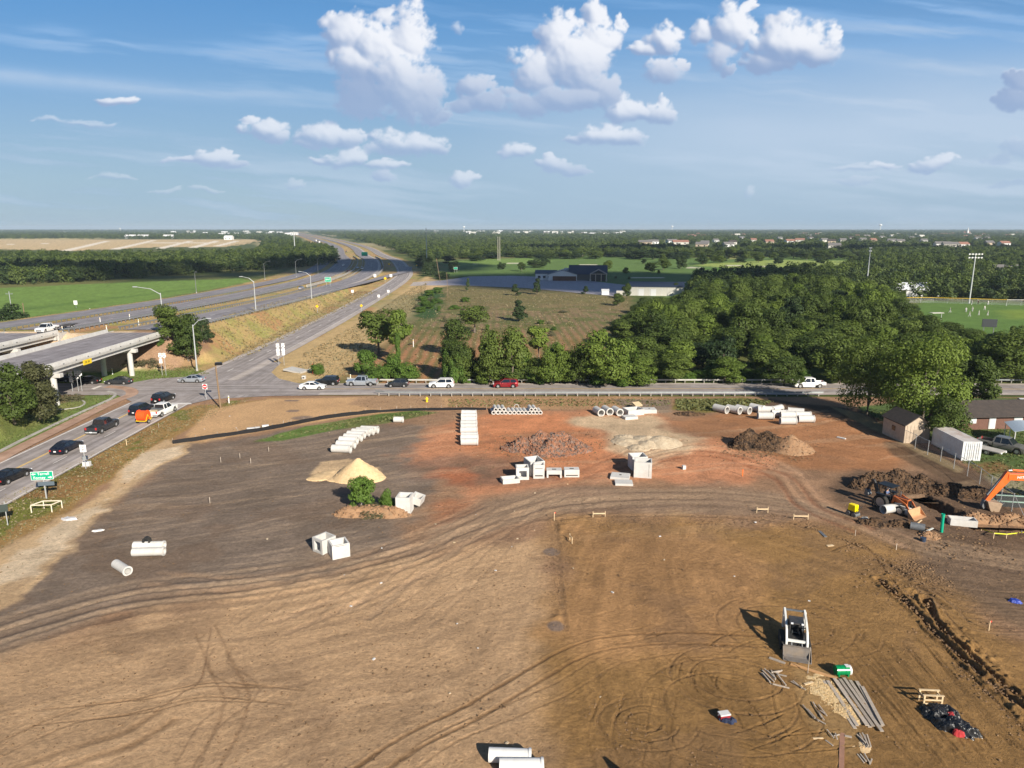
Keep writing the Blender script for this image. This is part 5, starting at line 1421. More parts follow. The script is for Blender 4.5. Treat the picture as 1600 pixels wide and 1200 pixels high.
# trailers
def trailer_flat():
    g = G(103, 513, 6.92); t = thing('flat_trailer', 'dark flat trailer behind the white pickup on the far bridge lanes', 'trailer', g, R(90))
    MB().box((0, 0, .72), (6.2, 2.1, .14)).build('deck', mat('dark_trailer', (.06, .05, .045), .8), t, bevel=.02)
    MB().box((-3.9, 0, .62), (1.8, .12, .12)).build('drawbar', STEEL_D, t)
    for x in (.6, 1.5):
        for s in (-1, 1): wheel(t, x, s * 1.0, .36, .22, s)
    for s in (-1, 1): MB().box((1.05, s * 1.03, .95), (2.0, .3, .05)).build('mudguard', STEEL_D, t)
trailer_flat()
def reel_trailer():
    g = G(225, 661, .06); t = thing('reel_trailer', 'yellow two-wheel trailer carrying a big orange reel on the left road', 'trailer', g, R(84))
    fr = MB()
    for s in (-1, 1):
        fr.box((0, s * 1.35, .75), (2.4, .12, .16)); fr.tube([(-.9, s * 1.35, .75), (0, s * 1.35, 2.0), (.9, s * 1.35, .75)], .07, 6)
    fr.box((-1.15, 0, .75), (.12, 2.8, .14)); fr.tube([(1.1, 1.3, .75), (3.3, 0, .6)], .06, 6); fr.tube([(1.1, -1.3, .75), (3.3, 0, .6)], .06, 6)
    fr.build('frame', YELLOW, t)
    for s in (-1, 1): wheel(t, -.2, s * 1.62, .50, .30, s)
    t.scale = (.70, .56, .70); rl = MB(); rl.cyl((0, -1.18, 1.75), (0, 1.18, 1.75), 1.15, n=32); rl.cyl((0, -1.26, 1.75), (0, -1.19, 1.75), 1.28, n=32); rl.cyl((0, 1.19, 1.75), (0, 1.26, 1.75), 1.28, n=32)
    rl.build('orange_reel', mat('orange_conduit', (.85, .10, .015), .45, var=.08, scale=9, bump=.4), t)
reel_trailer()
# parked in the yard
vehicle('pickup', 'tan', T(1566, 703), R(-52), 'silver-grey pickup parked on the grass beside the white container', name='pickup_truck', cat='pickup')
def yard_trailer():
    g = T(1544, 708); t = thing('flat_trailer', 'small low flat trailer between the white container and the parked pickup', 'trailer', g, R(-58))
    MB().box((0, 0, .6), (3.6, 1.9, .16)).build('deck', CONC_D, t, bevel=.02)
    for s in (-1, 1):
        MB().box((1.85, s * .6, .55), (.08, .35, .16)).build('tail_light', HEAD_L, t); wheel(t, .2, s * 1.0, .33, .2, s)
yard_trailer()
vehicle('suv', 'white', T(1612, 640), R(-20), 'white car at the right edge behind the brick house')
# ------------------------------------------------------------------ signs, lamps and poles
SG_GREEN = mat('sign_green', (.0, .36, .20), .45)
SG_WHITE = mat('sign_white', (.82, .82, .82), .45)
SG_YEL = mat('sign_yellow', (.90, .55, .0), .45)
SG_RED = mat('sign_red', (.62, .03, .04), .45)
SG_BLUE = mat('sign_blue', (.03, .10, .35), .45)
SG_BACK = mat('sign_back', (.36, .38, .40), .5, metal=.4)
INK = mat('black_ink', (.02, .02, .02), .6)
def text(s, size, m, parent, loc, rot, name="lettering", ext=.004, align="CENTER", sx=1.0):
    cu = bpy.data.curves.new(name, 'FONT'); cu.body = s; cu.size = size; cu.extrude = ext; cu.align_x = align; cu.align_y = 'CENTER'
    cu.space_character = 1.05; cu.offset = size * .012
    cu.materials.append(m)
    tmp = bpy.data.objects.new(name, cu); C.objects.link(tmp); bpy.context.view_layer.update()
    me = bpy.data.meshes.new_from_object(tmp.evaluated_get(bpy.context.evaluated_depsgraph_get())); bpy.data.objects.remove(tmp)
    if not me.materials: me.materials.append(m)
    o = bpy.data.objects.new(name, me); C.objects.link(o); o.parent = parent; o.location = loc; o.rotation_euler = rot; o.scale = (sx, 1, 1)
    return o
FACE = (R(90), 0, 0)          # readable from -y
def plate(parent, name, w, h, z, m, y=0, x=0, r=0.0, shape='rect'):
    mb = MB()
    if shape == 'rect': mb.box((x, y, z), (w, .03, h))
    elif shape == 'diamond': mb.prism([(x, z - h / 2), (x + w / 2, z), (x, z + h / 2), (x - w / 2, z)], y - .015, y + .015)
    elif shape == 'oct':
        mb.prism([(x + w / 2 * math.cos(R(22.5 + 45 * i)) / math.cos(R(22.5)), z + h / 2 * math.sin(R(22.5 + 45 * i)) / math.cos(R(22.5))) for i in range(8)], y - .015, y + .015)
    elif shape == 'shield':
        mb.prism([(x - w * .5, z + h * .35), (x - w * .3, z + h * .5), (x, z + h * .42), (x + w * .3, z + h * .5), (x + w * .5, z + h * .35), (x + w * .48, z - h * .1), (x, z - h * .5), (x - w * .48, z - h * .1)], y - .015, y + .015)
    return mb.build(name, m, parent)
def post(parent, h, r=.05, x=0, m=None, square=False):
    mb = MB()
    if square: mb.box((x, .06, h / 2 - .2), (.12, .12, h + .4))
    else: mb.cyl((x, .06, -.4), (x, .06, h), r, n=8)
    return mb.build('post', m or STEEL, parent)
def green_sign():
    g = T(71, 779); t = thing('road_sign', 'green road sign with white town names on a steel post by the left road', 'road sign', g, R(10))
    W_, H_, Z = 2.3, .98, 2.75
    post(t, Z - .1, x=.1, square=True)
    b = plate(t, 'border', W_, H_, Z, SG_WHITE, y=-.02); plate(t, 'panel', W_ - .10, H_ - .10, Z, SG_GREEN, y=-.045)
    text('Terrell', .42, SG_WHITE, t, (.17, -.07, Z + .21), FACE); text('Forney', .42, SG_WHITE, t, (-.27, -.07, Z - .23), FACE)
    for s, x, z in ((-1, -.80, Z + .22), (1, .80, Z - .22)):
        mb = MB(); mb.box((x - s * .05, -.066, z), (.28, .012, .09)); mb.prism([(x + s * .25, z), (x + s * .03, z + .14), (x + s * .03, z - .14)], -.072, -.060); mb.build('arrow', SG_WHITE, t)
    # smaller grey-backed plate below, facing the other way
    plate(t, 'rear_facing_panel', 1.7, .46, Z - .98, mat('dark_sign_blue', (.10, .13, .16), .5), y=.0, x=.3)
green_sign()
def small_white():
    g = T(134, 733); t = thing('road_sign', 'small white speed-limit plate on a post left of the frontage road edge', 'road sign', g, R(6))
    post(t, 2.8, m=STEEL); plate(t, 'panel', .75, .95, 2.75, SG_WHITE, y=-.02)
    text('SPEED', .16, INK, t, (0, -.04, 3.06), FACE); text('LIMIT', .16, INK, t, (0, -.04, 2.88), FACE); text('45', .38, INK, t, (0, -.04, 2.56), FACE)
    plate(t, 'rear_facing_panel', .45, .5, 1.45, SG_BACK, y=.0)
small_white()
def utility_box():
    t = thing('utility_box', 'white ground box at the foot of the small white sign', 'utility box', T(136, 728))
    MB().box((0, 0, .3), (.9, .55, .6)).build('cabinet', WHITE, t, bevel=.03); MB().box((0, 0, .02), (1.1, .75, .12)).build('base', CONC_D, t)
utility_box()
def edge_sign():
    g = T(3, 822); t = thing('road_sign', 'back of a dark green sign on grey legs at the left edge', 'road sign', g, R(25))
    for x in (-.5, .5): post(t, 2.6, x=x)
    plate(t, 'panel', 1.5, .8, 1.9, mat('dark_sign_back', (.035, .05, .045), .6), y=0)
edge_sign()
def route_signs(px, py, rz, label, cols, z0=3.0, back=False):
    g = T(px, py); t = thing('route_sign', label, 'route sign', g, R(rz))
    m = SG_BACK if back else SG_WHITE
    for cx, rows_ in cols:
        post(t, z0 + .6, r=.04, x=cx)
        z = z0 + .35
        for (w, h, sh) in rows_:
            plate(t, 'panel', w, h, z - h / 2, m, y=-.02, x=cx, shape=sh)
            if not back and sh == 'shield': plate(t, 'panel', w * .8, h * .8, z - h / 2, SG_WHITE, y=-.04, x=cx, shape='shield')
            if not back: text('EAST' if cx < 0 and h < .3 else ('WEST' if h < .3 else '80' if sh == 'shield' else '↑'), h * .55, INK, t, (cx, -.065, z - h / 2), FACE)
            z -= h + .06
    return t
ROWS = [(.62, .28, 'rect'), (.75, .75, 'shield'), (.60, .28, 'rect'), (.62, .62, 'rect'), (.5, .5, 'rect')]
R5 = [(.66, .30, 'rect'), (.74, .70, 'shield'), (.70, .6, 'rect'), (.62, .40, 'rect'), (.62, .40, 'rect')]
route_signs(440, 571, 12, 'pair of tall white route sign stacks at the mouth of the frontage road', [(-.56, R5), (.56, R5)], 4.6)
route_signs(256, 587, 8, 'two white route sign stacks on the grass in front of the bridge slope', [(-.3, ROWS[:4]), (.45, ROWS[:2])], 4.4)
route_signs(120, 612, 10, 'grey cluster of route signs seen in front of the shade under the bridge', [(-.7, ROWS[:4]), (.3, ROWS[:3]), (.9, ROWS[:2])], 3.6, back=False)
def stop_sign():
    g = T(322, 624); t = thing('stop_sign', 'red and white do-not-enter sign at the junction beside the wooden pole', 'road sign', g, R(-10))
    post(t, 2.3); plate(t, 'panel', .95, .95, 2.35, SG_WHITE, y=-.02)
    mb = MB().cyl((0, -.04, 2.35), (0, -.055, 2.35), .43, n=28); mb.build('disc', SG_RED, t)
    MB().box((0, -.065, 2.35), (.62, .02, .16)).build('bar', SG_WHITE, t)
stop_sign()
def diamond(px, py, z, label, sz=1.15, m=SG_YEL):
    g = T(px, py); t = thing('warning_sign', label, 'warning sign', g, 0)
    post(t, z); plate(t, 'panel', sz, sz, z, m, y=-.02, shape='diamond')
    plate(t, 'symbol', .12, .42, z, INK, y=-.04)
diamond(496, 489, 2.4, 'yellow diamond warning sign left of the frontage road on the dry slope')
diamond(565, 487, 2.2, 'yellow diamond warning sign on the right verge of the frontage road')
diamond(602, 441, 2.2, 'small orange-yellow diamond sign in the median below the curve', 1.7)
diamond(608, 417, 2.2, 'distant orange diamond sign inside the frontage curve', 1.8)
diamond(651, 419, 2.0, 'distant yellow sign outside the frontage curve', 1.3)
def roundel(px, py, z, label, sz=.9):
    g = T(px, py); t = thing('road_sign', label, 'road sign', g, 0)
    post(t, z); MB().box((0, -.02, z), (sz, .03, sz * 1.1)).build('panel', SG_WHITE, t, bevel=.1)
roundel(551, 462, 2.0, 'white square plate on the dry slope above the frontage road', 1.1)
roundel(592, 470, 2.0, 'lower of two white plates on the frontage road\'s right edge', 1.0)
roundel(607, 462, 2.0, 'upper of two white plates on the frontage road\'s right edge', 1.0)
roundel(586, 436, 2.0, 'white plate at the ramp gore, left one', 1.5); roundel(611, 436, 2.0, 'white plate at the ramp gore, right one', 1.5)
roundel(119, 481, 2.0, 'white plate at the edge of the bright green field', 1.4)
def guide_sign(px, py, W_, H_, Z, label, txt=None):
    g = T(px, py); t = thing('guide_sign', label, 'guide sign', g, 0)
    for x in (-W_ * .3, W_ * .3): post(t, Z, x=x, square=True)
    plate(t, 'border', W_, H_, Z, SG_WHITE, y=-.03); plate(t, 'panel', W_ - .25, H_ - .25, Z, SG_GREEN, y=-.06)
    if txt: text(txt, H_ * .42, SG_WHITE, t, (0, -.09, Z), FACE)
guide_sign(513, 447, 3.1, 2.4, 3.2, 'green exit sign beside the nearer highway lanes', 'EXIT')
guide_sign(570, 406, 6.0, 3.8, 5.5, 'large green guide sign far along the highway median')
guide_sign(712, 426, 2.6, 1.6, 3.0, 'small green-blue board at the golf course entrance trees')
def marker(px, py, label, h=1.2, m=SG_WHITE, group=None):
    g = T(px, py); t = thing('marker_post', label, 'marker post', g, 0, group)
    MB().box((0, 0, h / 2), (.16, .10, h + .3)).build('post', m, t, bevel=.02); MB().box((0, -.06, h - .15), (.14, .02, .18)).build('reflector', SG_YEL if m is SG_WHITE else SG_WHITE, t)
marker(358, 630, 'white marker post on the bare verge right of the wooden pole')
marker(176, 585, 'thin white pipe beside the bridge pier')
marker(646, 542, 'white marker post alone in the ploughed field', 1.8)
marker(548, 596, 'orange-topped marker at the left end of the far guardrail', 1.3)
marker(489, 584, 'red and white marker post by the drain', 1.9, SG_RED)
for px, py in ((141, 488), (94, 502), (157, 505), (203, 499), (98, 519), (217, 508), (167, 518)):
    marker(px, py, 'white delineator post on a highway guardrail', 1.3, SG_WHITE, 'white delineator posts along the highway guardrails')

def lamp(px, py, hgt_, arm, label, side=-1, zz=None, dark=False):
    g = T(px, py) if zz is None else G(px, py, zz); t = thing('street_lamp', label, 'street lamp', g, 0)
    m = STEEL_D if dark else STEEL
    MB().cyl((0, 0, 0), (0, 0, .5), .26, n=12).build('base', CONC_D, t)
    MB().cyl((0, 0, .4), (0, 0, hgt_), .17, .10, n=10).build('pole', m, t)
    MB().tube([(0, 0, hgt_ - .3), (side * arm * .4, 0, hgt_ + .9), (side * arm, 0, hgt_ + 1.35)], [.09, .07, .06], 8).build('arm', m, t)
    MB().box((side * (arm + .35), 0, hgt_ + 1.36), (.95, .34, .20)).build('lamp_head', m, t, bevel=.05)
lamp(308, 580, 10.0, 3.2, 'tall street lamp by the junction with its arm over the bridge slope', 1)
lamp(400, 487, 9.2, 3.4, 'street lamp on the dry slope, middle of the three pale ones by the highway', -1)
lamp(487, 467, 9.0, 3.6, 'street lamp on the dry slope, farthest right of the pale ones', -1)
lamp(257, 520, 9.2, 5.2, 'street lamp rising behind the trio of trees', -1)
for a, b, l in ((414, 437, 'dark street lamp across the highway against the woods, left one'), (463, 433, 'dark street lamp across the highway against the woods, middle one'), (497, 428, 'dark street lamp across the highway against the woods, right one'), (307, 458, 'plain pale pole beside the bright field')):
    lamp(a, b, 9.5 if 'pole' not in l else 8.5, 3.2 if 'plain' not in l else .3, l, 1, dark=True)
def wood_pole(px, py, h, label, lean=0.0, cross=False, m=None, r=.15):
    g = T(px, py); t = thing('utility_pole', label, 'utility pole', g, 0)
    MB().cyl((0, 0, -.5), (lean, 0, h), r * 1.1, r * .75, n=10).build('pole', m or WOOD_P, t)
    if cross:
        MB().box((lean, 0, h - .8), (2.4, .12, .14)).build('crossarm', m or WOOD_P, t)
        for x in (-1, 0, 1): MB().cyl((lean + x, 0, h - .72), (lean + x, 0, h - .45), .05, n=6).build('insulator', SG_BACK, t)
    return t
wp = wood_pole(345, 638, 7.9, 'plain wooden pole at the corner of the junction', -.25)
MB().box((.35, -.1, 7.75), (1.1, .5, .45)).build('camera_box', BLACK_PL, wp, bevel=.03)
wood_pole(40, 505, 6.5, 'short wooden pole at the left edge beside the green field', 0); wood_pole(20, 497, 9, 'utility pole with crossarm at the far left of the field', 0, True, SG_BACK)
wood_pole(688, 440, 13, 'leaning wooden utility pole at the frontage curve', -2.0); wood_pole(700, 465, 11, 'thin pole at the corner of the ploughed field', -.4, False, None, .10)
wood_pole(667, 412, 30, 'tall pale mast beside the dark trees at the curve', 0, False, STEEL, .35)
wood_pole(778, 407, 22, 'left of two pale masts standing close together on the golf course', 0, False, mat('grey_mast', (.38, .35, .30), .8), .3)
wood_pole(781, 407, 22, 'right of two pale masts standing close together on the golf course', 0, False, MATS['grey_mast'], .3)
wood_pole(461, 395, 26, 'distant pale water mast above the woods left of the highway', 0, False, STEEL, .6)
def tower(px, py, h, label):
    g = T(px, py); t = thing('water_tower', label, 'water tower', g, 0)
    MB().cyl((0, 0, 0), (0, 0, h * .75), h * .05, n=12).build('column', SG_WHITE, t)
    bm = bmesh.new(); bmesh.ops.create_uvsphere(bm, u_segments=20, v_segments=12, radius=h * .24)
    for v in bm.verts: v.co.z *= .7
    me = bpy.data.meshes.new('tank'); bm.to_mesh(me); bm.free(); me.materials.append(SG_WHITE); o = bpy.data.objects.new('tank', me); C.objects.link(o); o.parent = t; o.location = (0, 0, h * .84)
tower(1050, 360.5, 52, 'tiny white water tower on the horizon, above the golf course'); tower(725, 361, 46, 'tiny white water tower on the horizon left of centre'); tower(1375, 360.6, 70, 'faint white water tower on the right horizon')
tower(188, 361.5, 30, 'tiny white tower on the left horizon')
def light_mast(px, py, h, label, n=4, w=3.2):
    g = T(px, py); t = thing('floodlight_mast', label, 'floodlight mast', g, 0)
    MB().cyl((0, 0, 0), (0, 0, h), .32, .18, n=10).build('pole', STEEL, t)
    for z in (h - .3, h - 1.7):
        MB().box((0, 0, z), (w, .15, .15)).build('crossarm', STEEL, t)
        for i in range(n):
            MB().cyl((-w / 2 + .2 + i * (w - .4) / (n - 1), -.25, z), (-w / 2 + .2 + i * (w - .4) / (n - 1), .25, z + .15), .32, .18, n=10).build('floodlight', SG_WHITE, t)
light_mast(1353, 456, 21, 'floodlight mast standing in the wood, seen edge-on', 2, 1.2)
light_mast(1514, 474, 20, 'floodlight mast with wide double crossbars behind the sports field', 5, 5.4)

# ------------------------------------------------------------------ fences
def mesh_mat(name, sc_=14.0, amt=.14, c=(.45, .47, .48)):
    m = bpy.data.materials.new(name); m.use_nodes = True; nt = m.node_tree; p = nt.nodes['Principled BSDF']
    p.inputs['Base Color'].default_value = (*c, 1); p.inputs['Metallic'].default_value = .4
    tc = nt.nodes.new('ShaderNodeTexCoord'); vals = []
    mp = nt.nodes.new('ShaderNodeSeparateXYZ'); nt.links.new(tc.outputs['Object'], mp.inputs[0])
    for sgn in (1, -1):
        a = nt.nodes.new('ShaderNodeMath'); a.operation = 'MULTIPLY_ADD'; a.inputs[1].default_value = sgn; nt.links.new(mp.outputs['Z'], a.inputs[0])
        ad = nt.nodes.new('ShaderNodeMath'); ad.operation = 'ADD'; nt.links.new(mp.outputs['X'], ad.inputs[0]); nt.links.new(mp.outputs['Y'], ad.inputs[1])
        nt.links.new(ad.outputs[0], a.inputs[2])
        s = nt.nodes.new('ShaderNodeMath'); s.operation = 'MULTIPLY'; s.inputs[1].default_value = sc_; nt.links.new(a.outputs[0], s.inputs[0])
        f = nt.nodes.new('ShaderNodeMath'); f.operation = 'FRACT'; nt.links.new(s.outputs[0], f.inputs[0])
        l = nt.nodes.new('ShaderNodeMath'); l.operation = 'LESS_THAN'; l.inputs[1].default_value = amt; nt.links.new(f.outputs[0], l.inputs[0]); vals.append(l.outputs[0])
    mx = nt.nodes.new('ShaderNodeMath'); mx.operation = 'MAXIMUM'; nt.links.new(vals[0], mx.inputs[0]); nt.links.new(vals[1], mx.inputs[1])
    nt.links.new(mx.outputs[0], p.inputs['Alpha'])
    return m
CHAIN = mesh_mat('chain_link', 14, .09)
def fence_line(pts, h, label, spacing=3.0, mesh=True, name='chain_link_fence', toprail=None, world_pts=False, maxp=98):
    P = np.array([T(*q)[:2] if not world_pts else q for q in pts]); s = np.concatenate([[0], np.cumsum(np.linalg.norm(np.diff(P, axis=0), axis=1))])
    t = thing(name, label, 'fence', (0, 0, 0)); n = min(maxp, int(s[-1] / spacing) + 1); pm = None; Q = []
    for i in range(n):
        a = i * s[-1] / (n - 1); x, y = np.interp(a, s, P[:, 0]), np.interp(a, s, P[:, 1]); z = H1(x, y); Q.append((x, y, z))
        if pm is None: pm = MB().cyl((0, 0, -.3), (0, 0, h + .08), .04, n=8).build('post', STEEL, t); o = pm
        else: o = pm.copy(); C.objects.link(o); o.parent = t
        o.location = (x, y, z)
    MB().tube([(q[0], q[1], q[2] + h) for q in Q], .025 if toprail is None else .07, 6).build('top_rail', toprail or STEEL, t)
    if mesh:
        mb = MB()
        for a, b in zip(Q[:-1], Q[1:]): mb.add([(a[0], a[1], a[2] + .04), (b[0], b[1], b[2] + .04), (b[0], b[1], b[2] + h), (a[0], a[1], a[2] + h)], [(0, 1, 2, 3)])
        mb.build('wire_mesh', CHAIN, t)
fence_line([(1410, 692), (1435, 704), (1470, 722), (1500, 738), (1524, 752), (1552, 774), (1582, 800), (1640, 850)], 2.0, 'chain-link fence with steel posts between the site and the yard', 2.6)
fence_line([(1404, 474), (1446, 473), (1574, 477), (1640, 478)], 2.2, 'low fence with a yellow top rail round the far side of the sports field', 5, True, toprail=SG_YEL)
def silt_fence():
    pts = [(270, 694), (340, 684), (400, 675), (440, 668), (500, 656), (560, 648), (620, 643), (700, 641), (760, 641)]
    P = catmull([T(*q)[:2] for q in pts], 1.2); t = thing('silt_fence', 'long low black silt fence curving along the top of the site', 'fence', (0, 0, 0))
    mb = MB(); A = off_path(P, -.015); B = off_path(P, .015); r = random.Random(3)
    hs = [H1(*P[i]) + (.62 + r.uniform(-.07, .05)) * (1 if P[i][0] < -22 else .75) for i in range(len(P))]
    mb.loft([[(A[i][0], A[i][1], H1(*P[i]) - .1), (A[i][0] + r.uniform(-.05, .05), A[i][1], hs[i]), (B[i][0], B[i][1], hs[i]), (B[i][0], B[i][1], H1(*P[i]) - .1)] for i in range(len(P))])
    mb.build('fabric', BLACK_PL, t)
    st = None
    for i in range(0, len(P), 2):
        if st is None: st = MB().box((0, .06, .4), (.05, .05, 1.0)).build('stake', WOOD_G, t); o = st
        else: o = st.copy(); C.objects.link(o); o.parent = t
        o.location = (P[i][0], P[i][1], H1(*P[i]))
silt_fence()
# ------------------------------------------------------------------ concrete pipes and boxes on the site
def pipe_obj(px, py, L, D, head, label, group=None, zt=0.0, wall=.10, name='concrete_pipe', m=None, cat='pipe', bell=True):
    g = T(px, py); t = thing(name, label, cat, (g[0], g[1], g[2] + zt), R(head), group)
    mb = MB().pipe((-L / 2, 0, D / 2), (L / 2, 0, D / 2), D / 2, D / 2 - wall, 28); o = mb.build('barrel', m or CONC_W, t)
    if bell: MB().pipe((L / 2 - .16, 0, D / 2), (L / 2 - .02, 0, D / 2), D / 2 + .045, D / 2 - wall * .4, 28).build('bell_end', m or CONC_W, t)
    return t
DG = 'white pipes lying in the diagonal row'
for i, (a, b) in enumerate(((534, 707), (541, 700), (545, 693.5), (552, 689), (557, 684.5), (564, 681), (571, 679), (578, 676.5))):
    pipe_obj(a, b, 2.65, 1.08, -8, ['nearest white pipe of the diagonal row beside the sand pile', 'white pipe in the middle of the diagonal row beside the sand pile', 'farthest white pipe of the diagonal row beside the sand pile'][0 if i == 0 else 2 if i == 7 else 1], DG)
pipe_obj(623, 660, 1.5, .92, -4, 'short white pipe lying alone below the silt fence')
CG = 'white pipes lying in the straight column'
for i, b in enumerate((650, 655, 660.5, 666, 671.5, 677, 685.5, 689.5, 695.5)):
    pipe_obj(733 + (i > 5) * .8, b, 2.42 + .1 * (i % 2), 1.0, -3 + (i % 3) * 2, ['farthest white pipe of the straight column left of the rubble pile', 'white pipe inside the straight column left of the rubble pile', 'nearest white pipe of the straight column left of the rubble pile'][0 if i == 0 else 2 if i == 8 else 1], CG)
SG_ = 'small grey pipes in the long row'
for i, X in enumerate((300, 368, 430, 490, 555, 620, 685, 740, 800, 860, 915, 970, 1025)):
    pipe_obj(740 + X / 10, 645, 2.4, .62, -82, 'small pipe on the ground in the long row by the guardrail', SG_, wall=.09)
for X in (335, 395, 460):
    pipe_obj(740 + X / 10, 645, 2.4, .60, -82, 'small pipe stacked on top of the long row, at its left part', SG_, zt=.52, wall=.09)
for X in (885, 945):
    pipe_obj(740 + X / 10, 645, 2.4, .60, -82, 'small pipe stacked on top of the long row, at its right part', SG_, zt=.52, wall=.09)
t = thing('pipe_ring', 'dark ring standing behind the long row of small pipes', 'ring', T(807, 641)); MB().pipe((0, -.1, .62), (0, .1, .62), .45, .34, 24).build('ring', CONC_D, t)
BG = 'big grey pipes with open ends to the camera'
for a, b, l in ((935, 648, 'left one'), (948.5, 646.5, 'middle one'), (964, 647.5, 'right one')):
    pipe_obj(a, b, 2.4, 1.2, -74, 'large open-ended pipe, %s of three left of the concrete boxes' % l, BG, wall=.13)
for a, b, l in ((1126, 644, 'first'), (1146, 645, 'second'), (1161, 645, 'third'), (1183, 643, 'fourth')):
    pipe_obj(a, b, 2.5, 1.22, -52, '%s grey pipe from the left in the row before the dark soil pile' % l, BG + ' on the right', wall=.12)
WG = 'white pipes heaped behind the dark soil pile'
for a, b, h_, l in ((1195, 645, -4, 'white pipe lying against the fourth grey pipe'), (1196, 655, -3, 'white pipe just above the top of the dark pile, nearer of two'), (1217, 651, -5, 'white pipe in the middle of the heap, under the slanted one'), (1213, 644, 35, 'slanted white pipe on the far side of the heap'),
                    (1231, 654, -2, 'white pipe behind the nearest one of the heap'), (1231, 663, -2, 'nearest white pipe of the heap, dark open end'), (1243, 648, 160, 'white pipe turned away at the far right of the heap'), (1254, 654, -3, 'rear white pipe of the two at the right end'), (1259, 660, -3, 'front white pipe of the two at the right end')):
    pipe_obj(a, b, 2.5, 1.15, h_, l, WG)
p1 = pipe_obj(234, 858, 2.9, .78, 2, 'upper of two long white pipes at the left, with a black hose on it')
p2 = pipe_obj(233, 868, 2.9, .78, 4, 'lower of two long white pipes lying together at the left')
g = T(231, 858); t = thing('hose_coil', 'small black coil lying on the upper of the two left pipes', 'hose', (g[0], g[1], g[2] + .78)); MB().pipe((0, -.2, .1), (0, .2, .1), .38, .22, 18).build('coil', RUBBER, t)
pipe_obj(191, 893, 2.35, .80, -38, 'single white pipe with its round end to the camera, at the far left')
pipe_obj(797, 1190, 2.45, .82, -3, 'upper of two white pipes at the bottom edge of the photo', m=WHITE)
pipe_obj(815, 1206, 2.5, .82, 0, 'lower of two white pipes, cut by the bottom edge', m=WHITE)

def open_box(w, d, h, wall, parent, m=CONC_W, slots=(), window=None, floor=True):
    """concrete box with open top; slots are dark plates painted as the shade of recesses on the -y face (x, z, w, h)"""
    mb = MB()
    for s in (-1, 1):
        mb.box((s * (w / 2 - wall / 2), 0, h / 2), (wall, d, h))
    mb.box((0, d / 2 - wall / 2, h / 2), (w - 2 * wall - .004, wall, h))
    if window:
        a, b, c, e = window     # opening x0,x1,z0,z1
        mb.box(((a - w / 2 + wall) / 2, -d / 2 + wall / 2, h / 2), (a + w / 2 - wall - .002, wall, h)); mb.box(((b + w / 2 - wall) / 2, -d / 2 + wall / 2, h / 2), (w / 2 - wall - b - .002, wall, h))
        mb.box(((a + b) / 2, -d / 2 + wall / 2, c / 2), (b - a - .004, wall - .01, c)); mb.box(((a + b) / 2, -d / 2 + wall / 2, (e + h) / 2), (b - a - .004, wall - .01, h - e))
    else:
        mb.box((0, -d / 2 + wall / 2, h / 2), (w - 2 * wall - .004, wall, h))
    if floor: mb.box((0, 0, .06), (w - 2 * wall - .01, d - 2 * wall - .01, .12))
    o = mb.build('shell', m, parent)
    for x, z, sw, sh in slots: MB().box((x, -d / 2 - .004, z), (sw, .02, sh)).build('slot', HOLE_SHADE, parent)  # dark plate on the face, the slot's shade painted
    return o
def cbox(px, py, w, d, h, rz, label, wall=.16, slots=(), window=None, name='concrete_box', zt=0):
    g = T(px, py); t = thing(name, label, 'concrete box', (g[0], g[1] + d * .5, g[2] + zt), R(rz)); open_box(w, d, h, wall, t, slots=slots, window=window); return t
cbox(504, 866, 1.5, 1.6, 1.45, -38, 'left box of the two square concrete boxes in the lower left of the site', window=(-.45, .45, .25, 1.2))
cbox(527, 873, 1.65, 1.6, 1.35, 28, 'right box of the two square concrete boxes in the lower left of the site', slots=((0, 1.25, 1.1, .03),))
cbox(631, 804, 1.55, 1.7, 1.9, -6, 'tall concrete box with a slot at its foot, right of the bushes', slots=((0, .22, 1.0, .12),))
g = T(650, 795); t = thing('concrete_box', 'open concrete frame leaning against the tall box beside the bushes', 'concrete box', (g[0], g[1] + .6, g[2] + .55), 0); t.rotation_euler = (0, R(16), R(-12)); open_box(1.25, 1.5, .8, .16, t, floor=False)
cbox(797, 756, 2.1, 1.4, .55, 14, 'low shallow concrete tray at the left end of the row of boxes', wall=.14)
cbox(816, 750, 1.55, 1.4, 1.55, 4, 'square concrete box with a window opening in its front', window=(-.42, .50, .35, 1.15))
cbox(835, 743, 1.9, 2.4, 1.75, 20, 'long concrete box standing behind the slotted box', wall=.15)
cbox(842, 748, 1.35, 1.1, 1.75, 0, 'concrete box with two slots and a lid in the row', slots=((0, .38, .95, .14), (0, 1.3, .9, .05)))
def bench_box(px, py, w, d, h, label, leg=.22, top=.62, slot=False, rz=0):
    g = T(px, py); t = thing('concrete_box', label, 'concrete box', (g[0], g[1] + d / 2, g[2]), R(rz)); mb = MB()
    if slot:
        mb.box((0, 0, h / 2), (w, d, h)); mb.build('shell', CONC_W, t, bevel=.02); MB().box((0, -d / 2 - .003, h * .28), (w * .8, .02, .12)).build('slot', HOLE_SHADE, t)
    else:
        mb.box((0, 0, h - top / 2), (w, d, top));
        for s in (-1, 1): mb.box((s * (w / 2 - leg / 2), 0, (h - top) / 2 - .002), (leg, d, h - top))
        mb.build('shell', CONC_W, t, bevel=.015)
    MB().box((0, -.05, h + .004), (w * .28, d * .22, .02)).build('manhole', HOLE_SHADE, t)  # dark plate painted as the shaded opening
bench_box(866, 747, 1.85, 1.2, .95, 'concrete box on two legs like a bench, second from the right of the row', top=.5)
bench_box(893.5, 746, 1.85, 1.2, .95, 'flat concrete box with one long slot at the right end of the row', slot=True)
cbox(998, 735, 2.0, 1.9, 1.75, 8, 'rear box of the two big concrete boxes right of centre', wall=.14)
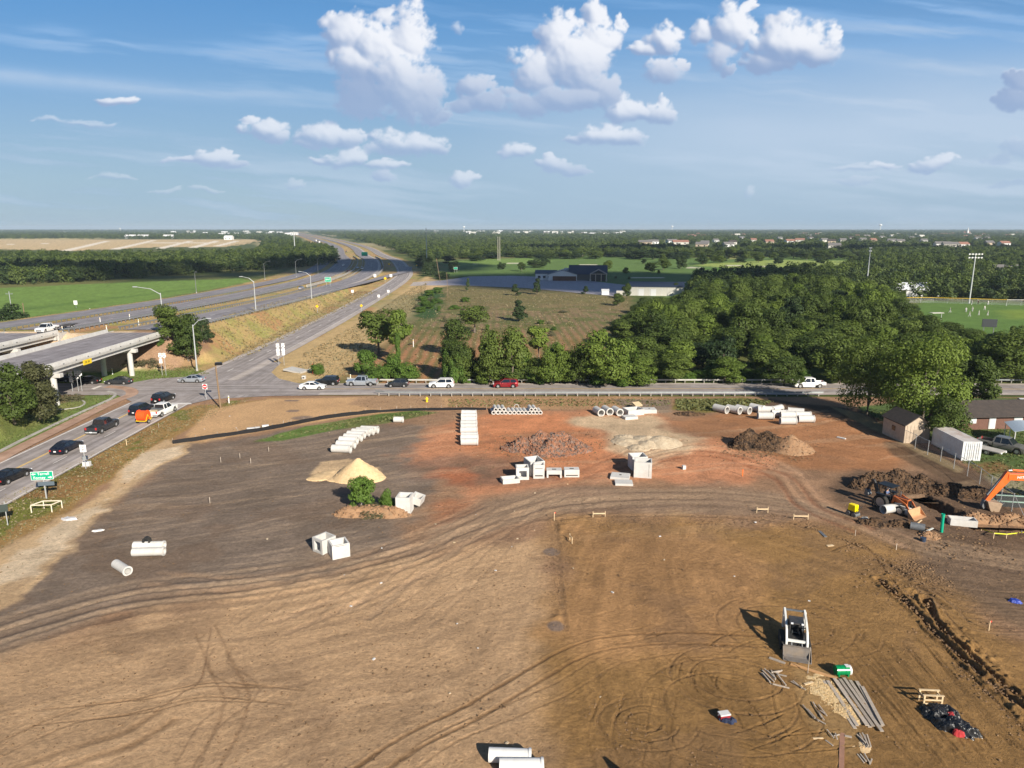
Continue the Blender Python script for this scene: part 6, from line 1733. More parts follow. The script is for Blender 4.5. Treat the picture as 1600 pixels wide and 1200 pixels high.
cbox(1006, 747, 2.15, 1.8, 2.0, -10, 'front box of the two big concrete boxes right of centre', wall=.14, slots=((.72, 1.0, .03, 1.6),))
def slab(px, py, w, d, h, rz, label, tilt=0, zt=0, m=CONC_W, name='concrete_slab', hole=True):
    g = T(px, py); t = thing(name, label, 'concrete slab', (g[0], g[1] + d / 2, g[2] + zt)); t.rotation_euler = (R(tilt), 0, R(rz))
    MB().box((0, 0, h / 2), (w, d, h)).build('slab', m, t, bevel=.02)
    if hole: MB().cyl((0, .1, h), (0, .1, h + .012), .16, n=14).build('lifting_hole', HOLE_SHADE, t)  # dark disc painted as the shade in the hole
slab(971, 750, 2.3, 1.9, .3, -14, 'flat concrete slab with a round hole beside the two big boxes')
slab(976, 759.5, 2.1, 1.5, .28, -4, 'flat concrete slab nearest the camera beside the two big boxes', hole=False)
cbox(991, 650, 2.9, 2.2, 1.0, 18, 'open concrete box behind the crushed stone heap', wall=.18)
slab(985, 656, 2.2, 1.6, .45, 16, 'low concrete slab at the top of the crushed stone heap', hole=False)
slab(1016, 647, 2.1, 1.8, .7, 3, 'pale concrete block right of the open box by the guardrail', hole=True)
slab(996, 640, 1.4, 1.2, .25, 24, 'tan broken slab leaning on the open box', tilt=18, zt=.7, m=WOOD_N, hole=False)
slab(1069, 735, .42, .42, .6, 10, 'small white block standing alone on the orange clay', hole=False)
slab(395, 673, 1.9, .6, .42, 22, 'white wrapped bundle on the silt fence, left one', hole=False, m=WHITE)
slab(414, 668, 1.0, .5, .35, 22, 'white wrapped bundle on the silt fence, right one', hole=False, m=WHITE)
g = T(463, 580); t = thing('drain_headwall', 'grey sloping concrete drain wing beside the junction', 'headwall', (g[0], g[1], g[2])); t.rotation_euler = (0, R(7), R(-18))
MB().box((0, 0, .22), (4.4, 3.2, .3)).build('apron', CONC, t); MB().box((2.3, 0, .2), (.4, 3.6, .9)).build('headwall', CONC, t)
t = thing('drain_inlet', 'white concrete inlet block beside the drain wing', 'inlet', T(475, 592)); MB().box((0, 0, .3), (.7, .7, .7)).build('block', CONC_W, t, bevel=.03); MB().box((0, -.36, .3), (.4, .02, .3)).build('opening', HOLE_SHADE, t)

# ------------------------------------------------------------------ heaps of soil, sand and stone
def heap_mat(name, cols, sc_=1.4, rough=.95, bump=.6):
    m = bpy.data.materials.new(name); m.use_nodes = True; nt = m.node_tree; p = nt.nodes['Principled BSDF']; p.inputs['Roughness'].default_value = rough; p.inputs['Specular IOR Level'].default_value = .15
    tc = nt.nodes.new('ShaderNodeTexCoord'); n1 = nt.nodes.new('ShaderNodeTexNoise'); n1.inputs['Scale'].default_value = sc_; n1.inputs['Detail'].default_value = 8; n1.inputs['Roughness'].default_value = .75
    nt.links.new(tc.outputs['Object'], n1.inputs['Vector'])
    cr = nt.nodes.new('ShaderNodeValToRGB'); cr.color_ramp.elements[0].position = .34; cr.color_ramp.elements[1].position = .66
    cr.color_ramp.elements[0].color = (*cols[0], 1); cr.color_ramp.elements[1].color = (*cols[-1], 1)
    for i, c in enumerate(cols[1:-1]): e = cr.color_ramp.elements.new(.34 + .32 * (i + 1) / (len(cols) - 1)); e.color = (*c, 1)
    nt.links.new(n1.outputs[0], cr.inputs[0]); nt.links.new(cr.outputs[0], p.inputs['Base Color'])
    b = nt.nodes.new('ShaderNodeBump'); b.inputs['Strength'].default_value = bump; b.inputs['Distance'].default_value = .15; nt.links.new(n1.outputs[0], b.inputs['Height']); nt.links.new(b.outputs[0], p.inputs['Normal'])
    return m
SAND = heap_mat('sand', [alb(192, 163, 122), alb(208, 179, 138), alb(214, 186, 146)], 3, bump=.3)
RUBBLE = heap_mat('broken_clay_rubble', [alb(70, 62, 58), alb(124, 110, 102), alb(160, 108, 78), alb(130, 116, 106)], 2.2)
DKSOIL = heap_mat('dark_soil_clods', [alb(38, 34, 30), alb(68, 57, 49), alb(112, 88, 66), alb(82, 72, 64)], 1.5)
STONE = heap_mat('crushed_stone', [alb(160, 142, 120), alb(190, 172, 146), alb(204, 188, 162)], 1.6, bump=.5)
MOUND = heap_mat('mound_soil', [alb(104, 88, 74), alb(158, 124, 94), alb(132, 110, 88)], 1.2)
def heap(px, py, rx, ry, h, label, m, seed, peaks, clods=0, csize=.3, rough=.12, name='soil_pile', cat='pile', rz=0, sharp=1.1, flat_=0.0, gr=74):
    """peaks: (dx, dy, radius share, height share)"""
    g = T(px, py); r = np.random.default_rng(seed)
    u_ = np.linspace(-1.25, 1.25, gr); UU, VV = np.meshgrid(u_, u_)
    x = UU * rx; y = VV * ry
    z = np.zeros_like(x)
    for dx, dy, pr, ph in peaks:
        q = np.hypot((UU - dx) / pr, (VV - dy) / pr)
        z = np.maximum(z, ph * np.clip(1 - q, 0, 1) ** sharp)
    if flat_: z = np.minimum(z, flat_) + np.maximum(z - flat_, 0) * .15
    n = fbm(x * .9 + seed * 7, y * .9 + 5, 5, seed % 6, .6) - .5; n2 = fbm(x * 3.1 + seed, y * 3.1, 4, (seed + 2) % 6, .6) - .5
    edge = sstep(0, .18, z)
    z = z * h + edge * (n * rough * 5 + n2 * rough * 2) * h * .5
    z = np.maximum(z, 0) - .25 * (1 - sstep(0, .05, z)) - .02
    xg = x + n2 * .2; yg = y + n * .3
    ca, sa = math.cos(R(rz)), math.sin(R(rz))
    X, Y = xg * ca - yg * sa, xg * sa + yg * ca
    V = list(zip(X.ravel(), Y.ravel(), z.ravel())); mb = MB()
    idx = np.arange(gr * gr).reshape(gr, gr)
    F_ = [tuple(q) for q in np.stack([idx[:-1, :-1], idx[:-1, 1:], idx[1:, 1:], idx[1:, :-1]], -1).reshape(-1, 4).tolist()]
    mb.add(V, F_)
    zz = z.ravel(); ok = np.nonzero(zz > .05)[0]
    rr_ = random.Random(seed)
    for _ in range(clods):
        k = rr_.choice(ok) if rr_.random() < .85 else rr_.choice(np.nonzero(zz > -.2)[0]); c = Vector(V[k]); c.z = max(c.z, .0); s = csize * rr_.uniform(.35, 1.25)
        pts = []
        for zi in (-1, 1):
            for a in range(5):
                an = a * 1.257 + rr_.uniform(-.4, .4); q = s * rr_.uniform(.45, .8)
                pts.append(c + Vector((math.cos(an) * q, math.sin(an) * q, zi * s * rr_.uniform(.25, .6))))
        mb.add(pts, [(4, 3, 2, 1, 0), (5, 6, 7, 8, 9)] + [(i, (i + 1) % 5, 5 + (i + 1) % 5, 5 + i) for i in range(5)])
    o = mb.build(name, m); o.location = g
    return tag(o, label, cat)
heap(560, 746, 3.5, 2.7, 2.6, 'tall cone of yellow sand beside the diagonal pipes', SAND, 3, [(0, 0, .95, 1), (.3, -.1, .7, .55)], 40, .1, .05, name='sand_pile', sharp=.95)
heap(522, 744, 3.2, 2.3, .45, 'low spread-out sand left of the tall sand cone', SAND, 4, [(-.3, 0, .6, .5), (.4, .3, .5, .7), (-.6, -.4, .4, .5), (.2, -.5, .4, .5), (-.1, .5, .5, .5)], 0, rough=.12, name='sand_pile', sharp=.5)
heap(852, 702, 6.6, 4.2, 2.5, 'wide pile of orange and grey broken clay in the middle of the site', RUBBLE, 5, [(-.1, .2, .75, .9), (.25, .15, .7, 1), (-.45, .05, .5, .65), (.55, -.1, .45, .6), (.1, -.3, .6, .7)], 3200, .22, .2, name='rubble_pile', sharp=.9)
heap(1002, 693, 4.6, 5.2, .95, 'pale crushed stone heap with long furrowed ridges, left part', STONE, 6, [(-.3, .3, .5, .6), (.3, .1, .5, .9), (-.4, -.3, .35, .5), (.1, -.2, .4, .8), (0, .6, .4, .5)], 60, .12, .10, name='stone_pile', rz=30, sharp=.8)
heap(1032, 692, 3.6, 3.6, 1.05, 'pale crushed stone heap, rounded right part', STONE, 7, [(0, 0, .9, 1), (-.4, .2, .5, .8)], 60, .12, .05, name='stone_pile', sharp=.9)
heap(1192, 698, 4.8, 3.6, 2.4, 'dark brown clod pile in front of the heaped white pipes', DKSOIL, 8, [(-.35, .2, .6, 1), (.05, .1, .7, .9), (.3, -.2, .5, .7), (-.6, -.1, .4, .5)], 2600, .22, .22, sharp=.85)
heap(1236, 702, 3.4, 3.0, 2.1, 'smooth grey-brown cone at the right side of the dark clod pile', MOUND, 9, [(0, 0, .95, 1)], 160, .18, .08, sharp=1.0)
heap(1398, 762, 5.6, 3.2, 2.3, 'large dark dirt pile behind the tractor loader', DKSOIL, 10, [(-.3, .1, .6, .85), (.05, .1, .7, 1), (.45, -.1, .6, .7), (-.65, 0, .35, .5)], 2400, .21, .24, sharp=.9)
heap(1498, 774, 4.2, 2.0, 1.5, 'dark dirt pile between the service trench and the orange excavator arm', DKSOIL, 11, [(-.2, .1, .7, .9), (.4, 0, .6, .9), (-.6, 0, .4, .5)], 1400, .2, .22, sharp=.9, rz=-12)
heap(1385, 820, 3.8, 1.3, .8, 'low ridge of spoil in front of the bent white pipe', DKSOIL, 12, [(-.3, 0, .6, .9), (.4, 0, .6, .8)], 500, .24, .25, rz=-10)
heap(1450, 838, 1.6, 1.1, .55, 'small reddish heap by the green standing pipe', MOUND, 13, [(0, 0, .9, 1)], 90, .16, .2)
heap(1560, 812, 4.4, 1.2, .9, 'reddish bank along the open pit under the excavator bucket', MOUND, 14, [(-.5, 0, .6, .8), (.2, 0, .8, 1)], 260, .22, .25, rz=-5)
heap(582, 804, 3.9, 1.7, 1.0, 'low soil mound carrying the two green bushes', MOUND, 15, [(-.55, 0, .55, 1.5), (0, .1, .7, 1.6), (.5, 0, .6, 1.4)], 260, .2, .12, name='soil_mound', flat_=.75)
heap(1075, 648, 3.2, 1.4, .5, 'low dark scraped ridge below the guardrail grass', DKSOIL, 16, [(0, 0, .9, 1), (.5, 0, .5, .8)], 160, .25, .2)
heap(1300, 1092, 1.9, 2.6, .14, 'scatter of pale sawdust and shavings between the planks', heap_mat('wood_shavings', [alb(176, 144, 100), alb(214, 186, 140), alb(230, 206, 164)], 6), 17, [(0, .2, .9, 1), (.3, -.4, .6, .9), (-.3, .5, .5, .8)], 700, .06, .3, name='sawdust', cat='sawdust', sharp=.4)
heap(1345, 1168, .9, .8, .08, 'small patch of pale shavings below the planks', MATS.get('x') or SAND, 18, [(0, 0, .9, 1)], 200, .05, .3, name='sawdust', cat='sawdust', sharp=.4)

# ------------------------------------------------------------------ timber
def plank(x0, y0, x1, y1, w, th, m, label, group=None, z=0.0, name='plank', cat='plank'):
    a = Vector(T(x0, y0)); b = Vector(T(x1, y1)); d = b - a; L = d.length
    mb = MB().box((0, 0, 0), (L, w, th)); o = mb.build(name, m)
    o.location = (a + b) / 2 + Vector((0, 0, z + th / 2 + .02)); o.rotation_euler = (0, -math.asin(max(-1, min(1, d.z / L))), math.atan2(d.y, d.x))
    return tag(o, label, cat, group)
def zc5(X, Y): return (1140 + X / 4.615, 940 + Y / 4.615)
LG = 'long weathered planks fanned out beside the sawdust'
for i, (a, b, c, d) in enumerate(((680, 575, 905, 920), (705, 578, 920, 905), (752, 566, 990, 908), (772, 570, 1012, 910), (795, 566, 1035, 908), (822, 562, 1098, 950), (868, 570, 1075, 880), (915, 582, 1085, 870), (955, 625, 1103, 905), (1050, 860, 1100, 905))):
    plank(*zc5(a, b), *zc5(c, d), .22, .045, WOOD_G, 'long weathered plank in the fan of planks by the sawdust', LG, z=.05 * (i % 3))
plank(*zc5(440, 452), *zc5(775, 558), .26, .05, mat('orange_board', alb(190, 146, 100), .8, var=.1), 'long tan board on the ground in front of the loader bucket')
plank(*zc5(285, 408), *zc5(400, 450), .22, .06, WOOD_G, 'pinkish-grey board at the left of the tan board')
plank(*zc5(812, 952), *zc5(806, 1210), .28, .05, mat('rusty_board', alb(150, 112, 92), .85, var=.15), 'reddish-brown board pointing to the bottom edge')
plank(*zc5(600, 992), *zc5(675, 990), .10, .06, WOOD_N, 'short pale stick left of the reddish board')
plank(*zc5(690, 1005), *zc5(745, 1045), .10, .06, WOOD_G, 'short grey stick beside the reddish board')
plank(*zc5(830, 975), *zc5(880, 985), .14, .08, WOOD_G, 'short grey offcut touching the reddish board')
plank(*zc5(538, 605), *zc5(600, 588), .16, .10, WOOD_N, 'short pale block by the thin stake')
for i, s in enumerate(((225, 520, 300, 600), (235, 505, 320, 590), (250, 500, 330, 580), (270, 520, 330, 575), (300, 500, 330, 560), (310, 605, 430, 635), (335, 530, 405, 620), (345, 545, 410, 560), (340, 520, 378, 500), (300, 520, 365, 510), (235, 530, 290, 595))):
    plank(*zc5(*s[:2]), *zc5(*s[2:]), .08, .07, WOOD_G, 'short stick in the loose bundle left of the sawdust', 'short sticks in the bundle left of the sawdust', z=.06 * (i % 4), name='stick', cat='stick')
for i, s in enumerate(((440, 590, 545, 650), (455, 585, 520, 640), (525, 760, 610, 860), (560, 790, 640, 880), (600, 740, 660, 850), (620, 780, 680, 870), (640, 760, 700, 840), (600, 850, 690, 900), (650, 800, 690, 830), (700, 940, 750, 1000), (760, 965, 775, 1010), (750, 985, 790, 975))):
    plank(*zc5(*s[:2]), *zc5(*s[2:]), .06, .05, WOOD_G, 'loose splintered stick lying in the sawdust', 'splintered sticks in the sawdust', z=.12, name='stick', cat='stick')
for i, s in enumerate(((918, 962, 985, 1060), (935, 960, 995, 1060), (955, 962, 1000, 1055), (975, 965, 1008, 1060), (990, 968, 1018, 1058), (930, 985, 980, 1035))):
    plank(*zc5(*s[:2]), *zc5(*s[2:]), .07, .06, WOOD_G, 'stick in the small bundle below the long planks', 'sticks of the bundle below the long planks', z=.05 * (i % 3), name='stick', cat='stick')
for i, s in enumerate(((920, 1105, 970, 1170), (940, 1110, 985, 1165), (970, 1112, 1010, 1180), (960, 1120, 980, 1160), (1010, 1185, 1025, 1145))):
    plank(*zc5(*s[:2]), *zc5(*s[2:]), .07, .06, WOOD_G, 'stick in the last bundle near the bottom edge', 'sticks of the bundle near the bottom edge', z=.05 * (i % 3), name='stick', cat='stick')
plank(1308, 683.5, 1321, 686.5, .35, .12, WHITE, 'white board lying on the brown soil below the fence')
plank(1292, 853.5, 1302, 852.5, .28, .05, WOOD_N, 'small pale board on the right of the pad')
plank(1280, 831, 1290, 840, .30, .1, STEEL_D, 'dark narrow board beside a stake on the pad edge')
def stake(px, py, h, label, m=WOOD_N, w=.05, group=None, flag=None):
    g = T(px, py); t = thing('survey_stake', label, 'stake', g, random.uniform(0, 1), group); MB().box((0, 0, h / 2 - .1), (w, w * .6, h + .2)).build('stake', m, t)
    if flag: MB().box((.06, 0, h - .06), (.16, .01, .12)).build('flag', flag, t)
OR_FLAG = mat('orange_flagging', (.85, .18, .03), .6); RD_FLAG = mat('red_flagging', (.75, .05, .03), .6)
stake(1160, 744, .9, 'orange survey stake on the edge of the orange clay', OR_FLAG, .10)
stake(1545, 985, .8, 'stake with a small red flag at the right of the site', WOOD_N, .05, None, RD_FLAG)
stake(866, 813, .9, 'pink-topped stake at the corner of the pad', WOOD_N, .05, None, RD_FLAG)
stake(565, 792, .9, 'white stake on the soil mound between the bushes', WHITE, .10)
stake(1262, 1052, 2.0, 'thin upright stake in front of the loader bucket', WOOD_G, .05)
stake(198, 696, .9, 'pale stake in the verge grass by the road', WOOD_N, .08)
for a, b in ((375, 716), (345, 722), (392, 724), (420, 706), (328, 786), (248, 668), (443, 664), (1400, 860), (1336, 838), (455, 662)):
    stake(a, b, .7, 'thin wooden survey stake standing on the dark soil', WOOD_G, .06, 'thin survey stakes on the dark soil')
def batter(px, py, w, label, rz=0):
    g = T(px, py); t = thing('batter_board', label, 'batter board', g, R(rz))
    MB().box((0, -.04, .42), (w, .03, .14)).build('crossboard', WOOD_N, t)
    for s in (-1, 1): MB().box((s * w / 2, 0, .28), (.06, .06, .75)).build('stake', WOOD_N, t)
batter(936, 808, 1.3, 'wooden batter board at the top edge of the pad, left one', 2); batter(1191, 801, 1.2, 'wooden batter board at the top edge of the pad, middle one'); batter(1251, 812, 1.5, 'wooden batter board at the top edge of the pad, right one', -2); batter(892, 846, .9, 'small tilted batter board near the pad\'s upper left corner', 100)
def frame_table():
    g = T(74, 797); t = thing('timber_frame', 'pale wooden frame on short legs in the verge below the green sign', 'frame', g, R(12))
    mb = MB(); P = [(-1.35, -.45), (.75, -.75), (1.35, .35), (-.55, .65)]
    for i in range(4):
        a, b = P[i], P[(i + 1) % 4]; mb.box(((a[0] + b[0]) / 2, (a[1] + b[1]) / 2, .85), (math.hypot(b[0] - a[0], b[1] - a[1]), .09, .09), math.atan2(b[1] - a[1], b[0] - a[0]))
    CRM = mat('cream_timber', (.72, .64, .50), .7); mb.build('top_frame', CRM, t)
    for x, y in P: MB().box((x, y, .38), (.09, .09, .84)).build('leg', CRM, t)
frame_table()
def tripod_stand():
    t = thing('trestle', 'tall wooden trestle just below the photo\'s bottom edge, casting the forked shadow', 'trestle', (8.3, 30.7, H1(8.3, 30.7)), R(20)); t.scale = (1.3, 1, 1.5)
    for s in (-1, 1):
        MB().tube([(s * .75, -.2, 0), (0, 0, 1.95)], .09, 6).build('leg', WOOD_G, t)
    MB().tube([(0, .8, 0), (0, 0, 1.95)], .06, 6).build('leg', WOOD_G, t)
tripod_stand()
# sawhorse table, black sheeting, cooler, drum
def sawtable():
    g = T(1453, 1100); t = thing('sawhorse', 'new wooden sawhorse table beside the heap of black sheeting', 'sawhorse', g, R(-4))
    for y in (-.28, .28): MB().box((0, y, .82), (1.3, .13, .05)).build('top_rail', WOOD_N, t)
    for x in (-.55, .55):
        for y in (-.30, .30): MB().box((x, y, .40), (.10, .05, .82)).build('leg', WOOD_N, t)
        MB().box((x, 0, .62), (.05, .56, .10)).build('cross_rail', WOOD_N, t)
    MB().box((0, -.33, .25), (1.15, .03, .10)).build('stretcher', WOOD_N, t); MB().box((0, -.33, .52), (1.15, .03, .10)).build('stretcher', WOOD_N, t)
sawtable()
def crumple(px, py, rx, ry, h, rz, m, label, name, seed, bits=None, cat='sheeting', n=90):
    g = T(px, py); u_ = np.linspace(-1, 1, n); UU, VV = np.meshgrid(u_, u_)
    q = np.sqrt(UU ** 2 + VV ** 2) + (fbm(UU * 2.3 + seed, VV * 2.3, 4, 1) - .5) * .7
    e = sstep(1.0, .55, q); a = np.abs(2 * fbm(UU * rx * 2.2 + seed, VV * ry * 2.2, 4, 2, .65) - 1); b = np.abs(2 * fbm(UU * rx * 4 + 9, VV * ry * 4 + seed, 4, 4, .6) - 1)
    z = e * h * (.35 + .65 * fbm(UU * 1.6 * rx + seed, VV * 1.6 * ry, 2, 3) * 1.3) + e * (1 - a) * h * .45 + e * (1 - b) * h * .18 - .04 * (1 - e)
    keep = (e > .02)
    mb = MB(); ca, sa = math.cos(R(rz)), math.sin(R(rz)); x = UU * rx; y = VV * ry
    V = list(zip((x * ca - y * sa).ravel(), (x * sa + y * ca).ravel(), z.ravel())); idx = np.arange(n * n).reshape(n, n)
    kk = keep[:-1, :-1]
    F_ = [tuple(f) for f in np.stack([idx[:-1, :-1], idx[:-1, 1:], idx[1:, 1:], idx[1:, :-1]], -1)[kk].tolist()]
    mb.add(V, F_); o = mb.build(name, m); o.location = g; tag(o, label, cat)
    return o, g
o, g = crumple(1470, 1118, 1.15, .85, .42, -20, BLACK_PL, 'heap of crumpled black plastic sheeting, upper part beside the sawhorse', 'plastic_sheeting', 1)
o, g = crumple(1494, 1140, 1.35, .75, .42, -32, BLACK_PL, 'heap of crumpled black plastic sheeting, lower part with dark red folds', 'plastic_sheeting', 5)
RED_CL = mat('red_cloth', (.42, .03, .035), .7, var=.2)
crumple(1483, 1126, .28, .22, .42, 0, RED_CL, 'bright red rag on the black sheeting', 'rag', 8, cat='rag', n=26); crumple(1497, 1150, .40, .22, .30, -20, RED_CL, 'dull red rag at the lower edge of the black sheeting', 'rag', 11, cat='rag', n=26)
crumple(1137, 1128, .55, .34, .22, -10, mat('navy_cloth', (.012, .022, .06), .7, var=.3), 'dark blue jacket beside the white cooler', 'jacket', 14, cat='jacket', n=40)
crumple(1586, 940, .55, .3, .14, -25, mat('blue_tarp', (.02, .05, .34), .5, var=.3), 'small blue tarpaulin scrap at the right edge', 'tarpaulin', 16, cat='tarpaulin', n=34)
crumple(108, 811, 1.0, .55, .12, -10, mat('clear_plastic', (.55, .54, .55), .35, var=.2), 'grey translucent plastic sheet on the pale strip', 'plastic_sheeting', 19, n=40)
crumple(154, 829, .75, .3, .08, 20, WHITE, 'torn white scrap on the dark soil at the left', 'scrap', 22, cat='scrap', n=34)
crumple(1350, 812, .5, .35, .25, 0, mat('grey_sack', (.30, .31, .32), .6, var=.2), 'grey sack beside the low ridge of spoil', 'sack', 25, cat='sack', n=34)
def litter():
    for i in range(46):
        a, b = random.uniform(520, 1320), random.uniform(690, 1180)
        if i < 20: a, b = random.uniform(300, 900), random.uniform(640, 860)
        g = T(a, b); s = random.uniform(.05, .16); o = MB().box((0, 0, s * .3), (s * 1.6, s, s * .5), random.uniform(0, 3)).build('scrap', random.choice([WHITE, CONC_W, WOOD_N, STONE]))
        o.location = g; tag(o, 'tiny pale scrap lying on the bare soil', 'scrap', 'tiny pale scraps on the soil')
litter()
def cooler():
    g = T(1131, 1124); t = thing('cooler', 'white-lidded cooler box on the bare soil', 'cooler', g, R(12))
    MB().box((0, 0, .20), (.62, .40, .38), tx=1.05, ty=1.05).build('body', mat('cooler_red', (.30, .03, .04), .5), t, bevel=.02); MB().box((0, 0, .43), (.70, .46, .09)).build('lid', WHITE, t, bevel=.02); MB().tube([(-.36, 0, .3), (-.42, 0, .36), (-.36, 0, .42)], .015, 6).build('handle', WHITE, t)
cooler()
def green_drum():
    g = T(1316, 1054); t = thing('fuel_drum', 'green drum with white end panel, lying in front of the planks', 'drum', g, R(2)); GR = mat('green_enamel', (.0, .22, .07), .3, var=.05)
    MB().cyl((-.52, 0, .36), (.38, 0, .36), .33, n=28).build('barrel', GR, t, smooth=False); MB().cyl((.38, 0, .36), (.52, 0, .36), .335, n=28).build('end_panel', WHITE, t)
    MB().box((.25, -.02, .70), (.26, .34, .02)).build('label_plate', WHITE, t)
    for x in (-.35, .3): MB().box((x, 0, .08), (.10, .56, .2)).build('cradle', GR, t)
    for x in (-.2, .1): MB().pipe((x - .02, 0, .36), (x + .02, 0, .36), .345, .32, 28).build('hoop', GR, t)
green_drum()
def hydrant():
    g = T(667, 628); t = thing('fire_hydrant', 'yellow fire hydrant below the near guardrail', 'hydrant', g); H_ = YELLOW
    MB().cyl((0, 0, -.1), (0, 0, .72), .17, .15, n=14).build('barrel', H_, t); MB().cyl((0, 0, .72), (0, 0, .92), .20, .06, n=14).build('bonnet', H_, t); MB().cyl((0, 0, .02), (0, 0, .10), .24, n=14).build('flange', H_, t)
    for s in (-1, 1): MB().cyl((s * .12, 0, .55), (s * .3, 0, .55), .075, n=10).build('nozzle', H_, t)
hydrant()
crumple(678, 614, .9, .3, .25, 0, BLACK_PL, 'black scrap lying at the near guardrail above the hydrant', 'scrap', 31, n=30, cat='scrap')

# ------------------------------------------------------------------ machines
def skid_steer():
    g = T(1241, 1008); t = thing('skid_steer', 'white and black compact track loader facing the camera with its bucket down', 'loader', g, R(-106)); DK = mat('machine_dark', (.03, .032, .036), .5, var=.2, dirt=(.2, .15, .1), dirt_amt=.35); BKT = mat('bucket_steel', (.20, .18, .165), .6, metal=.3, var=.2, dirt=(.3, .22, .14), dirt_amt=.5); WP = mat('loader_white', (.74, .74, .70), .35, dirt=(.4, .33, .24), dirt_amt=.3)
    for s in (-1, 1):
        tr = MB(); pr = [(-1.15, .18), (-.95, .02), (.75, .02), (1.0, .2), (.98, .42), (.7, .60), (-.85, .66), (-1.15, .45)]
        tr.prism(pr, s * .88 - .17, s * .88 + .17); tk = tr.build('track', RUBBER, t, bevel=.03)
        lg = MB()
        for k in range(16): lg.box((-1.0 + k * .12, s * .88, .012), (.05, .36, .05))
        lg.build('tread', RUBBER, tk)
    MB().box((-.1, 0, .58), (2.1, 1.28, .62)).build('chassis', DK, t, bevel=.05)
    MB().box((-1.0, 0, 1.08), (.62, 1.22, .62), tx=.9).build('engine_cover', mat('loader_bluegrey', (.07, .09, .11), .35), t, bevel=.06)
    MB().box((-.98, 0, 1.405), (.4, .8, .03)).build('grille', STEEL_D, t)
    cb = MB()
    for s in (-1, 1):
        for x in (-.55, .55): cb.box((x + (.0 if x < 0 else -.05), s * .46, 1.42), (.08, .08, 1.1))
        cb.box((0, s * .46, 1.95), (1.15, .08, .08)); cb.box((0, s * .46, 1.0), (1.15, .05, .3))
    cb.box((-.02, 0, 2.0), (1.12, 1.0, .07)); cb.box((-.56, 0, 1.1), (.06, .9, .5))
    cb.build('cab_frame', DK, t, bevel=.015)
    MB().box((-.60, 0, 1.68), (.02, .8, .45)).build('rear_window', GLASS, t)
    MB().box((-.22, 0, 1.0), (.5, .5, .16)).box((-.44, 0, 1.3), (.14, .48, .5)).build('seat', BLACK_PL, t, bevel=.04)
    for s in (-1, 1): MB().tube([(.15, s * .26, .95), (.2, s * .26, 1.3)], .02, 6).build('control_lever', STEEL_D, t)
    for s in (-1, 1):
        MB().prism([(-1.55, .65), (-1.2, .65), (-1.05, 1.75), (-1.25, 2.05), (-1.5, 2.02)], s * .72 - .09, s * .72 + .09).build('rear_tower', WP, t, bevel=.02)
        ar = MB(); ar.prism([(-1.52, 2.14), (-1.45, 1.92), (-.2, 1.72), (.55, 1.42), (1.02, .95), (1.22, .35), (1.42, .38), (1.30, 1.05), (.75, 1.62), (-.15, 1.92)], s * .70 - .075, s * .70 + .075); ar.build('lift_arm', WP, t, bevel=.02)
        MB().tube([(-.9, s * .70, .95), (.2, s * .70, 1.62)], .05, 8).build('lift_cylinder', STEEL, t)
        MB().tube([(1.0, s * .35, 1.0), (1.45, s * .35, .55)], .045, 8).build('tilt_cylinder', STEEL_D, t)
        MB().box((.60, s * .36, 2.07), (.08, .16, .10)).build('work_light', HEAD_L, t)
    MB().box((-1.42, 0, 2.03), (.12, 1.5, .10)).build('rear_crossbar', STEEL_D, t)
    MB().box((1.12, 0, 1.0), (.14, 1.36, .16)).build('front_crossbar', WP, t)
    bk = MB(); bk.prism([(1.45, .78), (1.42, .70), (1.55, .12), (1.75, .03), (2.25, .02), (2.25, .05), (1.80, .09), (1.62, .18), (1.50, .75)], -.93, .93)
    for s in (-1, 1): bk.prism([(1.46, .74), (1.58, .12), (1.78, .04), (2.22, .03)], s * .93 - .02, s * .93 + .02)
    bk.build('bucket', BKT, t); MB().box((1.50, 0, .79), (.12, 1.88, .06)).build('bucket_lip', BKT, t)
skid_steer()
def limb_person(name, joints, edges, radii, mats_, label=None, parent=None):
    me = bpy.data.meshes.new(name); me.from_pydata(joints, edges, [])
    o = bpy.data.objects.new(name, me); C.objects.link(o)
    sk = o.modifiers.new('skin', 'SKIN'); sk.use_smooth_shade = True
    for i, r_ in enumerate(radii): me.skin_vertices[0].data[i].radius = (r_, r_)
    me.skin_vertices[0].data[0].use_root = True
    ss = o.modifiers.new('subsurf', 'SUBSURF'); ss.levels = 1; ss.render_levels = 1
    me.materials.append(mats_)
    return o
SKIN = mat('skin_tone', (.42, .25, .17), .6)
SHIRT_W = mat('white_jersey', (.75, .75, .76), .8); PANTS_G = mat('pale_trousers', (.60, .60, .62), .8); SHIRT_B = mat('blue_shirt', (.10, .14, .26), .8); HAIR = mat('dark_hair', (.02, .015, .01), .8)
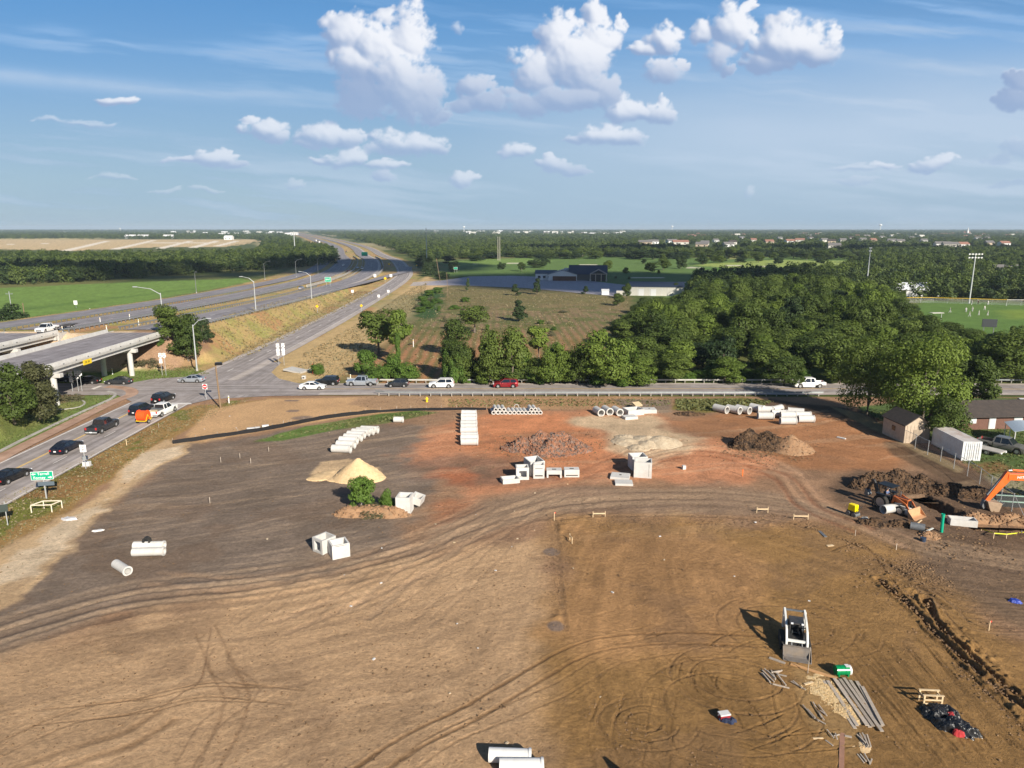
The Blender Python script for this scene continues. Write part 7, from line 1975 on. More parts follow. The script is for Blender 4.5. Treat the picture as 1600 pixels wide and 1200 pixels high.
def person(pos, rz, label, pose=0, group=None, shirt=None, pants=None, cap=None, z=0):
    r = random.Random(int(pos[0] * 31 + pos[1] * 7)); st = .18 + .16 * r.random(); ar = r.uniform(.1, .6)
    if pose == 0:
        J = [(0, 0, .95), (0, 0, 1.15), (0, .0, 1.40), (0, 0, 1.52), (0, .02, 1.60), (0, .03, 1.70), (0, .01, 1.77),
             (-.10, 0, .90), (-.13, st, .48), (-.13, st * .6, .09), (-.13, st * .6 + .14, .04), (.10, 0, .90), (.13, -st * .5, .48), (.13, -st * 1.2, .09), (.13, -st * 1.2 + .14, .04),
             (-.19, 0, 1.40), (-.26, .05, 1.14), (-.24, .05 + ar * .4, .95), (-.23, .08 + ar * .45, .87), (.19, 0, 1.40), (.27, -.03, 1.14), (.25, .08 + ar * .5, 1.0), (.24, .12 + ar * .55, .95)]
    else:           # seated at the controls
        J = [(0, 0, .10), (0, 0, .32), (0, .02, .56), (0, .02, .68), (0, .05, .76), (0, .06, .85), (0, .05, .92),
             (-.10, .05, .08), (-.13, .48, .10), (-.13, .52, -.30), (-.13, .64, -.36), (.10, .05, .08), (.13, .48, .10), (.13, .52, -.30), (.13, .64, -.36),
             (-.19, .02, .56), (-.26, .12, .32), (-.20, .38, .34), (-.18, .46, .36), (.19, .02, .56), (.26, .12, .32), (.20, .38, .34), (.18, .46, .36)]
    E_ = [(0, 1), (1, 2), (2, 3), (3, 4), (4, 5), (5, 6), (0, 7), (7, 8), (8, 9), (9, 10), (0, 11), (11, 12), (12, 13), (13, 14), (2, 15), (15, 16), (16, 17), (17, 18), (2, 19), (19, 20), (20, 21), (21, 22)]
    Rr = [.13, .13, .135, .055, .075, .10, .06, .095, .065, .045, .04, .095, .065, .045, .04, .065, .045, .035, .035, .065, .045, .035, .035]
    o = limb_person('person', J, E_, Rr, SKIN); o.location = (pos[0], pos[1], pos[2] + z); o.rotation_euler = (0, 0, rz)
    # clothing as separate skins hugging the body
    sh = limb_person('shirt', [J[i] for i in (0, 1, 2, 15, 16, 19, 20)], [(0, 1), (1, 2), (2, 3), (3, 4), (2, 5), (5, 6)], [.155, .155, .155, .085, .065, .085, .065], shirt or SHIRT_W); sh.parent = o
    tr = limb_person('trousers', [J[i] for i in (0, 7, 8, 9, 11, 12, 13)], [(0, 1), (1, 2), (2, 3), (0, 4), (4, 5), (5, 6)], [.15, .12, .085, .065, .12, .085, .065], pants or PANTS_G); tr.parent = o
    h = J[6]; MB().cyl((h[0], h[1] - .02, h[2] - .02), (h[0], h[1] - .02, h[2] + .055), .105, .07, n=12).box((h[0], h[1] + .10, h[2] - .005), (.15, .12, .02)).build('cap' if pose == 0 else 'hard_hat', cap or SHIRT_W, o)
    return tag(o, label, 'person', group)
def backhoe():
    a = Vector(T(1383, 792)); b = Vector(T(1440, 812)); d = b - a; hd = math.atan2(d.y, d.x)
    t = thing('backhoe_loader', 'orange tractor loader with black canopy working beside the dirt pile', 'tractor', a, hd); OB = mat('burnt_orange', (.50, .13, .03), .45, var=.1, dirt=(.2, .14, .09), dirt_amt=.45); DK = MATS['machine_dark']
    wheel(t, 0, -.92, .82, .48, -1); wheel(t, 0, .92, .82, .48, 1); wheel(t, 2.15, -.85, .50, .32, -1); wheel(t, 2.15, .85, .50, .32, 1)
    MB().box((1.0, 0, .85), (3.0, .62, .45)).build('chassis', DK, t, bevel=.04)
    MB().box((1.75, 0, 1.38), (1.7, .78, .62), ty=.86).build('bonnet', OB, t, bevel=.06); MB().box((1.75, 0, 1.70), (1.4, .28, .02)).build('bonnet_stripe', BLACK_PL, t); MB().box((2.62, 0, 1.35), (.05, .6, .5)).build('grille', BLACK_PL, t)
    MB().tube([(1.4, .28, 1.6), (1.4, .28, 2.2)], .04, 8).build('exhaust', STEEL_D, t)
    for s in (-1, 1): MB().box((0, s * .92, 1.68), (1.25, .52, .08)).build('mudguard', BLACK_PL, t, bevel=.03)
    MB().box((.05, 0, 1.25), (.5, .5, .16)).box((-.2, 0, 1.55), (.12, .48, .5)).build('seat', BLACK_PL, t, bevel=.03)
    cp = MB()
    for x in (-.55, .75):
        for s in (-1, 1): cp.box((x, s * .55, 1.9), (.07, .07, 1.35))
    cp.build('canopy_post', DK, t); MB().box((.1, 0, 2.62), (1.75, 1.4, .09)).build('canopy', BLACK_PL, t, bevel=.03)
    MB().tube([(.75, 0, 1.5), (.5, 0, 1.75)], .02, 6).build('steering_column', DK, t)
    for s in (-1, 1):
        MB().prism([(.95, .95), (1.15, 1.75), (1.4, 1.8), (2.6, 1.35), (3.25, .55), (3.1, .45), (2.45, 1.15), (1.3, 1.5), (1.15, .9)], s * .60 - .06, s * .60 + .06).build('loader_arm', OB, t, bevel=.015)
        MB().tube([(1.3, s * .48, 1.0), (2.4, s * .48, 1.25)], .05, 8).build('lift_cylinder', STEEL, t)
    bk = MB(); bk.prism([(3.1, .95), (3.08, .85), (3.2, .18), (3.4, .06), (4.0, .05), (4.0, .09), (3.45, .13), (3.28, .22), (3.18, .93)], -1.08, 1.08)
    for s in (-1, 1): bk.prism([(3.12, .92), (3.22, .16), (3.42, .06), (3.95, .05)], s * 1.08 - .02, s * 1.08 + .02)
    bk.build('front_bucket', mat('dusty_bucket', alb(190, 146, 108), .8, var=.12), t)
    MB().prism([(-.75, .7), (-.75, 1.3), (-1.5, 2.7), (-1.75, 2.65), (-1.15, 1.2), (-1.1, .7)], -.12, .12).build('backhoe_boom', DK, t, bevel=.02)
    MB().prism([(-1.5, 2.7), (-1.72, 2.72), (-2.3, 1.4), (-2.12, 1.3)], -.10, .10).build('backhoe_dipper', DK, t)
    MB().prism([(-2.32, 1.45), (-2.08, 1.3), (-1.85, .85), (-2.1, .62), (-2.45, .8)], -.3, .3).build('backhoe_bucket', STEEL_D, t, bevel=.02)
    for s in (-1, 1): MB().box((-.9, s * .95, .45), (.14, .14, .95)).box((-.9, s * 1.0, .06), (.4, .35, .06)).build('stabiliser', DK, t)
    R_ = Matrix.Rotation(hd, 4, 'Z') @ Vector((.02, 0, 1.28)); person((a.x + R_.x, a.y + R_.y, a.z + R_.z), hd - math.pi / 2, 'worker in a white hard hat sitting at the tractor loader\'s controls', 1, shirt=SHIRT_B, pants=mat('dark_trousers', (.04, .045, .06), .8))
backhoe()
def compactor():
    g = T(1332, 806); t = thing('trench_compactor', 'small bright yellow machine standing alone beside the haul road', 'machine', g, R(-60)); DK = MATS['machine_dark']
    for x in (-.35, .35): MB().cyl((x, -.38, .26), (x, .38, .26), .26, n=18).build('roller', STEEL_D, t)
    MB().box((0, 0, .50), (1.1, .60, .24)).build('base', DK, t, bevel=.03); MB().box((0, 0, .98), (.92, .62, .72), tx=.88, ty=.9).build('hood', mat('bright_yellow', (.95, .74, .0), .35), t, bevel=.06)
    MB().tube([(.5, .2, .7), (.85, .2, 1.25), (.85, -.2, 1.25), (.5, -.2, .7)], .025, 6).build('handle', DK, t); MB().cyl((-.2, .15, 1.34), (-.2, .15, 1.5), .04, n=8).build('exhaust', DK, t)
compactor()
def bent_pipe():
    g = T(1379, 803); t = thing('pipe_bend', 'bent white pipe lying beside the tractor loader with a dark open end', 'pipe', (g[0], g[1], g[2] + .5), R(0))
    P = catmull([(0, 0), (1.1, .35), (1.9, .1), (2.5, -.75)], .25); n = 26; L = []; 
    for ro in (.47, .38):
        for i, q in enumerate(P):
            d = np.gradient(P, axis=0)[i]; d /= np.linalg.norm(d)
            for k in range(n):
                a = 2 * math.pi * k / n; L.append((q[0] - d[1] * math.cos(a) * ro, q[1] + d[0] * math.cos(a) * ro, math.sin(a) * ro))
    m_ = len(P); fs = []
    for s in (0, 1):
        o_ = s * m_ * n
        fs += [(o_ + i * n + k, o_ + i * n + (k + 1) % n, o_ + (i + 1) * n + (k + 1) % n, o_ + (i + 1) * n + k) for i in range(m_ - 1) for k in range(n)]
    for e in (0, m_ - 1): fs += [(e * n + k, e * n + (k + 1) % n, m_ * n + e * n + (k + 1) % n, m_ * n + e * n + k) for k in range(n)]
    mb = MB(); mb.add(L, fs); mb.build('barrel', CONC_W, t, smooth=False); MB().cyl((2.3, -.5, -.3), (2.55, -.95, -.5), .14, n=12).build('stub', WHITE, t)
bent_pipe()
pipe_obj(1433, 829, 1.3, .8, 150, 'short dark pipe half buried in the reddish heap', m=STEEL_D, wall=.04, bell=False, name='steel_pipe')
plank(1433, 819, 1440, 813.5, .12, .08, WOOD_N, 'short pale stick above the half-buried dark pipe')
g = T(1442, 846); t = thing('bucket_pail', 'dark blue pail with a pale board leaning on it', 'pail', g); MB().cyl((0, 0, 0), (0, 0, .4), .24, .28, n=16).build('pail', mat('blue_pail', (.03, .05, .09), .5), t)
plank(1444, 837, 1457, 831, .16, .06, mat('pale_blue_board', (.62, .64, .6), .7), 'pale board leaning across the dark pail', z=.35)
g = T(1471, 832); t = thing('standpipe', 'green plastic pipe standing upright beside the trench', 'pipe', g); MB().pipe((0, 0, -.2), (-.08, 0, 2.0), .15, .12, 18).build('pipe', mat('sea_green_plastic', (.0, .36, .22), .4), t); MB().pipe((-.074, 0, 1.75), (-.08, 0, 2.0), .18, .13, 18).build('bell_end', MATS['sea_green_plastic'], t)
cbox(1508, 823, 2.5, 1.1, .7, -14, 'long white concrete trough beside the open pit', wall=.10, name='concrete_trough')
g = T(1554, 790); t = thing('trench_box', 'green-edged steel trench box beside the excavator bucket', 'trench box', g, R(-10)); GE = mat('sage_green_paint', (.32, .45, .38), .5)
MB().box((2.2, -.1, .1), (4.8, .10, .9)).box((2.6, 1.9, .1), (4.0, .10, .9)).build('side_panel', mat('trench_panel', (.035, .04, .04), .7), t); MB().box((2.2, -.1, .6), (4.9, .16, .10)).box((2.6, 1.9, .6), (4.1, .16, .10)).build('top_edge', GE, t)
MB().box((.3, .9, .05), (.12, 1.9, .7)).build('spreader', GE, t); MB().box((2.4, .9, -.25), (4.4, 1.85, .04)).build('dark_hole_plate', HOLE_SHADE, t)  # flat dark plate stands for the shade down in the box
TAPE = mat('caution_tape', (.72, .72, .05), .5)
def tape(pts, label):
    t = thing('caution_tape', label, 'tape', (0, 0, 0)); V = []
    for q in pts: g = T(q[0], q[1]); V.append((g[0], g[1], g[2] + q[2]))
    mb = MB()
    for a, b in zip(V[:-1], V[1:]): mb.loft([[(a[0], a[1] - .01, a[2] - .05), (a[0], a[1] + .01, a[2] - .05), (a[0], a[1] + .01, a[2] + .05), (a[0], a[1] - .01, a[2] + .05)], [(b[0], b[1] - .01, b[2] - .05), (b[0], b[1] + .01, b[2] - .05), (b[0], b[1] + .01, b[2] + .05), (b[0], b[1] - .01, b[2] + .05)]])
    mb.build('tape', TAPE, t)
    for v in V: MB().box((v[0], v[1], v[2] - .5), (.05, .05, 1.1)).build('stake', WOOD_N, t)
tape([(1436, 781, .7), (1470, 796, .7), (1496, 808, .7)], 'yellow tape along the far edge of the service trench')
tape([(1534, 822, .7), (1552, 842, .6), (1572, 842, .5), (1612, 832, .8)], 'sagging yellow tape in front of the open pit')
def excavator():
    t = thing('excavator', 'orange excavator reaching in from the right edge with its bucket near the ground', 'excavator', (0, 0, 0)); DK = MATS['machine_dark']
    bk = Vector(T(1553, 800)); y = bk.y + .6; zb = bk.z
    def at(px, py):                       # point in the arm's plane
        u_ = (px - 800) / F_PX; v_ = (py - 600) / F_PX; k = y / (CP - v_ * SP); return Vector((u_ * k, y, CAM_H + k * (-SP - v_ * CP)))
    A = at(1540, 782); E1 = at(1576, 742); B0 = at(1574, 752); B1 = E1 + Vector((5.4, 0, -.35)); B2 = B1 + Vector((2.2, 0, -2.0))
    def beam(p, q, w0, w1, th, m, name):
        d = (q - p); n = Vector((-d.z, 0, d.x)).normalized()
        mb = MB(); mb.prism([((p + n * w0).x, (p + n * w0).z), ((q + n * w1).x, (q + n * w1).z), ((q - n * w1).x, (q - n * w1).z), ((p - n * w0).x, (p - n * w0).z)], y - th, y + th); return mb.build(name, m, t, bevel=.03)
    beam(A, E1 + (E1 - A) * .06, .22, .50, .20, ORANGE, 'stick')
    bm_ = beam(E1 + Vector((-.15, 0, -.15)), B1, .36, .46, .26, ORANGE, 'boom'); beam(B1 + Vector((-.2, 0, .1)), B2, .46, .42, .26, ORANGE, 'boom_base')
    beam(E1 + Vector((.3, 0, .55)), E1 + Vector((2.1, 0, .42)), .10, .10, .10, ORANGE, 'stick_cylinder'); beam(E1 + Vector((-.1, 0, .5)), E1 + Vector((.5, 0, .54)), .06, .06, .06, HEAD_L, 'cylinder_rod')
    beam(A + (E1 - A) * .15 + Vector((-.28, 0, .2)), A + (E1 - A) * .8 + Vector((-.30, 0, .22)), .09, .09, .10, STEEL_D, 'bucket_cylinder')
    tx_ = text('HITACHI', .42, SG_WHITE, t, E1 + Vector((1.75, -.275, -.25)), (R(90), R(3), 0), sx=1.15)
    pr = [(A.x - .15, A.z + .1), (A.x + .25, A.z + .05), (A.x + 1.5, A.z - .15), (A.x + 1.25, A.z - 1.15), (A.x + .75, A.z - 1.35), (A.x + .30, A.z - 1.0), (A.x + .10, A.z - .6)]
    MB().prism(pr, y - .6, y + .5).build('bucket', mat('worn_bucket', alb(150, 128, 106), .7, var=.2), t, bevel=.05)
    for k in range(5): MB().prism([(A.x + 1.42, A.z - .2), (A.x + 1.72, A.z - .02), (A.x + 1.48, A.z - .3)], y - .58 + k * .25, y - .50 + k * .25).build('tooth', STEEL_D, t)
    MB().prism([(A.x - .25, A.z + .1), (A.x, A.z + .15), (A.x - .02, A.z - .7), (A.x - .25, A.z - .9), (A.x - .42, A.z - .55)], y - .2, y + .2).build('thumb', STEEL_D, t)
    bx, by = B2.x + 1.6, y; gz_ = H1(bx, by)
    for s in (-1, 1): MB().prism([(bx - 2.3, gz_ + .45), (bx - 1.9, gz_), (bx + 1.9, gz_), (bx + 2.3, gz_ + .45), (bx + 1.9, gz_ + .9), (bx - 1.9, gz_ + .9)], by + s * 1.2 - .3, by + s * 1.2 + .3).build('track', RUBBER, t, bevel=.05)
    MB().box((bx, by, gz_ + .75), (2.6, 1.8, .5)).build('undercarriage', DK, t); MB().box((bx + .6, by, gz_ + 1.75), (3.6, 2.7, 1.3)).build('engine_house', ORANGE, t, bevel=.12)
    MB().box((bx - .9, by + .85, gz_ + 2.2), (1.5, 1.0, 1.9)).build('cab', ORANGE, t, bevel=.1); MB().box((bx - 1.3, by + .85, gz_ + 2.45), (.8, .92, 1.1)).build('cab_glass', GLASS, t)
excavator()
# ------------------------------------------------------------------ buildings
ROOF_BR = mat('shaded_brown_shingles', (.055, .044, .039), .9, var=.2, scale=4, bump=.3, dirt=(.16, .12, .09), dirt_amt=.3)  # brown darkened to carry the shade of trees over the brick house
ROOF_BL = mat('dark_blue_metal_roof', (.035, .05, .085), .45, var=.1)
ROOF_GR = mat('grey_shingles', (.16, .15, .145), .9, var=.2, scale=3)
ROOF_RD = mat('reddish_shingles', (.28, .14, .10), .9, var=.15, scale=3)
WALL_CR = mat('cream_wall', (.58, .56, .50), .8, var=.08); WALL_W = mat('white_wall', (.70, .70, .70), .7, var=.05); WALL_BK = mat('shaded_red_brick', (.15, .075, .055), .9, var=.2, scale=5)  # brick darkened too, tree shade put into its colour
WALL_TN = mat('tan_wall', (.50, .40, .30), .85, var=.15, scale=2, dirt=(.28, .22, .17), dirt_amt=.4)
TIMBER = mat('brown_timber', (.26, .19, .14), .8, var=.1)
def gable(parent, cx, cy, w, d, h, rh, wall, roof, over=.4, ridge='x', wname='wall'):
    if ridge == 'x':
        MB().box((cx, cy, h / 2), (w, d, h)).build(wname, wall, parent)
        g_ = MB(); g_.add([(cx - w / 2, cy - d / 2, h + .002), (cx - w / 2, cy + d / 2, h + .002), (cx - w / 2, cy, h + rh), (cx + w / 2, cy - d / 2, h + .002), (cx + w / 2, cy + d / 2, h + .002), (cx + w / 2, cy, h + rh)], [(0, 1, 2), (5, 4, 3), (0, 3, 4, 1), (0, 2, 5, 3), (1, 4, 5, 2)]); g_.build('gable', wall, parent)
        r = MB()
        for s in (-1, 1):
            e = Vector((0, s * (d / 2 + over), h - over * rh / (d / 2)))
            r.loft([[(cx - w / 2 - over, cy + e.y, e.z + .02), (cx - w / 2 - over, cy, h + rh + .02), (cx - w / 2 - over, cy, h + rh + .16), (cx - w / 2 - over, cy + e.y, e.z + .16)],
                    [(cx + w / 2 + over, cy + e.y, e.z + .02), (cx + w / 2 + over, cy, h + rh + .02), (cx + w / 2 + over, cy, h + rh + .16), (cx + w / 2 + over, cy + e.y, e.z + .16)]])
        return r.build('roof', roof, parent)
    MB().box((cx, cy, h / 2), (w, d, h)).build(wname, wall, parent)
    g_ = MB(); g_.add([(cx - w / 2, cy - d / 2, h + .002), (cx + w / 2, cy - d / 2, h + .002), (cx, cy - d / 2, h + rh), (cx - w / 2, cy + d / 2, h + .002), (cx + w / 2, cy + d / 2, h + .002), (cx, cy + d / 2, h + rh)], [(0, 1, 2), (5, 4, 3), (0, 3, 4, 1), (0, 2, 5, 3), (1, 4, 5, 2)]); g_.build('gable', wall, parent)
    r = MB()
    for s in (-1, 1):
        ex = s * (w / 2 + over); ez = h - over * rh / (w / 2)
        r.loft([[(cx + ex, cy - d / 2 - over, ez + .02), (cx, cy - d / 2 - over, h + rh + .02), (cx, cy - d / 2 - over, h + rh + .16), (cx + ex, cy - d / 2 - over, ez + .16)],
                [(cx + ex, cy + d / 2 + over, ez + .02), (cx, cy + d / 2 + over, h + rh + .02), (cx, cy + d / 2 + over, h + rh + .16), (cx + ex, cy + d / 2 + over, ez + .16)]])
    return r.build('roof', roof, parent)
def window(parent, x, y, z, w, h, m=None, fr=None):
    f = MB().box((x, y, z), (w + .16, .06, h + .16)).build('window', fr or WALL_W, parent); MB().box((x, y - .045, z), (w, .04, h)).build('pane', m or GLASS, f)
# shed
def shed():
    a = Vector(T(1411.7, 693)); b = Vector(T(1451, 692)); c = Vector(T(1391, 684)); d = b - a; rz = math.atan2(d.y, d.x)
    w = d.length; L = 5.2
    t = thing('shed', 'old tan garden shed with a brown gabled roof under the big bright tree', 'shed', a, rz)
    gable(t, w / 2, L / 2, w, L, 2.7, 1.25, WALL_TN, ROOF_BR, .25, 'y')
    for k in range(7): MB().box((.3 + k * (w - .6) / 6, -.02, 1.35), (.04, .03, 2.6)).build('siding_batten', WALL_TN, t)
    MB().box((w * .5, -.03, 1.0), (1.2, .05, 2.0)).build('door', mat('shed_door', (.30, .24, .18), .85, var=.2), t)
    MB().box((-.03, 2.6, 1.6), (.05, .8, .7)).build('side_window', GLASS, t)
shed()
def container():
    a = Vector(T(1501.6, 720)); b = Vector(T(1528, 720)); c = Vector(T(1463, 699)); ax = (a - c); ax.z = 0; ax.normalize(); rz = math.atan2(ax.y, ax.x)
    L, W, H = 7.2, 2.44, 2.62; t = thing('shipping_container', 'white shipping container with rust-stained roof on the grass', 'container', a, rz)
    CW = mat('container_white', (.66, .68, .70), .5, var=.06, dirt=(.4, .3, .24), dirt_amt=.35); RR = mat('rusty_white_roof', (.56, .52, .50), .7, var=.1, scale=1.5, dirt=(.32, .19, .12), dirt_amt=.8)
    n = 26
    for side in (0, 1):
        y = W * side; s = -1 if side == 0 else 1; V = []
        mb = MB(); secs = []
        for k in range(n * 2):
            x = -L + .1 + (L - .2) * k / (n * 2 - 1); o_ = .04 if (k // 1) % 2 else 0
            secs.append([(x, y + s * (-o_), .14), (x, y + s * (-o_), H - .1), (x, y + s * (-o_ - .03), H - .1), (x, y + s * (-o_ - .03), .14)])
        mb.loft(secs); mb.build('side_wall', CW, t)
    MB().box((-L / 2, W / 2, H - .03), (L - .1, W - .1, .04)).build('roof', RR, t); MB().box((-L / 2, W / 2, .1), (L, W, .12)).build('floor_frame', STEEL_D, t)
    fr = MB()
    for x in (-L + .06, -.06):
        for y in (.06, W - .06): fr.box((x, y, H / 2), (.13, .13, H))
        fr.box((x, W / 2, H - .05), (.12, W - .26, .1)); fr.box((x, W / 2, .1), (.12, W - .26, .16))
    for y in (.05, W - .05): fr.box((-L / 2, y, H - .045), (L - .26, .09, .09))
    fr.build('corner_frame', CW, t)
    for k, y in ((0, W * .27), (1, W * .73)):
        dr = MB().box((-.03, y, H / 2), (.05, W / 2 - .16, H - .26)).build('door', CW, t)
        for dy in (-.28, .05, .32): MB().cyl((.03, y + dy, .2), (.03, y + dy, H - .2), .025, n=8).build('locking_bar', STEEL, dr)
        for z in (.5, 1.0, 1.5, 2.0): MB().box((.005, y, z), (.02, W / 2 - .2, .03)).build('rib', STEEL, dr)
    MB().box((-L, W / 2, H / 2), (.06, W - .2, H - .2)).build('end_wall', CW, t)
container()
def brick_house():
    a = Vector(T(1526, 676)); t = thing('brick_house', 'low brick house with a dark brown roof behind the parked pickup', 'house', a, R(4))
    gable(t, 7.0, 5.0, 18.0, 7.0, 2.3, 1.3, WALL_BK, ROOF_BR, .7, 'x')
    for x, w, h, z in ((.3, .9, 1.0, 1.6), (3.4, .9, 2.0, 1.2), (7.5, 1.2, 1.0, 1.6), (11, 1.6, 1.1, 1.6)): window(t, x, 1.45, z, w, h, mat('pale_blind', (.55, .58, .6), .5))
    MB().box((-1.0, 4.2, 3.4), (.35, .35, .7)).build('vent_pipe', STEEL_D, t); MB().box((7, 1.38, 2.2), (18.4, .12, .18)).build('eave_board', WALL_W, t)
brick_house()
def carport():
    a = Vector(T(1583, 700)); t = thing('carport', 'pale blue-white metal carport roof on posts at the right edge', 'carport', a, R(-22))
    r = MB(); n = 10; secs = []
    for k in range(n + 1): x = -.2 + 4.6 * k / n; z = 2.35 + .45 * math.sin(math.pi * k / n); secs.append([(x, -.2, z), (x, 5.4, z), (x, 5.4, z + .05), (x, -.2, z + .05)])
    r.loft(secs); r.build('roof', mat('pale_blue_metal', (.55, .62, .68), .4, metal=.2), t)
    for x in (0, 4.2):
        for y in (0, 2.6, 5.2): MB().box((x, y, 1.15), (.09, .09, 2.35)).build('post', WALL_W, t)
carport()
# club house on the golf course
def clubhouse():
    a = Vector(T(838, 438)); s = 1.0; t = thing('clubhouse', 'golf clubhouse with dark roofs, white gables and a timber entrance porch', 'clubhouse', a, R(-6)); u_ = (CAM_H - a.z) / (SP + (438 - 600) / F_PX * CP) / F_PX
    W = lambda px: (px - 838) * u_
    gable(t, W(852), 9, W(870) - W(838), 12, 3.8, 1.6, WALL_W, ROOF_BL, .5, 'x'); gable(t, W(879), 4, W(902) - W(858), 11, 3.6, 2.4, WALL_W, ROOF_BL, .6, 'y')
    MB().box((W(882), -2.2, 1.3), (W(900) - W(864), 1.2, 2.6)).build('brick_base', mat('dark_brown_brick', (.12, .055, .035), .9, var=.1), t)
    gable(t, W(918), 9, W(946) - W(892), 14, 4.2, 4.2, mat('dark_glazed_wall', (.10, .10, .10), .4), ROOF_BL, 1.2, 'x')
    por = gable(t, W(934), -1, 8.0, 7.0, 4.0, 2.2, mat('porch_shadow_wall', (.07, .06, .055), .8), ROOF_BL, .9, 'y', wname='porch_wall')  # the porch's shade is put into this dark wall colour
    tm = MB()
    for x in (-4.6, -1.6, 1.6, 4.6): tm.box((W(934) + x, -5.4, 2.1), (.45, .45, 4.2))
    tm.box((W(934), -5.4, 4.2), (9.8, .4, .35)); tm.tube([(W(934) - 4.9, -5.5, 4.3), (W(934), -5.5, 6.9), (W(934) + 4.9, -5.5, 4.3)], .22, 4); tm.build('timber_frame', mat('pale_timber', (.46, .38, .32), .8), t)
    for x in (-4.6, 4.6): MB().box((W(934) + x, -5.4, .6), (.9, .9, 1.2)).build('stone_pier', CONC_D, t)
    for k in range(4): window(t, W(842) + k * 3, 2.9, 1.8, 1.6, 1.4)
    MB().box((W(884), 9, 6.0), (2.8, 1.6, 1.6)).build('roof_unit', WALL_W, t)
clubhouse()
def cart_barn():
    a = Vector(T(1069, 463)); k = (CAM_H - a.z) / (SP + (463 - 600) / F_PX * CP) / F_PX; L = (1069 - 984) * k
    t = thing('cart_barn', 'long cream metal building with a dark blue roof at the end of the car park', 'building', a, R(-9))
    gable(t, -L / 2, 4.6, L * .98, 9.0, 4.1, 1.8, WALL_CR, ROOF_BL, .3, 'x')
    for q in range(9): MB().box((-L + 1 + q * L / 9, .08, 2.0), (.12, .06, 4.0)).build('wall_rib', WALL_W, t)
    for q in (1, 3): MB().box((-L + 2.6 + q * L / 9, .06, 1.5), (2.4, .06, 3.0)).build('roller_door', WALL_W, t)
    MB().box((-L - 3.5, -1, 1.1), (4.5, 2.5, 2.2)).build('store_box', WALL_CR, t)
cart_barn()
t = thing('white_shelter', 'small white shed at the right corner of the car park', 'shed', T(946, 461), 0); gable(t, 0, 1.5, 3.4, 2.6, 2.0, .5, WALL_W, WALL_W, .1, 'x')
def house(px, py, w, d, h, rz, label, wall, roof, group=None, rh=None):
    a = Vector(T(px, py)) if py > 402 else Vector(G(px, py, 0)); t = thing('house', label, 'house', a, R(rz), group); gable(t, 0, d / 2, w, d, h, rh or d * .28, wall, roof, .6, 'x')
    for q in range(2): window(t, -w * .25 + q * w * .5, -.04, h * .5, w * .14, h * .35)
    return t
house(1592, 434, 24, 14, 3.6, -14, 'large tan house with a grey-brown roof among trees at the right edge', WALL_TN, ROOF_GR)
house(1424, 464, 13, 9, 3.4, -8, 'white-roofed building half hidden in trees beyond the sports field, left one', WALL_W, mat('white_metal_roof', (.62, .64, .68), .5))
house(1450, 463, 12, 9, 3.2, 5, 'white-roofed building half hidden in trees beyond the sports field, right one', WALL_W, MATS['white_metal_roof'])
hr = random.Random(21)
for i, (a, b, w) in enumerate(FARH):
    house(a, b, w * .72, 12, 4.6, hr.uniform(-20, 20), 'distant suburban house among trees on the right of the skyline', hr.choice([WALL_CR, WALL_W, WALL_TN]), hr.choice([ROOF_RD, ROOF_GR, ROOF_BR, ROOF_GR]), 'distant suburban houses among the trees')
for i in range(60):
    a = hr.choice([hr.uniform(640, 1010), hr.uniform(240, 470), hr.uniform(660, 980)]); b = hr.uniform(362.2, 367.5)
    house(a, b, hr.uniform(10, 34), 16, hr.uniform(4, 8), hr.uniform(-10, 10), 'tiny pale building of the town along the skyline', hr.choice([WALL_W, WALL_W, WALL_CR]), hr.choice([WALL_W, ROOF_GR, WALL_CR]), 'tiny pale town buildings along the skyline')
for i in range(46):
    a = hr.uniform(1050, 1600); b = hr.uniform(364.5, 372)
    house(a, b, hr.uniform(10, 20), 12, hr.uniform(4, 6), hr.uniform(-10, 10), 'tiny far house or shed on the right skyline', hr.choice([WALL_W, WALL_CR, WALL_TN]), hr.choice([ROOF_GR, ROOF_RD, WALL_CR]), 'tiny far buildings on the right skyline')
for a, b, w in ((203, 372.5, 70), (222, 372.5, 80), (262, 372.5, 70), (356, 374.6, 50), (346, 369, 60), (386, 367.5, 60), (320, 366.5, 50), (420, 367, 60), (450, 368, 60)):
    house(a, b, w * .40, 16, 6, hr.uniform(-8, 8), 'white-roofed building at the far development on the left', WALL_W, WALL_W, 'white buildings at the far development')
def church():
    a = Vector(G(1512, 367, 0)); t = thing('church', 'white church with a tall steeple on the right skyline', 'church', a); gable(t, 0, 10, 26, 16, 9, 5, WALL_CR, ROOF_RD, .5, 'x')
    MB().box((0, 2, 9), (6, 6, 18)).build('tower', WALL_W, t); MB().cyl((0, 2, 18), (0, 2, 33), 3.4, .2, n=8).build('steeple', WALL_W, t)
church()
# sports field
PLG = 'players on the sports field'
for i, (a, b, l) in enumerate(((1484, 489, 'in a blue top and pale shorts, apart at the left of the group'), (1509, 488, 'in white, left of the middle cluster'), (1519, 487, 'in grey-white, second from the left of the cluster'), (1514.5, 495, 'in white and blue, nearest of the cluster'), (1529, 493, 'in white, between the two nearest figures'), (1538, 485, 'in white, at the back of the group'), (1543, 493.5, 'in white, nearest at the right'), (1518, 476.5, 'in white, standing by the far fence under the mast'), (1543.5, 476.5, 'in white, by the far fence right of the mast'), (1528, 476, 'dark-clothed figure by the far fence'))):
    g = T(a, b); person(g, random.uniform(0, 6), 'person ' + l, 0, PLG, shirt=[SHIRT_B, SHIRT_W, SHIRT_W, SHIRT_W, SHIRT_W, SHIRT_W, SHIRT_W, SHIRT_W, SHIRT_W, HAIR][i], pants=PANTS_G if i < 9 else HAIR)
t = thing('bench_shelter', 'long pale flat roof seen above the trees at the near side of the field', 'shelter', T(1462, 500), R(8))
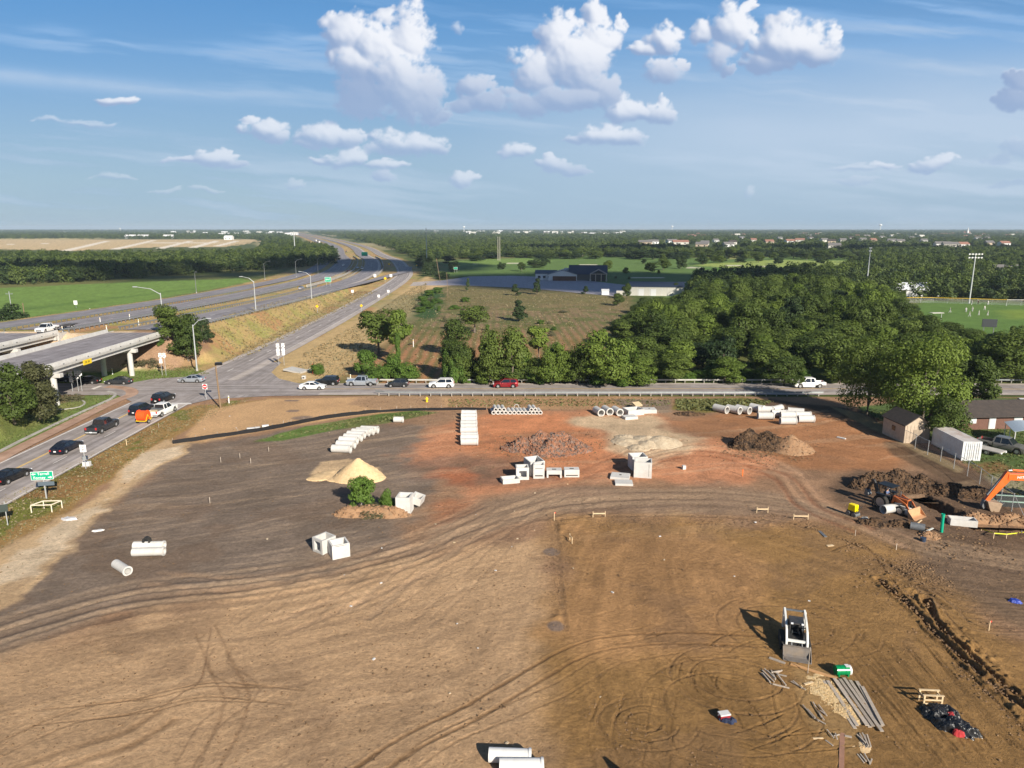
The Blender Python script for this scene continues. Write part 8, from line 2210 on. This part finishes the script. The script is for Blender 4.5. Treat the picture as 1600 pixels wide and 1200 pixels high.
MB().box((0, 0, 2.4), (4.2, 1.8, .15)).build('roof', WALL_CR, t)
for x in (-1.9, 1.9): MB().box((x, 0, 1.15), (.12, .12, 2.4)).build('post', STEEL, t)
t = thing('scoreboard', 'dark scoreboard on two posts at the near edge of the sports field', 'scoreboard', T(1543, 527), R(-20))
MB().box((0, 0, 4.0), (3.6, .3, 2.2)).build('panel', mat('scoreboard_dark', (.04, .045, .05), .6), t, bevel=.03)
for x in (-1.2, 1.2): MB().box((x, .05, 1.4), (.18, .18, 3.0)).build('post', STEEL_D, t)
t = thing('blue_roof_shelter', 'pale blue roof at the right edge below the sports field', 'shelter', T(1594, 535), 0); MB().box((0, 0, 2.2), (4.5, 3, .18)).build('roof', MATS['pale_blue_metal'], t)
for x in (-2, 2): MB().box((x, 0, 1.0), (.12, .12, 2.2)).build('post', STEEL, t)
t = thing('goal_posts', 'white goal frame at the far right of the sports field', 'goal', T(1588, 478), 0)
MB().tube([(-4, 0, 0), (-4, 0, 2.4), (4, 0, 2.4), (4, 0, 0)], .06, 8).build('frame', SG_WHITE, t)
# sloping concrete and small things on the far side of the junction
# ------------------------------------------------------------------ clouds overhead, out of the frame, whose shade lies on the land
def cloud(cx, cy, rx, ry, h, seed, z=900, rz=0):
    """a low cumulus; its shade falls where (cx, cy) is"""
    k = z / math.tan(SUN_EL); X = cx + SUN_TO.x * k; Y = cy + SUN_TO.y * k
    r = np.random.default_rng(seed); mb = MB(); ca, sa = math.cos(R(rz)), math.sin(R(rz))
    bm = bmesh.new(); bmesh.ops.create_icosphere(bm, subdivisions=2, radius=1.0); base = [v.co.copy() for v in bm.verts]; fs = [tuple(v.index for v in f.verts) for f in bm.faces]; bm.free()
    for _ in range(34):
        q = r.uniform(0, 1) ** .6; a = r.uniform(0, 6.28); x, y = q * rx * .78 * math.cos(a), q * ry * .78 * math.sin(a); s = min(rx, ry) * r.uniform(.20, .42)
        mb.add([(x * ca - y * sa + b.x * s * 1.2, x * sa + y * ca + b.y * s * 1.2, r.uniform(0, .02) * h + b.z * s * .45 + (1 - q) * h * .3) for b in base], fs)
    m = MATS.get('cloud_vapour') or mat('cloud_vapour', (.8, .82, .85), 1.0)
    o = mb.build('cloud', m, smooth=True); o.location = (X, Y, z)
    return tag(o, 'low white cumulus above and behind the camera, shading part of the land', kind='stuff')

cloud(60, 425, 110, 75, 60, 1)
cloud(-270, 470, 130, 50, 50, 3)
cloud(-110, 570, 80, 150, 50, 4)
cloud(280, 950, 420, 110, 60, 5)
# ------------------------------------------------------------------ loose clods on the soil and tufts in the grass: uncountable, one object each
def clods():
    r = np.random.default_rng(5); P = []
    def add(n, f, s0, s1): 
        for _ in range(n):
            a, b, s = *f(), r.uniform(s0, s1) * r.uniform(.5, 1); P.append((*G(a, b)[:2], s))
    add(5200, lambda: (r.uniform(-20, 1620), r.uniform(640, 1210)), .03, .13)
    add(1500, lambda: (lambda t: (1380 + t * 235 + r.normal(0, 16), 905 + t * 225 + r.normal(0, 12)))(r.random()), .05, .17)
    add(500, lambda: (872 + r.normal(0, 9), r.uniform(812, 1010)), .04, .12)
    add(900, lambda: (r.uniform(868, 1290), 815 + r.normal(0, 6)), .05, .13)
    add(800, lambda: (lambda t: (1260 + t * 230, 818 + t * 100 + r.normal(0, 9)))(r.random()), .06, .18)
    add(900, lambda: (r.uniform(1320, 1600), 830 + r.normal(0, 28)), .06, .2)
    add(900, lambda: (850 + r.normal(0, 45), 700 + r.normal(0, 12)), .08, .25)
    add(900, lambda: (1195 + r.normal(0, 40), 700 + r.normal(0, 12)), .08, .25)
    add(900, lambda: (r.uniform(890, 1250), r.uniform(1000, 1190)), .04, .12)
    add(700, lambda: (r.uniform(560, 1060), 632 + r.normal(0, 6)), .08, .22)
    P = np.array(P); n = len(P); z = hgt(P[:, 0], P[:, 1])
    b = np.array([(1, 0, 0), (0, 1, 0), (-1, 0, 0), (0, -1, 0), (0, 0, 1)], float)
    V = b[None] * P[:, 2][:, None, None] * r.uniform(.55, 1.25, (n, 5, 3)) + r.normal(size=(n, 5, 3)) * P[:, 2][:, None, None] * .15
    an = r.uniform(0, 6.28, n); c, s = np.cos(an)[:, None], np.sin(an)[:, None]
    X = V[..., 0] * c - V[..., 1] * s + P[:, 0][:, None]; Y = V[..., 0] * s + V[..., 1] * c + P[:, 1][:, None]; Z = V[..., 2] * .8 + z[:, None] - .0
    F_ = (np.array([(0, 1, 4), (1, 2, 4), (2, 3, 4), (3, 0, 4)])[None] + (np.arange(n) * 5)[:, None, None]).reshape(-1, 3)
    me = mesh_np('soil_clods', np.stack([X, Y, Z], -1).reshape(-1, 3), F_, heap_mat('loose_clods', [alb(84, 68, 54), alb(130, 104, 78), alb(160, 130, 96)], .9))
    o = bpy.data.objects.new('soil_clods', me); C.objects.link(o); tag(o, 'loose clods and stones scattered over the bare soil', kind='stuff')
clods()
def tufts(name, polys, m, label, seed):
    r = np.random.default_rng(seed); Vs = []; Fs = []; k = 0
    for poly, n, s0, s1 in polys:
        q = region(poly, n, seed + k); z = hgt(q[:, 0], q[:, 1]); s = r.uniform(s0, s1, len(q))
        c = np.stack([q[:, 0], q[:, 1], z + s * .35], 1)
        V, Fq = leaf_cloud(c, 1.0, r, 0); ctr = np.repeat(c, 4, 0); V = ctr + (V - ctr) * np.repeat(s, 4)[:, None] * np.array([1, 1, .8])
        Fs.append(Fq + sum(len(v) for v in Vs)); Vs.append(V); k += 1
    me = mesh_np(name, np.concatenate(Vs), np.concatenate(Fs), m); o = bpy.data.objects.new(name, me); C.objects.link(o); tag(o, label, kind='stuff')
tufts('grass', [([(-60, 860), (-60, 805), (78, 746), (200, 684), (300, 636), (390, 624), (340, 642), (250, 688), (180, 740), (100, 795), (0, 850)], 3500, .05, .15),
      ([(-30, 645), (60, 634), (170, 616), (180, 622), (150, 640), (0, 702), (-40, 716)], 5000, .06, .2),
      ([(1340, 642), (1440, 688), (1505, 724), (1570, 768), (1640, 810), (1640, 640)], 9000, .08, .22),
      ([(400, 690), (480, 670), (560, 654), (650, 644), (680, 646), (600, 660), (520, 672)], 4000, .08, .25),
      ([(1055, 624), (1160, 624), (1210, 628), (1170, 642), (1060, 642)], 2500, .1, .35),
      ([(700, 624), (1050, 623), (1050, 634), (700, 636)], 1200, .08, .25),
      ([(160, 600), (330, 585), (300, 572), (200, 582)], 3000, .08, .25)], leaf_mat('grass_blades', (.095, .115, .036), (.180, .180, .070), .2), 'short grass tufts on the verges and the yard', 3)
tufts('dry_grass', [([(462, 572), (476, 552), (566, 502), (644, 450), (668, 442), (660, 470), (600, 530), (560, 576), (530, 592), (500, 592)], 8000, .12, .40),
      ([(330, 548), (350, 525), (430, 490), (560, 455), (590, 455), (500, 500), (400, 552), (360, 566)], 9000, .12, .4),
      ([(560, 600), (640, 512), (700, 450), (980, 466), (985, 490), (955, 530), (990, 560), (1000, 600)], 9000, .10, .34),
      ([(-60, 860), (-60, 805), (200, 684), (300, 636), (390, 624), (250, 690), (100, 800), (0, 860)], 7000, .05, .16)], leaf_mat('dry_blades', (.19, .155, .085), (.34, .28, .16), .2), 'dry grass and stubble on the slopes and the field', 4)
